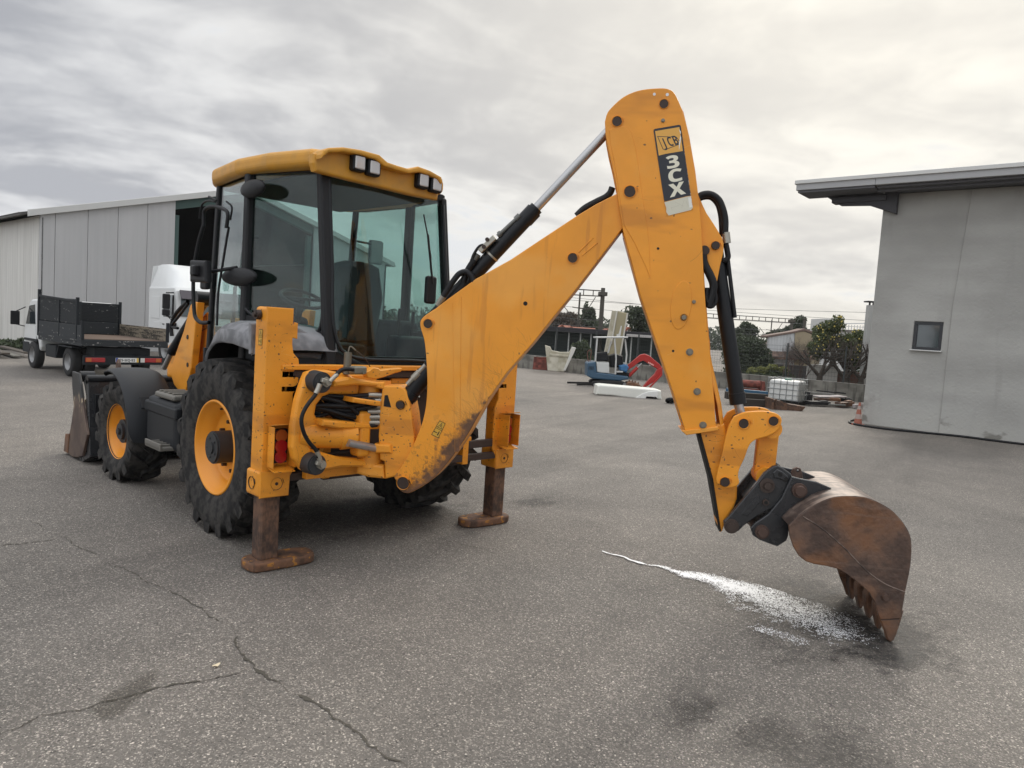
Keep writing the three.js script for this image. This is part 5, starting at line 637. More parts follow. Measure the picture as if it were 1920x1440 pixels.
{
  const w = thing('boundary_wall', 'low stained concrete wall with wire fence along the far edge of the yard', 'wall', [20.2, 0, -17], 9.8);
  for (let k = 0; k < 13; k++) part('wall_panel', box(-10.5 + k * 2.5 + 1.25, 0.3, -0.1, 2.488, 0.62, 0.18, 0.012), M.concrete, w);
  const post = std([0.03, 0.035, 0.035], 0.6); const xs = []; for (let k = 0; k < 13; k++) xs.push(-10.3 + k * 1.95); for (const x of xs) part('fence_post', [box(x, 1.2, -0.1, 0.05, 1.3, 0.05, 0.006)], post, w);
  const wires = []; for (let k = 0; k < 9; k++) wires.push(bar([-10.4, 0.66 + k * 0.135, -0.1], [20, 0.66 + k * 0.135, -0.1], 0.0035, 5)); for (let k = 0; k < 300; k++) { const x = -10.3 + k * 0.1; wires.push(bar([x, 0.62, -0.1], [x, 1.78, -0.1], 0.0022, 4)); } part('wire_mesh', wires, std([0.05, 0.06, 0.055], 0.6), w, { kind: 'stuff' });
}
// ---- beyond the wall, set out on lines square to the yard's long diagonal
const DIAG = rad(45.35), dO = (d) => [-3.3872 + d * Math.sin(DIAG), 0, 5.4586 - d * Math.cos(DIAG)];
const far = (name, label, cat, d, group) => thing(name, label, cat, dO(d), 44.65, group);
const fq = (p, w = 0) => [p[0], p[1], w];
{
  const d = far('platform_shelter', 'long dark platform shelter with white posts behind the wall', 'shelter', 40);
  const t = [[1.731,1.773],[7.699,1.722],[8.027,1.276],[1.748,1.512]];
  part('roof', [slab([[t[0][0] - 5, t[0][1] - 0.05], [t[1][0] + 2, t[0][1] - 0.05], [t[1][0] + 2, t[0][1] + 0.22], [t[0][0] - 5, t[0][1] + 0.22]], -2.5, 0, { b: 0.02 })], std([0.022, 0.021, 0.024], 0.8), d);
  part('back_wall', [box((t[0][0] + t[1][0]) / 2 - 1.5, t[0][1] / 2, -2.3, t[1][0] - t[0][0] + 7, t[0][1], 0.1, 0)], std([0.035, 0.05, 0.047], 0.7), d);
  for (const [x] of [[2.259,.902],[2.958,.948],[3.599,.989],[4.182,1.027],[5.639,1.121],[6.419,.879],[6.798,.904],[7.526,.951]]) part('post', box(x, t[0][1] / 2, -0.3, 0.07, t[0][1] - 0.05, 0.07, 0.006), std([0.36, 0.37, 0.35], 0.6), d);
  const sg = [[6.066,1.85],[7.438,1.823],[7.448,1.707],[6.075,1.735]]; part('sign_board', slab([[sg[0][0], sg[2][1]], [sg[1][0], sg[2][1]], [sg[1][0], sg[0][1]], [sg[0][0], sg[0][1]]], 0.02, 0.06), std([0.42, 0.40, 0.38], 0.6), d);
}
M.tiles = std([1, 1, 1], 0.85, 0, { map: tex(256, 256, (u, v) => { const f = fbm(u * 20, v * 20, 4, 20), r = 0.5 + 0.5 * Math.sin(u * 6.283 * 24); return mix3([0.15, 0.045, 0.025], [0.30, 0.10, 0.055], clamp(0.5 + 0.5 * f + 0.2 * r)); }, { size: [3, 3], srgb: true }) });
M.whitewash = std([0.62, 0.61, 0.58], 0.9);
function redHouse(d, a, b, eave, ridge, label, gable) {     // gable front at the left end, long tiled slope to the right
  const h = far('house', label, 'house', d, 'red roofed houses beyond the railway'); const w = gable;
  part('wall', [box((a + b) / 2, eave / 2, -3, b - a, eave, 6, 0.02), slab([[a, eave], [a + w, eave], [a + w / 2, ridge - 0.12]], -0.3, 0.02, { b: 0.01 })], M.whitewash, h);
  const dep = 3; part('roof', [pane([[a + w, eave - 0.1, 0.35], [b + 0.3, eave - 0.1, 0.35], [b + 0.1, ridge, -dep], [a + w / 2, ridge, -dep]], 0.1), pane([[a + w / 2, ridge + 0.02, 0.15], [a + w + 0.3, eave - 0.15, 0.15], [a + w + 0.3, eave - 0.15, -dep], [a + w / 2, ridge + 0.02, -dep]], 0.1), pane([[a - 0.3, eave - 0.15, 0.15], [a + w / 2, ridge + 0.02, 0.15], [a + w / 2, ridge + 0.02, -dep], [a - 0.3, eave - 0.15, -dep]], 0.1)], M.tiles, h);
  part('window', [box(a + w + (b - a - w) * 0.4, eave * 0.55, 0.02, 0.9, 1.1, 0.06, 0.01)], std([0.05, 0.05, 0.06], 0.3), h); return h;
}
{
  const a = [[3.347,1.721],[4.264,1.78],[3.753,2.184],[6.634,1.758],[4.193,2.169]]; redHouse(60, a[0][0], a[1][0] + 0.3, a[0][1] - 0.1, a[2][1] + 0.1, 'small white house with red roof, furthest to the shelter roof end', a[1][0] - a[0][0]);
  const b = [[4.089,1.649],[4.722,1.69],[6.497,1.762],[4.39,2.176]]; redHouse(58, b[0][0], b[2][0], b[0][1] - 0.1, b[3][1], 'wide white house with long red tiled roof left of the railway mast', b[1][0] - b[0][0]);
  const c = [[6.796,1.739],[7.175,1.764],[7.682,1.797],[7.228,2.19]]; redHouse(58, c[0][0], c[2][0] + 3, c[0][1] - 0.1, c[3][1], 'red tiled roof showing between the railway mast and the tall beige panel', 1.2);
  const e = [[8.809,1.987],[8.984,1.998],[9.675,2.13],[9.081,2.441]]; redHouse(60, e[0][0], e[2][0], e[0][1] - 0.1, e[3][1], 'red tiled house showing just beyond the tall beige panel', 0.9);
}
// ---- railway masts with lattice arms and wires
M.mast = std([0.075, 0.068, 0.055], 0.85);
function mast(d, pole, armY, armEnd, drops, label) {
  const m = far('railway_mast', label, 'railway mast', d, 'masts over the railway'); const r = 0.13;
  part('pole', [bar([pole[1][0], 0, 0], [pole[0][0], pole[0][1], 0], r * 1.15, 14, r * 0.9), box(pole[0][0], armY, 0, 0.5, 0.22, 0.4, 0.02)], M.mast, m);
  const gs = [], h = 0.34, n = Math.round(Math.abs(pole[0][0] - armEnd) / 0.55); gs.push(beam([armEnd, armY + h / 2, 0], [pole[0][0], armY + h / 2, 0], 0.06, 0.06, 0), beam([armEnd, armY - h / 2, 0], [pole[0][0], armY - h * 0.4, 0], 0.06, 0.06, 0));
  for (let k = 0; k <= n; k++) { const x = lerp(armEnd, pole[0][0], k / n); gs.push(beam([x, armY - h / 2, 0], [x, armY + h / 2, 0], 0.05, 0.05, 0)); } part('lattice_arm', gs, M.mast, m);
  for (const x of drops) part('dropper', [bar([x, armY, 0], [x, armY - 1.9, 0], 0.05, 8), bar([x + 0.9, armY - 0.2, 0], [x + 0.05, armY - 1.75, 0], 0.025, 6), bar([x - 1.0, armY - 0.7, 0], [x - 0.05, armY - 1.75, 0], 0.025, 6), bar([x - 0.4, armY - 0.85, 0], [x + 0.5, armY - 0.95, 0], 0.03, 6)], M.mast, m);
  return m;
}
{
  const p = [[4.848,4.38],[4.879,-.207],[4.781,4.041],[2.102,3.869],[3.553,3.689]]; mast(42, [p[0], p[1]], p[2][1], p[3][0], [p[4][0]], 'thick railway mast with lattice arm seen through the gap under the digging arm');
  const q = [[23.266,4.129],[23.389,.384],[23.242,3.902],[14.962,3.457],[21.591,3.66]]; mast(62, [q[0], q[1]], q[2][1], q[3][0], [q[4][0]], 'thinner railway mast above the pale corrugated shed');
  const u = [[17.672,3.485],[17.727,.467]]; const up = far('utility_pole', 'plain leaning wooden pole beside the corrugated shed', 'pole', 45); part('pole', [bar([u[1][0], 0, 0], [u[0][0], u[0][1], 0], 0.10, 10, 0.08)], M.mast, up); part('cap', [box(u[0][0], u[0][1], 0, 0.2, 0.06, 0.2, 0.01)], M.mast, up);
  const wq = [[-3.065,4.011],[31.95,3.745],[-2.999,2.927],[31.995,3.311],[-3.116,4.833],[31.895,4.265],[-2.959,2.275],[32.023,3.051],[-3.087,4.357],[31.813,5.043]]; for (let k = 0; k < 5; k++) { const a = wq[k * 2], b = wq[k * 2 + 1]; const w = tube([fq(a), [lerp(a[0], b[0], 0.5), (a[1] + b[1]) / 2 - 0.25, 0], fq(b)], 0.016, 5, 24); const m = part('overhead_wire', w, std([0.10, 0.10, 0.10], 0.7), null, { f: 44.65, at: dO(60) }); tag(m, 'thin overhead railway wire against the sky beyond the masts', 'wire', 'overhead railway wires'); }
}
// ---- sheds on the right
M.shedWhite = std([1, 1, 1], 0.7, 0, { map: tex(256, 256, (u, v) => { const r = Math.abs(Math.sin(u * 6.283 * 8)), s = fbm(u * 20, v * 2, 4, 20, 0.5, 2); return mix3([0.30, 0.31, 0.31], [0.52, 0.53, 0.53], clamp(0.55 + 0.3 * r + 0.4 * s)); }, { size: [2.4, 2.4], srgb: true }) });
M.shedTan = std([0.30, 0.25, 0.17], 0.85); M.oldTile = std([1, 1, 1], 0.9, 0, { map: tex(256, 256, (u, v) => mix3([0.05, 0.033, 0.026], [0.14, 0.085, 0.062], sstep(-0.4, 0.5, fbm(u * 12, v * 12, 5, 12))), { size: 2.5, srgb: true }) });
{
  const s = far('corrugated_shed', 'pale corrugated shed with tan end wall and low brown tiled lean-to', 'shed', 36); const p = [[12.444,2.13],[13.705,2.422],[13.894,.698],[12.58,.348],[14.142,2.529],[15.036,2.246],[14.031,1.76],[12.452,1.184],[14.921,2.081],[15.289,1.263],[14.549,1.847]];
  part('wall', [slab([[p[3][0], 0], [p[2][0], 0], [p[1][0], p[1][1]], [p[0][0], p[0][1]]], -0.2, 0, { b: 0.01 })], M.shedWhite, s); part('end_wall', [slab([[p[2][0] + 0.01, 0], [p[5][0], 0], [p[5][0], p[5][1]], [p[4][0], p[4][1]], [p[1][0] + 0.01, p[1][1]]], -0.2, 0.03, { b: 0.01 })], M.shedTan, s);
  part('roof', [slab([[p[0][0] - 0.1, p[0][1] - 0.02], [p[1][0], p[1][1]], [p[4][0], p[4][1] + 0.02], [p[5][0] + 0.3, p[5][1]], [p[5][0] + 0.3, p[5][1] + 0.1], [p[4][0], p[4][1] + 0.13], [p[1][0], p[1][1] + 0.09], [p[0][0] - 0.1, p[0][1] + 0.07]], -0.9, 0.06, { b: 0.01 })], std([0.16, 0.11, 0.09], 0.8), s);
  const q = [[11.121,1.176],[11.612,1.442],[12.476,1.709],[13.231,2.131],[13.567,1.312],[12.305,1.042],[11.036,1.077]]; part('lean_to_roof', [pane([[q[6][0], q[6][1], 0.6], [q[4][0] + 1, q[4][1] - 0.1, 0.6], [q[3][0] + 1, q[3][1] + 0.15, -2], [q[1][0], q[1][1], -2]], 0.12)], M.oldTile, s); part('lean_to_wall', [box((q[0][0] + q[4][0]) / 2 + 0.5, q[6][1] / 2 - 0.1, 2.6, q[4][0] - q[0][0] + 1, q[6][1] - 0.15, 0.1, 0.01)], std([0.035, 0.03, 0.028], 0.9), s);
  for (const [x] of [[11.301,.743],[11.907,.782],[13.025,.854]]) part('post', bar([x, 0, 4], [x, q[6][1] - 0.1, 4], 0.07, 8), std([0.16, 0.15, 0.14], 0.9), s);
  const g = far('garden_wall', 'white garden wall with a brown gate behind the bare fruit trees', 'wall', 29); const r = [[11.679,1.139],[12.864,1.174],[12.975,.052],[14.358,.888],[14.434,.147]]; part('wall', [box((r[0][0] + r[1][0]) / 2, r[0][1] / 2 - 0.1, 0, r[1][0] - r[0][0], r[0][1] + 0.1, 0.15, 0.01)], M.whitewash, g); part('gate', [box((r[1][0] + r[3][0]) / 2, r[3][1] / 2, 0, r[3][0] - r[1][0] - 0.05, r[3][1], 0.08, 0.01)], std([0.10, 0.05, 0.035], 0.85), g);
  const t = far('terrace_house', 'flat roofed pale house with a white railing above the lemon tree', 'house', 44); const k = [[18.455,3.553],[19.124,3.596],[19.258,2.229],[19.092,3.275],[21.495,3.302],[21.521,3.048],[19.129,2.893]]; part('wall', [box((k[2][0] + k[4][0]) / 2, k[6][1] / 2, -2, k[4][0] - k[2][0], k[6][1], 4, 0.02), box((k[0][0] + k[1][0]) / 2, k[0][1] / 2, -1, k[1][0] - k[0][0], k[0][1], 2, 0.02)], std([0.55, 0.55, 0.53], 0.9), t);
  const rl = [beam([k[3][0], k[3][1], 0], [k[4][0], k[4][1] + 0.15, 0], 0.06, 0.06, 0)]; for (let i = 0; i <= 14; i++) { const x = lerp(k[3][0], k[4][0], i / 14); rl.push(beam([x, k[6][1] - 0.05, 0], [x, k[3][1], 0], 0.035, 0.035, 0)); } part('railing', rl, std([0.6, 0.6, 0.6], 0.6), t); part('roof_slab', [box((k[2][0] + k[4][0]) / 2, k[6][1] + 0.02, -2, k[4][0] - k[2][0] + 0.3, 0.1, 4.4, 0.01)], std([0.16, 0.15, 0.14], 0.9), t);
  const cst = far('chimney_stack', 'tall narrow white chimney showing beside the grey rendered building', 'chimney', 27); const y = [[12.859,3.43],[13.034,3.442],[12.984,3.556],[12.995,.722]]; part('stack', [box((y[0][0] + y[1][0]) / 2 + 0.05, y[0][1] / 2, 0, 0.26, y[0][1], 0.26, 0.01)], std([0.42, 0.42, 0.40], 0.9), cst); part('cap', [box((y[0][0] + y[1][0]) / 2, y[2][1], 0, 0.34, 0.05, 0.34, 0.01), box(y[0][0] + 0.02, (y[0][1] + y[2][1]) / 2, 0.1, 0.05, y[2][1] - y[0][1], 0.05, 0), box(y[1][0] - 0.02, (y[0][1] + y[2][1]) / 2, 0.1, 0.05, y[2][1] - y[0][1], 0.05, 0)], std([0.03, 0.03, 0.03], 0.8), cst);
}
// ---------------------------------------------------------------- trees and shrubs
const leafMat = (c) => new THREE.MeshPhysicalMaterial({ color: lin(...c), roughness: 0.9, transmission: 0.3, thickness: 0, side: THREE.DoubleSide });
const LEAF = { dark: leafMat([0.05, 0.066, 0.032]), mid: leafMat([0.062, 0.085, 0.034]), lemon: leafMat([0.075, 0.095, 0.028]), brown: leafMat([0.085, 0.065, 0.045]), yellow: leafMat([0.20, 0.21, 0.06]) };
const BARK = std([0.055, 0.043, 0.034], 0.95), TWIG = std([0.12, 0.095, 0.08], 0.95);
function crown(parent, blobs, n, size, mat, seed, name = 'crown') {     // leaf-sized faces through the volume of several clumps [x, y, z, rx, ry, rz]
  const r = rng(seed), pos = []; const tot = blobs.reduce((s, b) => s + b[3] * b[4] * b[5], 0);
  for (const b of blobs) { const m = Math.ceil(n * b[3] * b[4] * b[5] / tot); for (let k = 0; k < m; k++) {
    let x, y, z, q; do { x = r() * 2 - 1; y = r() * 2 - 1; z = r() * 2 - 1; q = Math.hypot(x, y, z); } while (q > 1 || (q < 0.55 && r() < 0.5)); const w = 1 + 0.5 * fbm(b[0] + x * 2.2, b[1] + y * 2.2 + z, 3); const c = V(b[0] + x * b[3] * w, b[1] + y * b[4] * w, b[2] + z * b[5] * w); const s = size * (0.6 + r() * 0.8);
    const e = new THREE.Euler(r() * 6.3, r() * 6.3, r() * 6.3); const A = V(-s * 0.35, -s * 0.5, 0).applyEuler(e), B = V(s * 0.35, -s * 0.35, 0).applyEuler(e), C = V(0, s * 0.6, 0).applyEuler(e); for (const v of [A, B, C]) { v.add(c); pos.push(v.x, Math.max(0.02, v.y), v.z); }
  } }
  const g = new THREE.BufferGeometry(); g.setAttribute('position', new THREE.Float32BufferAttribute(pos, 3)); g.computeVertexNormals(); g.setAttribute('uv', new THREE.Float32BufferAttribute(new Float32Array(pos.length / 3 * 2), 2)); return part(name, g, mat, parent, { uv: true });
}
function branches(base, dir, len, rad0, depth, r, out, spread = 0.6, up = 0.12) {
  const end = base.clone().addScaledVector(dir, len); out.push(bar(base.toArray(), end.toArray(), rad0, depth > 2 ? 7 : 4, rad0 * 0.68)); if (depth <= 0) return;
  const k = 2 + (r() < 0.55 ? 1 : 0); for (let i = 0; i < k; i++) { const d = dir.clone().add(V((r() - 0.5) * 2 * spread, (r() - 0.35) * spread + up, (r() - 0.5) * 2 * spread)).normalize(); branches(base.clone().lerp(end, 0.65 + r() * 0.35), d, len * (0.62 + r() * 0.25), rad0 * 0.62, depth - 1, r, out, spread, up); }
}
function leafyTree(d, c, rx, ry, kind, label, seed, n = 5000, size = 0.3, group) {
  const t = far('tree', label, 'tree', d, group), r = rng(seed), bl = []; for (let k = 0; k < 7; k++) bl.push([c[0] + (r() - 0.5) * rx * 1.3, c[1] + (r() - 0.45) * ry * 1.3, (r() - 0.5) * rx, rx * (0.4 + r() * 0.3), ry * (0.4 + r() * 0.3), rx * 0.55]);
  const out = []; branches(V(c[0], 0, 0), V(0, 1, 0), Math.max(0.5, (c[1] - ry * 0.4) * 0.55), 0.03 * c[1] + 0.04, 2, r, out, 0.5); part('trunk', out, BARK, t); crown(t, bl, n, size, LEAF[kind], seed + 1); return t;
}
function bareTree(d, x, h, label, seed, group, spread = 0.28, r0 = 0.008, w = 0) { const t = far('bare_tree', label, 'bare tree', d, group), r = rng(seed), out = []; const trunk = [bar([x, 0, w], [x, h * 0.36, w], h * r0, 7, h * r0 * 0.7)]; for (let k = 0; k < 3; k++) branches(V(x, h * (0.2 + k * 0.08), w), V((r() - 0.5) * spread, 1, (r() - 0.5) * spread).normalize(), h * 0.27, h * r0 * 0.6, 5, r, out, spread, 0.25); part('trunk', trunk, TWIG, t); part('twigs', out, TWIG, t); return t; }
{
  const p = [[5.171,2.497],[6.601,2.425],[7.403,2.696],[5.884,2.488],[8.236,2.531],[12.927,3.489],[13.402,2.319],[8.903,2.41]];
  leafyTree(75, [p[0][0], p[0][1] - 0.6], 1.7, 1.6, 'brown', 'brownish round tree above the red roofs by the boom edge', 61, 3500, 0.35);
  leafyTree(75, [p[1][0], p[1][1] - 0.5], 1.3, 1.5, 'dark', 'dark bushy tree behind the long red roof', 63, 3500, 0.32);
  leafyTree(75, [p[2][0], p[2][1] - 0.2], 0.8, 1.8, 'dark', 'dark pointed conifer behind the long red roof', 65, 3000, 0.3);
  leafyTree(75, [p[4][0], p[4][1] - 0.2], 1.5, 0.9, 'dark', 'low dark tree just before the railway mast', 67, 2500, 0.3);
  leafyTree(50, [[8.84,2.402]][0], 1.3, 1.7, 'dark', 'dark tree close against the inner edge of the dipper', 69, 5000, 0.26);
  const b = [[6.61,.645],[7.396,.696],[8.576,.772],[9.363,.823],[10.018,.866],[7.855,.726],[6.348,4.364],[8.303,4.556],[10.608,.904],[6.085,.611]]; [0, 1, 5, 2, 3, 4].forEach((k, i) => bareTree(90, b[k][0], b[6][1] * 0.8 * (0.92 + 0.16 * Math.sin(i * 2.3)), 'tall bare poplar standing in a row behind the red roofs', 200 + i, 'bare poplars beyond the red roofs', 0.22));
  const c = [[30.06,2.08],[31.095,2.147],[32.269,2.223],[33.511,2.303],[34.546,2.37],[30.541,4.463],[29.024,2.013]]; [0, 1, 2, 3, 4, 6].forEach((k, i) => bareTree(95, c[k][0], c[5][1] * 0.62 * (0.85 + 0.2 * Math.sin(i * 1.9)), 'bare grey tree far off between the bucket ram and the shed', 230 + i, 'bare trees far off beside the shed', 0.3));
  leafyTree(70, [[21.967,2.89]][0], 1.0, 0.75, 'dark', 'dark round topped tree just beside the black bucket ram', 71, 3500, 0.24);
  leafyTree(70, [[24.89,2.773]][0], 0.9, 0.4, 'dark', 'small dark tree peeping over the shed roof edge', 73, 1500, 0.24);
  leafyTree(64, [[24.516,3.355]][0], 1.0, 0.9, 'dark', 'dark tree behind the thinner railway mast', 75, 3500, 0.24);
  const hq = [[10.019,1.507],[9.515,1.316],[10.55,1.156],[10.16,.949]]; const hedge = far('laurel_bush', 'large dark green bush beside the black bucket ram', 'bush', 31); crown(hedge, [[hq[0][0], hq[0][1], 0, 0.75, 0.6, 0.6], [hq[1][0], hq[1][1], -0.2, 0.6, 0.7, 0.6], [hq[2][0], hq[2][1], 0.2, 0.4, 0.45, 0.4], [hq[3][0], hq[3][1], 0, 0.9, 0.7, 0.7], [hq[3][0], 0.6, 0, 1.1, 0.7, 0.7]], 16000, 0.10, LEAF.dark, 81); part('stem', [bar([hq[3][0], 0, 0], [hq[3][0], 1, 0], 0.06, 8)], BARK, hedge);
  const yb = [[9.908,.769],[9.531,.702],[10.322,.881],[10.753,.824]]; const yel = far('flowering_shrub', 'low yellow-green shrub in front of the shed posts', 'shrub', 29); crown(yel, yb.map((q) => [q[0], q[1] - 0.05, 0, 0.22, 0.14, 0.2]), 1500, 0.09, LEAF.yellow, 83); crown(yel, yb.map((q) => [q[0], q[1] - 0.28, 0, 0.35, 0.2, 0.3]), 2000, 0.09, LEAF.mid, 84);
  const gb = [[3.068,.974],[3.24,.662]]; const gs = far('green_shrub', 'round green shrub behind the wall beside the leaning white panel', 'shrub', 34); crown(gs, [[gb[0][0], gb[0][1] - 0.1, 0, 0.45, 0.55, 0.4], [gb[1][0], gb[1][1] - 0.3, 0, 0.5, 0.5, 0.4]], 7000, 0.09, LEAF.mid, 85); part('stem', [bar([gb[1][0], 0, 0], [gb[1][0], 0.8, 0], 0.04, 6)], BARK, gs);
  // lemon tree and the bare fruit trees under it
  const lt = far('lemon_tree', 'lemon tree full of yellow fruit beside the grey rendered building', 'lemon tree', 28), lc = [[11.907,2.467],[11.798,2.114],[12.418,2.052],[12.936,1.983],[13.353,1.908],[12.763,1.665],[13.281,2.21],[11.625,1.796],[12.044,2.741],[13.194,1.448]];
  const lb2 = lc.map((q, i) => [q[0], q[1] - 0.05, (i % 3 - 1) * 0.35, i === 8 ? 0.22 : 0.4, i === 8 ? 0.3 : 0.36, 0.45]); crown(lt, lb2, 9000, 0.10, LEAF.lemon, 91); crown(lt, lb2.map((b) => [b[0] + 0.1, b[1] - 0.12, b[2] - 0.2, b[3], b[4], b[5]]), 6000, 0.10, LEAF.mid, 92);
  { const r = rng(93), gs2 = []; for (let k = 0; k < 150; k++) { const b = lb2[Math.floor(r() * lb2.length)], g = new THREE.IcosahedronGeometry(0.026, 1); g.scale(1, 1.25, 1); g.translate(b[0] + (r() - 0.5) * b[3] * 2, b[1] + (r() - 0.4) * b[4] * 1.8, b[2] + b[5] * (0.3 + r() * 0.7)); gs2.push(g); } part('lemon', gs2, std([0.52, 0.42, 0.10], 0.6), lt, { kind: 'stuff' }); const o = []; branches(V(lc[3][0], 0, 0), V(-0.1, 1, 0).normalize(), 1.0, 0.09, 4, r, o, 0.55); part('trunk', o, BARK, lt); }
  const ft = (x, lean, seed, label) => { const t = far('fruit_tree', label, 'fruit tree', 26.5, 'bare fruit trees behind the wall'), r = rng(seed), o = [], tw = []; const b = V(x, 0.1, 0); o.push(bar([x, 0, 0], [x + lean * 0.1, 0.75, 0], 0.13, 10, 0.10)); const st = V(x + lean * 0.1, 0.7, 0); for (const q of [[-0.75, 0.75], [0.85, 0.95], [0.3, 1.0]]) { branches(st, V(q[0], q[1], (r() - 0.5) * 0.5).normalize(), 0.62, 0.075, 2, r, o, 0.5, 0.05); branches(st.clone().add(V(q[0] * 0.4, q[1] * 0.4, 0)), V(q[0], q[1] * 0.7, (r() - 0.5)).normalize(), 0.42, 0.022, 6, r, tw, 0.75, 0.05); } part('trunk', o, BARK, t); part('twigs', tw, std([0.085, 0.07, 0.06], 0.95), t); };
  const fx = [[11.121,.147],[12.069,.209],[12.649,.247]]; ft(fx[0][0], 0.3, 301, 'bare fruit tree with a wide forked dark trunk, nearest the caged tank'); ft(fx[1][0], -0.2, 303, 'bare fruit tree between the forked one and the grey building, before the brown gate'); ft(fx[2][0], 0, 305, 'bare fruit tree closest to the grey rendered building');
  const bb = far('bare_bush', 'tangled bare reddish bush in front of the brown tiled lean-to', 'bush', 28.5), bo = [], br2 = rng(401), bx = [[10.583,.673],[10.998,.7],[11.372,.724]]; for (const q of bx) for (let k = 0; k < 3; k++) branches(V(q[0] + (br2() - 0.5) * 0.5, 0.3, (br2() - 0.5) * 0.4), V((br2() - 0.5) * 0.6, 1, (br2() - 0.5) * 0.5).normalize(), 0.55, 0.016, 6, br2, bo, 0.5, 0.05); part('twigs', bo, std([0.10, 0.07, 0.06], 0.95), bb);
  // far wooded horizon
  const wood = new THREE.Group(); wood.name = 'distant_woods'; wood.userData.kind = 'stuff'; wood.userData.label = 'distant dark treeline along the horizon'; wood.position.set(...dO(170)); wood.rotation.y = rad(44.65 - 90); scene.add(wood); const wb = [], wr = rng(501); for (let k = 0; k < 130; k++) wb.push([-190 + k * 3.0 + wr() * 2, 1.5 + wr() * 1.2, wr() * 10, 3.2 + wr() * 2, 2.0 + wr() * 1.8, 3]); crown(wood, wb, 42000, 0.9, LEAF.dark, 502, 'foliage');
}

// ---------------------------------------------------------------- things standing in the yard
M.truckDark = dull([0.013, 0.016, 0.019], 0.6); M.truckWhite = std([0.62, 0.63, 0.62], 0.35); M.tyreBlack = std([0.018, 0.018, 0.018], 0.85); M.steelGrey = std([0.25, 0.25, 0.25], 0.5, 0.5);
M.bedPaint = std([1, 1, 1], 0.75, 0, { map: tex(512, 512, (u, v) => { const f = fbm(u * 14, v * 30, 5, 14, 0.5, 30), g = fbm(u * 60, v * 60, 3, 60); return mix3([0.014, 0.017, 0.02], [0.30, 0.29, 0.27], sstep(0.56, 0.62, f + 0.35 * g) * 0.8); }, { size: 1.3, srgb: true }) });
M.bedWorn = std([1, 1, 1], 0.85, 0, { map: tex(512, 512, (u, v) => { const f = fbm(u * 5, v * 34, 6, 5, 0.5, 34), g = fbm(u * 50, v * 50, 3, 50); return mix3([0.03, 0.026, 0.02], [0.26, 0.22, 0.16], sstep(-0.35, 0.5, f + 0.6 * g)); }, { size: 1.3, srgb: true }) });
function roadWheel(parent, x, y, z, R, W, turn = 0) {       // wheel facing local z
  const g = new THREE.Group(); g.name = 'wheel'; g.position.set(x, y, z); g.rotation.y = turn; parent.add(g);
  part('tyre', lathe([[R * 0.6, -W / 2], [R * 0.85, -W / 2], [R * 0.97, -W * 0.42], [R, -W * 0.2], [R, W * 0.2], [R * 0.97, W * 0.42], [R * 0.85, W / 2], [R * 0.6, W / 2]], 'z', 32), M.tyreBlack, g); part('rim', lathe([[R * 0.61, W * 0.45], [R * 0.57, W * 0.48], [R * 0.52, W * 0.2], [R * 0.3, W * 0.05], [R * 0.26, W * 0.22], [0.001, W * 0.25]], 'z', 28), M.steelGrey, g);
}
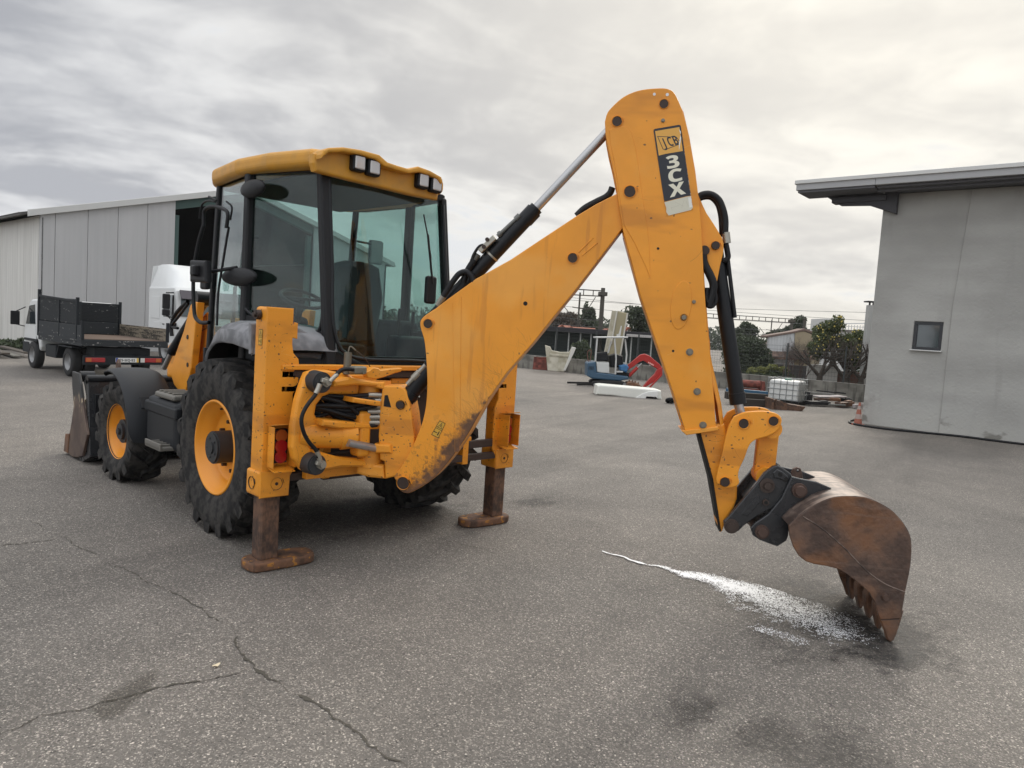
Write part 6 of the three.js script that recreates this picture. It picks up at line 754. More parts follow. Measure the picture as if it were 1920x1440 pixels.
{ // tipper truck: x runs from the front of the cab to the tail, z outwards on its near side
  const t = thing('tipper_truck', 'small white-cabbed tipper truck with dark chipped high-sided bed, tail towards the loader', 'truck', [1.2, 0, -13.1], 5);
  const W = 1.75, zb = -W;                                            // far side at z = -1.75
  roadWheel(t, -0.1, 0.33, -0.13, 0.33, 0.22); roadWheel(t, -2.35, 0.33, -0.10, 0.33, 0.2); roadWheel(t, -0.1, 0.33, zb + 0.13, 0.33, 0.22, Math.PI); roadWheel(t, -2.35, 0.33, zb + 0.1, 0.33, 0.2, Math.PI); roadWheel(t, -0.1, 0.33, -0.40, 0.33, 0.22);
  part('chassis', [box(-1.2, 0.55, -0.6, 3.9, 0.16, 0.1), box(-1.2, 0.55, -1.15, 3.9, 0.16, 0.1), box(-0.1, 0.4, -0.87, 0.2, 0.2, 1.4, 0.03), box(-1.25, 0.5, -0.25, 0.7, 0.3, 0.4, 0.03), box(0.5, 0.62, -0.87, 0.5, 0.18, 1.2)], M.truckDark, t);
  part('wheel_guard', [beam([-0.5, 0.68, -0.12], [0.3, 0.68, -0.12], 0.3, 0.03, 0.004), beam([-0.62, 0.45, -0.12], [-0.5, 0.68, -0.12], 0.3, 0.03, 0.004)], M.truckDark, t);
  part('bed_floor', [box(-0.43, 0.86, -0.87, 2.65, 0.06, 1.86), box(-0.43, 0.80, 0.02, 2.65, 0.12, 0.06), box(-0.43, 0.80, -1.77, 2.65, 0.12, 0.06), box(0.88, 0.82, -0.87, 0.06, 0.14, 1.86)], M.bedPaint, t);
  part('load_deck', [box(-0.43, 0.897, -0.87, 2.55, 0.012, 1.78, 0)], std([0.10, 0.065, 0.045], 0.9), t);
  const low = (a, b, z) => box((a + b) / 2, 1.04, z, b - a - 0.02, 0.30, 0.035);
  part('side_board', low(-1.75, -0.47, 0.03), M.bedPaint, t); part('side_board', low(-0.44, 0.86, 0.03), M.bedPaint, t, { label: 'lower side board with worn white paint' });
  part('side_board', low(-1.75, 0.86, -1.80), M.bedWorn, t, { label: 'far side board worn to bare wood' });
  for (const [a, b] of [[-1.75, -0.47], [-0.44, 0.55]]) { const mesh = []; for (let k = 0; k < 15; k++) mesh.push(box((a + b) / 2, 1.24 + k * 0.035, 0.03, b - a - 0.04, 0.022, 0.012, 0)); mesh.push(box((a + b) / 2, 1.48, 0.018, b - a - 0.04, 0.54, 0.006, 0)); part('mesh_side', mesh, M.bedPaint, t); }
  part('bed_rail', [beam([-1.78, 1.78, 0.03], [0.6, 1.70, 0.03], 0.05, 0.05, 0.006), box(-1.78, 1.4, 0.03, 0.06, 1.06, 0.06), box(-0.455, 1.3, 0.03, 0.05, 0.9, 0.05), box(0.58, 1.30, 0.03, 0.06, 0.98, 0.06), box(0.88, 1.08, 0.03, 0.06, 0.42, 0.06), box(0.88, 1.10, -1.80, 0.06, 0.46, 0.06), box(-1.78, 1.3, -1.8, 0.06, 0.9, 0.06)], M.truckDark, t);
  part('headboard', [box(-1.82, 1.26, -0.87, 0.06, 0.86, 1.84)], M.truckDark, t); part('headboard_board', [box(-1.775, 1.06, -0.87, 0.03, 0.30, 1.76)], std([1, 1, 1], 0.8, 0, { map: M.bedPaint.map }), t); { const ms = []; for (let k = 0; k < 13; k++) ms.push(box(-1.78, 1.25 + k * 0.034, -0.87, 0.014, 0.02, 1.78, 0)); ms.push(box(-1.775, 1.45, -0.87, 0.02, 0.5, 0.05)); part('mesh_side', ms, M.bedPaint, t); }
  // cab
  const cabSide = [[-3.15, 0.42], [-3.15, 0.80], [-3.08, 1.02], [-2.78, 1.60], [-2.62, 1.68], [-2.0, 1.70], [-1.93, 1.66], [-1.93, 0.55], [-2.0, 0.45], [-2.05, 0.5], [-2.12, 0.66], [-2.25, 0.75], [-2.45, 0.75], [-2.6, 0.66], [-2.68, 0.5], [-2.72, 0.42]];
  part('cab', slab(cabSide, -1.70, -0.06, { b: 0.05, seg: 3 }), M.truckWhite, t); part('cab_skirt', [slab([[-3.17, 0.36], [-3.17, 0.62], [-2.72, 0.62], [-2.68, 0.5], [-2.72, 0.36]], -1.72, -0.045, { b: 0.01 }), box(-2.55, 0.69, -0.04, 0.9, 0.06, 0.03)], M.truckDark, t);
  part('window', slab([[-2.98, 1.06], [-2.74, 1.52], [-2.36, 1.56], [-2.30, 1.08]], -0.07, -0.05, { b: 0.004 }), std([0.035, 0.045, 0.05], 0.08, 0.3), t); part('door', slab([[-3.02, 0.82], [-3.02, 1.02], [-2.98, 1.03], [-2.28, 1.03], [-2.20, 0.66], [-2.6, 0.66], [-2.72, 0.74]], -0.062, -0.045, { b: 0.004 }), M.truckWhite, t); part('windscreen', pane([[-3.10, 1.03, -1.6], [-3.10, 1.03, -0.16], [-2.80, 1.58, -0.16], [-2.80, 1.58, -1.6]], 0.01), std([0.03, 0.04, 0.045], 0.08, 0.3), t);
  part('mirror', [box(-3.05, 1.20, 0.16, 0.05, 0.34, 0.2, 0.02), bar([-2.9, 1.48, -0.02], [-3.05, 1.36, 0.14], 0.012, 8), bar([-2.95, 1.0, -0.02], [-3.05, 1.04, 0.14], 0.012, 8)], M.black, t);
  part('roof_lamp', [box(-2.55, 1.74, -0.3, 0.14, 0.07, 0.12, 0.02)], M.black, t);
  // tail: bar, lamps, plate
  part('tail_bar', [box(0.80, 0.44, -0.87, 0.05, 0.20, 1.70)], M.truckDark, t); for (const [z, k] of [[-0.26, 0], [-1.50, 1]]) { const l = part('tail_light', box(0.83, 0.445, z, 0.03, 0.10, 0.40, 0.01), M.redLens, t); part('light_lens', box(0.847, 0.445, z + (k ? 0.11 : -0.0), 0.006, 0.07, 0.09, 0.002), M.redLens, l); part('light_lens', box(0.846, 0.445, z + (k ? -0.12 : 0.14), 0.008, 0.085, 0.11, 0.002), M.amberLens, l); if (k) part('light_lens', box(0.846, 0.445, z + 0.24, 0.03, 0.10, 0.09, 0.004), std([0.6, 0.58, 0.55], 0.3), l); }
  const pl = part('number_plate', box(0.832, 0.445, -0.93, 0.012, 0.10, 0.50, 0.003), std([0.7, 0.7, 0.7], 0.5), t);
  const pt = canvasTex(512, 104, (x, w, h) => { x.fillStyle = '#d8d8d4'; x.fillRect(0, 0, w, h); x.fillStyle = '#27489a'; x.fillRect(0, 0, 44, h); x.fillStyle = '#d8b24a'; x.fillRect(w - 44, 0, 44, h); x.fillStyle = '#e8e8e8'; x.font = 'bold 30px sans-serif'; x.fillText('P', 12, 94); x.fillStyle = '#15161a'; x.font = 'bold 92px sans-serif'; x.textAlign = 'center'; x.textBaseline = 'middle'; x.save(); x.translate(254, 56); x.scale(0.86, 1); x.fillText('29-MQ-93', 0, 0); x.restore(); });
  { const g = new THREE.PlaneGeometry(0.49, 0.098); g.rotateY(Math.PI / 2); g.translate(0.8395, 0.445, -0.93); part('plate_lettering', g, std([1, 1, 1], 0.5, 0, { map: pt }), pl, { uv: true }); }
}
{ // lorry tractor, facing the yard: x to its left-hand side, z forward
  const t = thing('lorry', 'white sleeper-cab lorry with tall roof deflector standing before the warehouse opening', 'lorry', [4.56, 0, -15.9], 90);
  const side = [[-2.2, 0.75], [-0.62, 0.75], [-0.55, 0.5], [0.02, 0.5], [0.06, 1.2], [0.02, 1.45], [-0.10, 2.18], [-0.2, 2.28], [-2.2, 2.28]];
  const S = (pts, a, b, o) => slab(pts, a, b, o).rotateY(-Math.PI / 2);          // profile in (z, y), thickness along x (a..b measured to -x)
  part('cab', S(side, -2.25, 0, { b: 0.05, seg: 3 }), M.truckWhite, t);
  { const rows = [[-2.2, 2.25, 2.95], [-1.9, 2.25, 3.0], [-1.5, 2.25, 2.97], [-1.0, 2.26, 2.78], [-0.55, 2.26, 2.5], [-0.2, 2.26, 2.28]].map(([z, y0, y1]) => { const r = []; for (let j = 0; j <= 10; j++) { const u = j / 10, e = Math.min(1, Math.min(u, 1 - u) / 0.14), k = Math.sqrt(Math.max(0, 1 - (1 - e) * (1 - e))); r.push([0.03 + u * 2.19, lerp(y0, y1, k), z]); } return r; }); part('roof_deflector', [sheet(rows), slab([[0.04, 2.25], [2.22, 2.25], [2.18, 2.9], [2.0, 2.95], [0.3, 2.95], [0.1, 2.9]], -2.2, -2.17)], M.truckWhite, t); }
  part('sun_visor', [pane([[0.1, 2.20, -0.06], [2.15, 2.20, -0.06], [2.15, 1.96, 0.10], [0.1, 1.96, 0.10]], 0.03)], std([0.035, 0.025, 0.035], 0.3), t);
  part('windscreen', pane([[0.12, 1.46, 0.035], [2.13, 1.46, 0.035], [2.10, 2.14, -0.078], [0.15, 2.14, -0.078]], 0.02), std([0.10, 0.12, 0.125], 0.08, 0.35), t);
  const dr = part('door', S([[-1.0, 0.85], [-0.08, 0.85], [-0.08, 1.4], [-0.16, 2.14], [-1.0, 2.14]], 0.0, 0.012, { b: 0.006 }), M.truckWhite, t); part('window', S([[-0.92, 1.42], [-0.14, 1.42], [-0.2, 2.05], [-0.92, 2.05]], 0.010, 0.02, { b: 0.004 }), std([0.16, 0.18, 0.19], 0.08, 0.3), dr); part('door_handle', [box(-0.015, 1.2, -0.9, 0.02, 0.03, 0.14)], M.black, dr);
  part('sleeper_panel', S([[-1.95, 1.35], [-1.25, 1.35], [-1.25, 2.0], [-1.95, 2.0]], 0, 0.012, { b: 0.006 }), M.truckWhite, t); part('locker_door', S([[-1.7, 0.85], [-1.1, 0.85], [-1.1, 1.25], [-1.7, 1.25]], 0, 0.01, { b: 0.005 }), M.truckWhite, t);
  part('mirror', [box(-0.27, 1.86, -0.02, 0.2, 0.42, 0.1, 0.03), box(-0.27, 1.55, -0.02, 0.2, 0.18, 0.1, 0.03), bar([0, 2.12, -0.2], [-0.27, 2.1, -0.02], 0.02, 8), bar([0, 1.4, -0.2], [-0.25, 1.45, -0.02], 0.02, 8), bar([-0.2, 1.42, 0], [-0.05, 1.25, 0.08], 0.012, 6), box(-0.06, 1.22, 0.08, 0.1, 0.1, 0.06, 0.02), box(-0.06, 1.75, -0.08, 0.05, 0.6, 0.06, 0.02)], M.black, t);
  part('grille', [box(1.12, 0.98, 0.06, 1.7, 0.5, 0.03), box(1.12, 0.55, 0.08, 2.3, 0.32, 0.16, 0.03)], M.truckDark, t);
  for (const [x, q] of [[0.15, -1], [2.1, 1]]) { const g = new THREE.Group(); g.name = 'wheel'; g.position.set(x, 0.5, -0.9); g.rotation.y = q * Math.PI / 2; t.add(g); part('tyre', lathe([[0.3, -0.14], [0.42, -0.14], [0.5, -0.08], [0.5, 0.08], [0.42, 0.14], [0.3, 0.14]], 'z', 32), M.tyreBlack, g); part('rim', lathe([[0.3, 0.12], [0.26, 0.02], [0.12, 0.02], [0.1, 0.1], [0.001, 0.11]], 'z', 28), M.steelGrey, g); }
  part('chassis', [box(0.7, 0.7, -3.6, 0.12, 0.24, 4.2), box(1.5, 0.7, -3.6, 0.12, 0.24, 4.2), box(0.35, 0.62, -3.0, 0.5, 0.4, 0.9, 0.05)], M.truckDark, t); for (const x of [0.25, 2.0]) { const g = new THREE.Group(); g.name = 'wheel'; g.position.set(x, 0.5, -4.6); g.rotation.y = -Math.PI / 2; t.add(g); part('tyre', lathe([[0.3, -0.25], [0.42, -0.25], [0.5, -0.2], [0.5, 0.2], [0.42, 0.25], [0.3, 0.25]], 'z', 32), M.tyreBlack, g); }
}
{ // planks and weeds by the warehouse side
  const p = [[1.724,-22.731],[1.611,-19.598],[1.705,-18.781],[.959,-20.288],[1.072,-17.488],[.665,-18.542]], mats = [std([0.16, 0.15, 0.13], 0.9), std([0.09, 0.075, 0.06], 0.9)];
  for (let k = 0; k < 4; k++) { const o = part('timber_plank', [beam([p[3][0] - 0.1 + k * 0.22, 0.06 + (k % 2) * 0.09, p[3][1] - 1.5], [p[1][0] - 0.9 + k * 0.3, 0.06 + (k % 2) * 0.09, p[1][1] + 1.4 - k * 0.2], 0.2, 0.05, 0.005)], mats[k % 2], null); tag(o, ['pale weathered plank lying nearest the warehouse wall', 'dark plank on top beside the pale one near the warehouse', 'pale weathered plank in the middle of the timber by the warehouse', 'dark plank nearest the truck in the timber by the warehouse'][k], 'plank', 'planks beside the warehouse'); }
  const w = new THREE.Group(); w.name = 'weeds'; w.userData.kind = 'stuff'; w.userData.label = 'tuft of green weeds by the truck front wheel'; const q = [[2.029,-22.587]][0]; w.position.set(q[0], 0, q[1]); scene.add(w); crown(w, [[0, 0.15, 0, 0.5, 0.2, 0.3]], 700, 0.14, LEAF.mid, 601, 'foliage');
}
// ---- mini excavator
{
  const D = 24.3, t = far('mini_excavator', 'small blue and white excavator with red arm and open canopy', 'mini excavator', D); const blue = std([0.035, 0.085, 0.14], 0.5), white = std([0.55, 0.56, 0.54], 0.5), red = std([0.40, 0.018, 0.012], 0.45), post = std([0.50, 0.50, 0.48], 0.5);
  const px = (a) => a;
  part('track', [slab([[2.645,.108],[2.712,.166],[3.191,.215],[3.69,.212],[3.838,.15],[3.846,.043],[3.708,-.02],[2.819,-.077],[2.672,-.015]], -0.15, 0.12, { b: 0.03, seg: 2 })], M.tyreBlack, t); part('track', [slab([[2.645,.108],[2.712,.166],[3.191,.215],[3.69,.212],[3.838,.15],[3.846,.043],[3.708,-.02],[2.819,-.077],[2.672,-.015]], -1.05, -0.78, { b: 0.03, seg: 2 })], M.tyreBlack, t);
  for (const [x, y] of [[2.757,.044],[3.734,.107]]) part('sprocket', [disc(x, y, 0.1, 0.14, 0.06, 20), disc(x, y, 0.13, 0.16, 0.025, 12)], M.steelGrey, t);
  part('body', [slab([[2.467,.722],[2.491,.759],[2.736,.811],[2.798,.458],[3.479,.413],[3.838,.383],[3.88,.296],[3.583,.223],[3.1,.227],[2.654,.234],[2.487,.313]], -0.95, 0.05, { b: 0.04, seg: 2 })], blue, t); const grl = [[2.592,.587]][0]; part('grille', [0, 1, 2, 3].map((k) => box(grl[0] - 0.07 + k * 0.045, grl[1], 0.055, 0.02, 0.12, 0.01, 0)), M.black, t);
  part('side_panel', [slab([[2.755,.794],[3.182,.804],[3.218,.449],[2.941,.449],[2.806,.476]], -0.9, 0.02, { b: 0.025, seg: 2 })], white, t); part('seat', [slab([[2.769,1.098],[3.12,1.156],[3.197,.841],[2.79,.814]], -0.6, -0.15, { b: 0.05, seg: 2 })], M.black, t); part('engine_cover', [slab([[3.22,1.02],[3.444,1.106],[3.662,1.049],[3.728,.661],[3.302,.633]], -0.95, -0.3, { b: 0.05, seg: 2 })], M.black, t); part('blue_cover', [slab([[3.545,.721],[3.789,.79],[3.868,.688],[3.811,.506],[3.575,.562]], -0.6, -0.05, { b: 0.04 })], std([0.035, 0.14, 0.30], 0.5), t);
  const pp = [[2.732,1.593],[2.719,.81],[3.298,1.629],[3.416,.427],[3.402,.961],[3.672,1.618],[3.765,1.109],[3.755,.77],[3.218,1.518],[3.141,1.122],[2.697,1.59],[3.74,1.658],[3.415,.783],[3.823,.81],[3.435,.517],[3.666,.532]], bz = -0.12;
  const pr = (a, b, z) => beam([a[0], a[1], z], [b[0], b[1], z], 0.07, 0.05, 0.01); part('canopy_frame', [pr(pp[0], pp[1], 0), pr(pp[2], pp[4], 0.02), pr(pp[4], pp[3], 0.02), pr(pp[5], pp[6], bz), pr(pp[6], pp[7], bz), pr(pp[8], pp[9], bz), pr(pp[12], pp[13], -0.4), pr(pp[14], pp[15], 0)], post, t); part('canopy', [slab([[pp[10][0], pp[10][1]], [pp[11][0], pp[11][1]], [pp[11][0], pp[11][1] + 0.05], [pp[10][0], pp[10][1] + 0.05]], -1.0, 0.08, { b: 0.015 })], post, t);
  const bm = part('boom', [slab([[3.748,.627],[3.88,.76],[4.13,.99],[4.262,1.123],[4.418,1.169],[4.583,1.109],[4.942,.847],[5.041,.728],[5.015,.602],[4.903,.666],[4.569,.84],[4.383,.935],[4.246,.873],[4.079,.72],[3.844,.544],[3.738,.519]], -0.5, -0.36, { b: 0.02, seg: 2 })], red, t); part('arm', [slab([[4.868,.664],[5.04,.746],[5.06,.498],[4.862,.288],[4.542,.052],[4.419,.027],[4.612,.29],[4.808,.517]], -0.52, -0.34, { b: 0.02, seg: 2 }), bar(fq([[5.024,.495]][0], -0.3), fq([[4.65,.042]][0], -0.3), 0.03, 10)], red, t); part('ram', [bar(fq([[3.927,.388]][0], -0.3), fq([[4.189,.691]][0], -0.3), 0.055, 14)], red, t); part('ram_rod', [bar(fq([[4.189,.691]][0], -0.3), fq([[4.319,.842]][0], -0.3), 0.02, 10)], M.chrome, t);
  part('lettering', print4([[4.537,.93],[4.762,.827],[4.749,.763],[4.514,.874]], -0.355), std([1, 1, 1], 0.5, 0, { map: canvasTex(256, 64, (x, w, h) => { x.fillStyle = '#bb3222'; x.fillRect(0, 0, w, h); x.fillStyle = '#f0e8e0'; x.font = 'bold 54px sans-serif'; x.textAlign = 'center'; x.textBaseline = 'middle'; x.fillText('KUBOTA', w / 2, 34); }) }), bm, { uv: true });
  part('swing_post', [slab([[3.493,.467],[3.7,.552],[3.919,.495],[3.899,.279],[3.58,.258]], -0.6, -0.2, { b: 0.03 })], M.black, t); part('guard_rail', [tube([[2.544,.763],[2.501,1.116],[2.603,1.176],[2.597,.766]].map((q) => fq(q, -0.5)), 0.014, 6)], std([0.20, 0.09, 0.07], 0.7), t);
}
M.frp = std([1, 1, 1], 0.6, 0, { map: tex(256, 256, (u, v) => mix3([0.36, 0.33, 0.24], [0.60, 0.57, 0.47], sstep(-0.5, 0.5, fbm(u * 5, v * 5, 5, 5))), { size: 1.4, srgb: true }) });
M.redRust = std([1, 1, 1], 0.8, 0, { map: tex(256, 256, (u, v) => mix3([0.10, 0.028, 0.02], [0.24, 0.065, 0.045], sstep(-0.4, 0.5, fbm(u * 9, v * 9, 5, 9))), { size: 1, srgb: true }) });
{
  const b = far('digger_bucket', 'rusty toothed digging bucket lying by the red excavator arm', 'bucket', 24.2); part('shell', [slab([[3.756,.099],[3.818,.21],[3.994,.239],[4.176,.179],[4.399,.051],[3.905,.001]], -0.35, 0.1, { b: 0.03 })], M.rust, b); for (const q of [1178, 1183, 1188, 1193]) part('tooth', [slab(({ 1178: [[3.819,.192],[3.883,.294],[3.926,.199]], 1183: [[3.926,.199],[3.99,.292],[4.032,.206]], 1188: [[4.015,.187],[4.079,.28],[4.123,.176]], 1193: [[4.107,.157],[4.189,.234],[4.215,.128]] })[q], 0.0, 0.06, { b: 0.01 })], M.rust, b);
  const w = far('roof_deflector', 'long white moulded lorry deflector lying on the asphalt before the mini excavator', 'panel', 20.6); const o = [[2.396,.013],[2.415,.273],[2.518,.302],[4.126,.263],[4.234,.239],[4.28,-.016],[4.148,-.01],[4.098,.048],[3.825,.045],[3.8,-.025],[3.498,-.037],[3.071,-.004],[2.919,.009],[2.692,.01]];
  part('skin', [slab(o, -0.75, 0, { b: 0.05, seg: 4 })], std([0.66, 0.66, 0.60], 0.4), w); part('edge_rib', [slab([[3.497,-.022],[3.698,.128],[3.874,.201],[4.129,.232],[4.147,.005],[4.097,.055],[3.825,.053],[3.8,-.017]], -0.02, 0.03, { b: 0.015, seg: 2 })], std([0.70, 0.70, 0.66], 0.4), w);
  const f = far('fibreglass_panel', 'dirty white moulded panel leaning on the boundary wall', 'panel', 30.3); part('panel', [slab([[1.265,1.137],[1.49,1.085],[1.567,.934],[1.903,.89],[2.279,.914],[2.395,1.143],[2.553,1.109],[2.46,.859],[2.137,.082],[1.916,.068],[1.448,.082],[1.336,.742]], -0.12, 0, { b: 0.03, seg: 2 })], M.frp, f); part('rib', [slab([[1.488,.796],[2.267,.758],[2.25,.69],[1.494,.708]], -0.02, 0.04, { b: 0.01 })], M.frp, f); part('flange', [slab([[2.373,1.142],[2.553,1.109],[2.462,.837],[2.178,.13],[2.09,.124],[2.307,.827]], -0.02, 0.05, { b: 0.012 })], std([0.62, 0.61, 0.56], 0.5), f);
  const rp = far('metal_sheet', 'dull red sheet leaning on the wall beside the white panel', 'panel', 30.6); part('sheet', [slab([[.843,.587],[1.369,.599],[1.439,.076],[.821,.081]], -0.08, 0, { b: 0.02 })], M.redRust, rp); part('edge', [slab([[.842,.61],[1.368,.621],[1.37,.588],[.844,.576]], -0.06, 0.03, { b: 0.005 })], M.redRust, rp);
  const tp = far('tall_panel', 'tall beige folded panel standing upright behind the mini excavator', 'panel', 26.5); part('panel', [slab([[3.455,2.615],[3.619,2.607],[3.528,1.501],[3.376,.949],[3.287,1.098]], -0.2, 0, { b: 0.012 })], M.frp, tp); part('panel_face', [slab([[3.619,2.607],[4,2.554],[3.854,1.038],[3.414,.951],[3.542,1.58]], -0.3, -0.02, { b: 0.02 })], std([0.33, 0.29, 0.18], 0.55), tp); part('edge', [bar(fq([[3.619,2.607]][0], 0.02), fq([[3.497,1.402]][0], 0.02), 0.03, 8), bar(fq([[4,2.554]][0], 0.02), fq([[3.854,1.038]][0], 0.02), 0.03, 8)], std([0.55, 0.53, 0.46], 0.5), tp); part('sticker', [slab([[3.795,2.079],[3.833,2.081],[3.805,1.693],[3.671,1.665],[3.664,1.761],[3.74,1.786]], -0.01, 0.01, { b: 0.002 })], std([0.65, 0.65, 0.62], 0.5), tp);
  const pi = far('steel_bars', 'dark steel bars lying on the asphalt beside the excavator track', 'steel bar', 24); const pq = [[1.811,-.012],[2.638,.024],[2.114,-.046],[2.639,.006]]; part('bar', [beam([pq[0][0], 0.08, 0.1], [pq[1][0], 0.1, -0.1], 0.06, 0.06)], M.frameDark, pi); part('bar', [beam([pq[2][0], 0.05, 0.3], [pq[3][0], 0.07, 0.1], 0.07, 0.05)], M.frameDark, pi);
  const sm = far('hose_reel', 'small dark coil lying just beside the dipper edge', 'coil', 19.5); const sq = [[4.276,.191]][0]; part('coil', [(() => { const g = new THREE.TorusGeometry(0.10, 0.045, 10, 24); g.rotateX(1.1); g.translate(sq[0], 0.08, 0); return g; })()], M.black, sm); part('hub', [bar([sq[0], 0.02, 0], [sq[0], 0.12, 0], 0.05, 14)], M.black, sm);
}
// ---- right-hand clutter
{
  const t = thing('water_tank', 'white plastic tank in a steel cage by the boundary wall', 'tank', [17.567, 0, -4.452], 8.7); const q = [[-.069,.767],[.919,.795]], x0 = 0, x1 = q[1][0], y1 = q[0][1] - 0.06;
  part('tank', box((x0 + x1) / 2, y1 / 2 + 0.06, -0.42, x1 - x0 - 0.05, y1 - 0.1, 0.84, 0.07), new THREE.MeshPhysicalMaterial({ color: lin(0.66, 0.66, 0.63), roughness: 0.45 }), t); part('lid', [disc((x0 + x1) / 2, 0, 0, 0.05, 0.1).rotateX(-Math.PI / 2).translate(0, y1 + 0.01, -0.42)], std([0.03, 0.20, 0.13], 0.5), t);
  const gal = std([0.25, 0.26, 0.26], 0.45, 0.6), n = 5; for (let k = 0; k <= 5; k++) { const x = lerp(x0, x1, k / 5); part('cage_bar', bar([x, 0.1, 0.01], [x, y1 + 0.06, 0.01], 0.009, 8), gal, t); part('cage_bar', bar([x, 0.1, -0.85], [x, y1 + 0.06, -0.85], 0.009, 8), gal, t); } for (let k = 0; k < 5; k++) { const z = lerp(-0.02, -0.84, (k + 0.5) / 5); part('cage_bar', bar([x1 + 0.01, 0.1, z], [x1 + 0.01, y1 + 0.06, z], 0.009, 8), gal, t); part('cage_bar', bar([x0 - 0.01, 0.1, z], [x0 - 0.01, y1 + 0.06, z], 0.009, 8), gal, t); }
  for (let k = 0; k < 5; k++) { const y = lerp(0.14, y1 + 0.06, k / 4); part('cage_ring', tube([[x0, y, 0.018], [x1, y, 0.018]], 0.009, 8, 2), gal, t); part('cage_ring', tube([[x1 + 0.018, y, 0.01], [x1 + 0.018, y, -0.86]], 0.009, 8, 2), gal, t); part('cage_ring', tube([[x0 - 0.018, y, 0.01], [x0 - 0.018, y, -0.86]], 0.009, 8, 2), gal, t); part('cage_ring', tube([[x0, y, -0.868], [x1, y, -0.868]], 0.009, 8, 2), gal, t); }
  part('pallet', [box((x0 + x1) / 2, 0.05, -0.42, x1 - x0, 0.1, 0.86)], M.frameDark, t);
  const tr = far('steel_trough', 'rusty brown steel trough with tapered end in front of the caged tank', 'trough', 19.7); part('trough', [slab([[7.049,.266],[7.327,.241],[7.537,.167],[7.99,.124],[7.811,-.128],[7.536,-.139],[7.084,-.11]], -0.5, 0, { b: 0.012 })], M.rustBrown, tr); part('end_plate', [slab([[7.032,.294],[7.09,.298],[7.127,-.107],[7.068,-.097]], -0.52, 0.04, { b: 0.006 })], M.rustBrown, tr); part('end_plate', [slab([[7.134,.286],[7.178,.289],[7.214,-.109],[7.17,-.105]], -0.02, 0.05, { b: 0.006 })], M.rustBrown, tr);
  const ro = far('red_roller', 'dull red roller implement beyond the black bucket ram', 'roller', 22.5); const r = [[6.987,.506],[7.729,.521],[7.091,.264],[7.863,.314]]; part('drum', [bar([r[0][0], r[0][1] - 0.02, -0.3], [r[1][0], r[1][1] - 0.04, -0.3], 0.12, 20), box((r[0][0] + r[1][0]) / 2, r[2][1], -0.3, r[1][0] - r[0][0], 0.16, 0.2)], M.redRust, ro); part('end_plate', [slab([[7.721,.603],[7.838,.594],[7.875,.364],[7.827,.162],[7.761,.158]], -0.5, -0.1, { b: 0.02 })], M.redRust, ro); part('leg', [box(r[0][0] + 0.2, 0.15, -0.3, 0.08, 0.3, 0.08), box(r[1][0] - 0.1, 0.15, -0.3, 0.08, 0.3, 0.08)], M.frameDark, ro);
  const bl = far('blue_beam', 'blue steel beam lying between the red roller and the dark sleepers', 'beam', 21.5); const bq = [[6.632,.16],[7.549,.156]]; part('beam', [beam([bq[0][0] - 0.3, 0.33, 0], [bq[1][0], 0.30, 0], 0.14, 0.12, 0.01)], std([0.03, 0.10, 0.18], 0.5), bl); part('support', [box(bq[0][0] + 0.2, 0.13, 0, 0.12, 0.26, 0.2), box(bq[1][0] - 0.15, 0.12, 0, 0.12, 0.24, 0.2)], M.frameDark, bl);
  const dk = [[6.206,.033],[7.274,.118],[7.296,-.121],[6.223,-.161]]; for (let k = 0; k < 2; k++) { const s = part('timber_sleeper', [box((dk[0][0] + dk[1][0]) / 2 - k * 0.1, k ? 0.24 : 0.10, k ? -0.3 : 0, dk[1][0] - dk[0][0] + 0.1, 0.2, 0.24, 0.015)], std([0.035, 0.028, 0.022], 0.9), null, { f: 44.65, at: dO(20.3) }); tag(s, k ? 'dark timber sleeper behind the front one by the rusty trough' : 'dark timber sleeper lying in front beside the rusty trough', 'sleeper'); }
  // scrap heap: each loose piece on its own
  const r2 = rng(701), base = [[9.271,-.055],[10.659,.003]], scr = [[-0.1, 0.10, 0.5, 0.9, 0.1, 0.3, 'black', 0.2], [0.35, 0.2, 0.2, 1.0, 0.08, 0.12, 'rust', -0.3], [0.55, 0.28, -0.1, 1.2, 0.04, 0.5, 'pale', 0.12], [0.2, 0.34, -0.3, 1.4, 0.05, 0.07, 'grey', -0.15], [0.9, 0.10, 0.3, 0.8, 0.14, 0.25, 'rust', 0.5], [1.05, 0.2, -0.1, 0.6, 0.1, 0.3, 'black', -0.5], [0.75, 0.4, -0.4, 1.3, 0.04, 0.05, 'black', 0.1], [-0.3, 0.16, 0.0, 0.35, 0.3, 0.35, 'black', 0.9], [1.3, 0.08, 0.45, 0.5, 0.12, 0.12, 'pale', 0.3], [0.5, 0.08, 0.6, 0.7, 0.05, 0.06, 'grey', 0.05]];
  const sm = { black: std([0.018, 0.018, 0.02], 0.7), rust: M.rust, pale: std([0.42, 0.38, 0.37], 0.7), grey: std([0.16, 0.16, 0.15], 0.6) }; const names = { black: 'black scrap piece', rust: 'rusty scrap piece', pale: 'pale scrap board', grey: 'grey scrap bar' };
  const wh = ['lying lowest at the tank end of the heap', 'slanting over the middle of the heap', 'lying flat on top of the heap', 'poking towards the wall over the heap', 'at the foot of the heap towards the traffic cone', 'leaning at the cone end of the heap', 'highest on the heap, sticking out level', 'standing upright beside the caged tank', 'nearest the traffic cone', 'flat on the ground in front of the heap'];
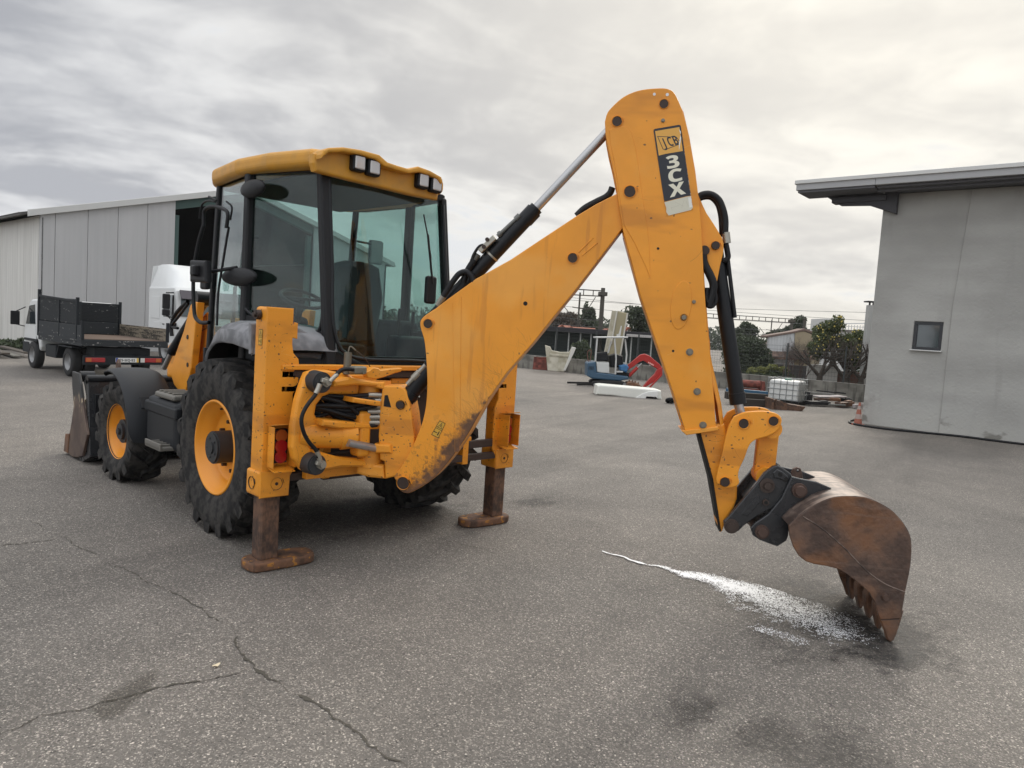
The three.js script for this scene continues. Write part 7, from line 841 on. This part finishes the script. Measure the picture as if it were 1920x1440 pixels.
  scr.forEach((s, i) => { const o = part('scrap_piece', [box(0, 0, 0, s[3] * 0.75, s[4], s[5], 0.012), box(s[3] * 0.2, s[4] * 0.5, 0, s[3] * 0.25, s[4] * 0.5, s[5] * 0.6, 0.008)], sm[s[6]], null); o.position.set(...dO(22.3)); o.rotation.y = rad(44.65 - 90); const p = V(base[0][0] + s[0] * 0.9, s[1], s[2]).applyEuler(o.rotation).add(o.position); o.position.copy(p); o.rotation.set(0, rad(44.65 - 90) + s[7], (r2() - 0.5) * 0.16); tag(o, names[s[6]] + ' ' + wh[i], 'scrap metal', 'scrap heap by the wall'); });
  // cone and hose by the building corner
  const c = thing('traffic_cone', 'faded orange and white traffic cone at the corner of the grey building', 'traffic cone', [[[14.377,-.678]][0][0], 0, [[14.377,-.678]][0][1]]); const or = std([0.30, 0.10, 0.065], 0.8), wt = std([0.34, 0.27, 0.24], 0.8), H = 0.50, Rr = (y) => lerp(0.09, 0.022, y / H); const seg = (a, b, m, n) => part(n, lathe([[Rr(a), a + 0.03], [Rr(b), b + 0.03]], 'y', 24), m, c); part('base', box(0, 0.018, 0, 0.22, 0.035, 0.22, 0.01), or, c); seg(0, 0.12, or, 'cone_body'); seg(0.12, 0.23, wt, 'band'); seg(0.23, 0.34, or, 'cone_body'); seg(0.34, 0.42, wt, 'band'); seg(0.42, H, or, 'cone_body');
  const hp2 = [[15.586,-.929],[15.414,-1.084],[14.93,-1.049],[14.412,-.848],[14.191,-.565],[14.12,.012],[14.405,.694],[14.681,1.354],[14.709,2.039],[14.774,2.634]].map((p) => [p[0], 0.025, p[1]]); tag(part('garden_hose', tube(hp2, 0.025, 8, 80), M.hose, null), 'black hose lying along the foot of the grey building', 'hose');
  const lf = [[-1.911,2.125]][0]; const leaf = new THREE.Mesh(join(sheet([[[-0.016, 0.008, -0.008], [0, 0.004, -0.016], [0.016, 0.012, -0.006]], [[-0.018, 0.006, 0], [0, 0.003, 0], [0.020, 0.014, 0.002]], [[-0.012, 0.010, 0.010], [0.002, 0.005, 0.014], [0.014, 0.012, 0.010]]])), std([0.66, 0.56, 0.38], 0.8)); leaf.name = 'dry_leaf'; leaf.position.set(lf[0], 0.004, lf[1]); leaf.castShadow = true; scene.add(leaf); tag(leaf, 'small pale curled dry leaf on the asphalt above the crack fork', 'leaf');
}

renderer.render(scene, camera);
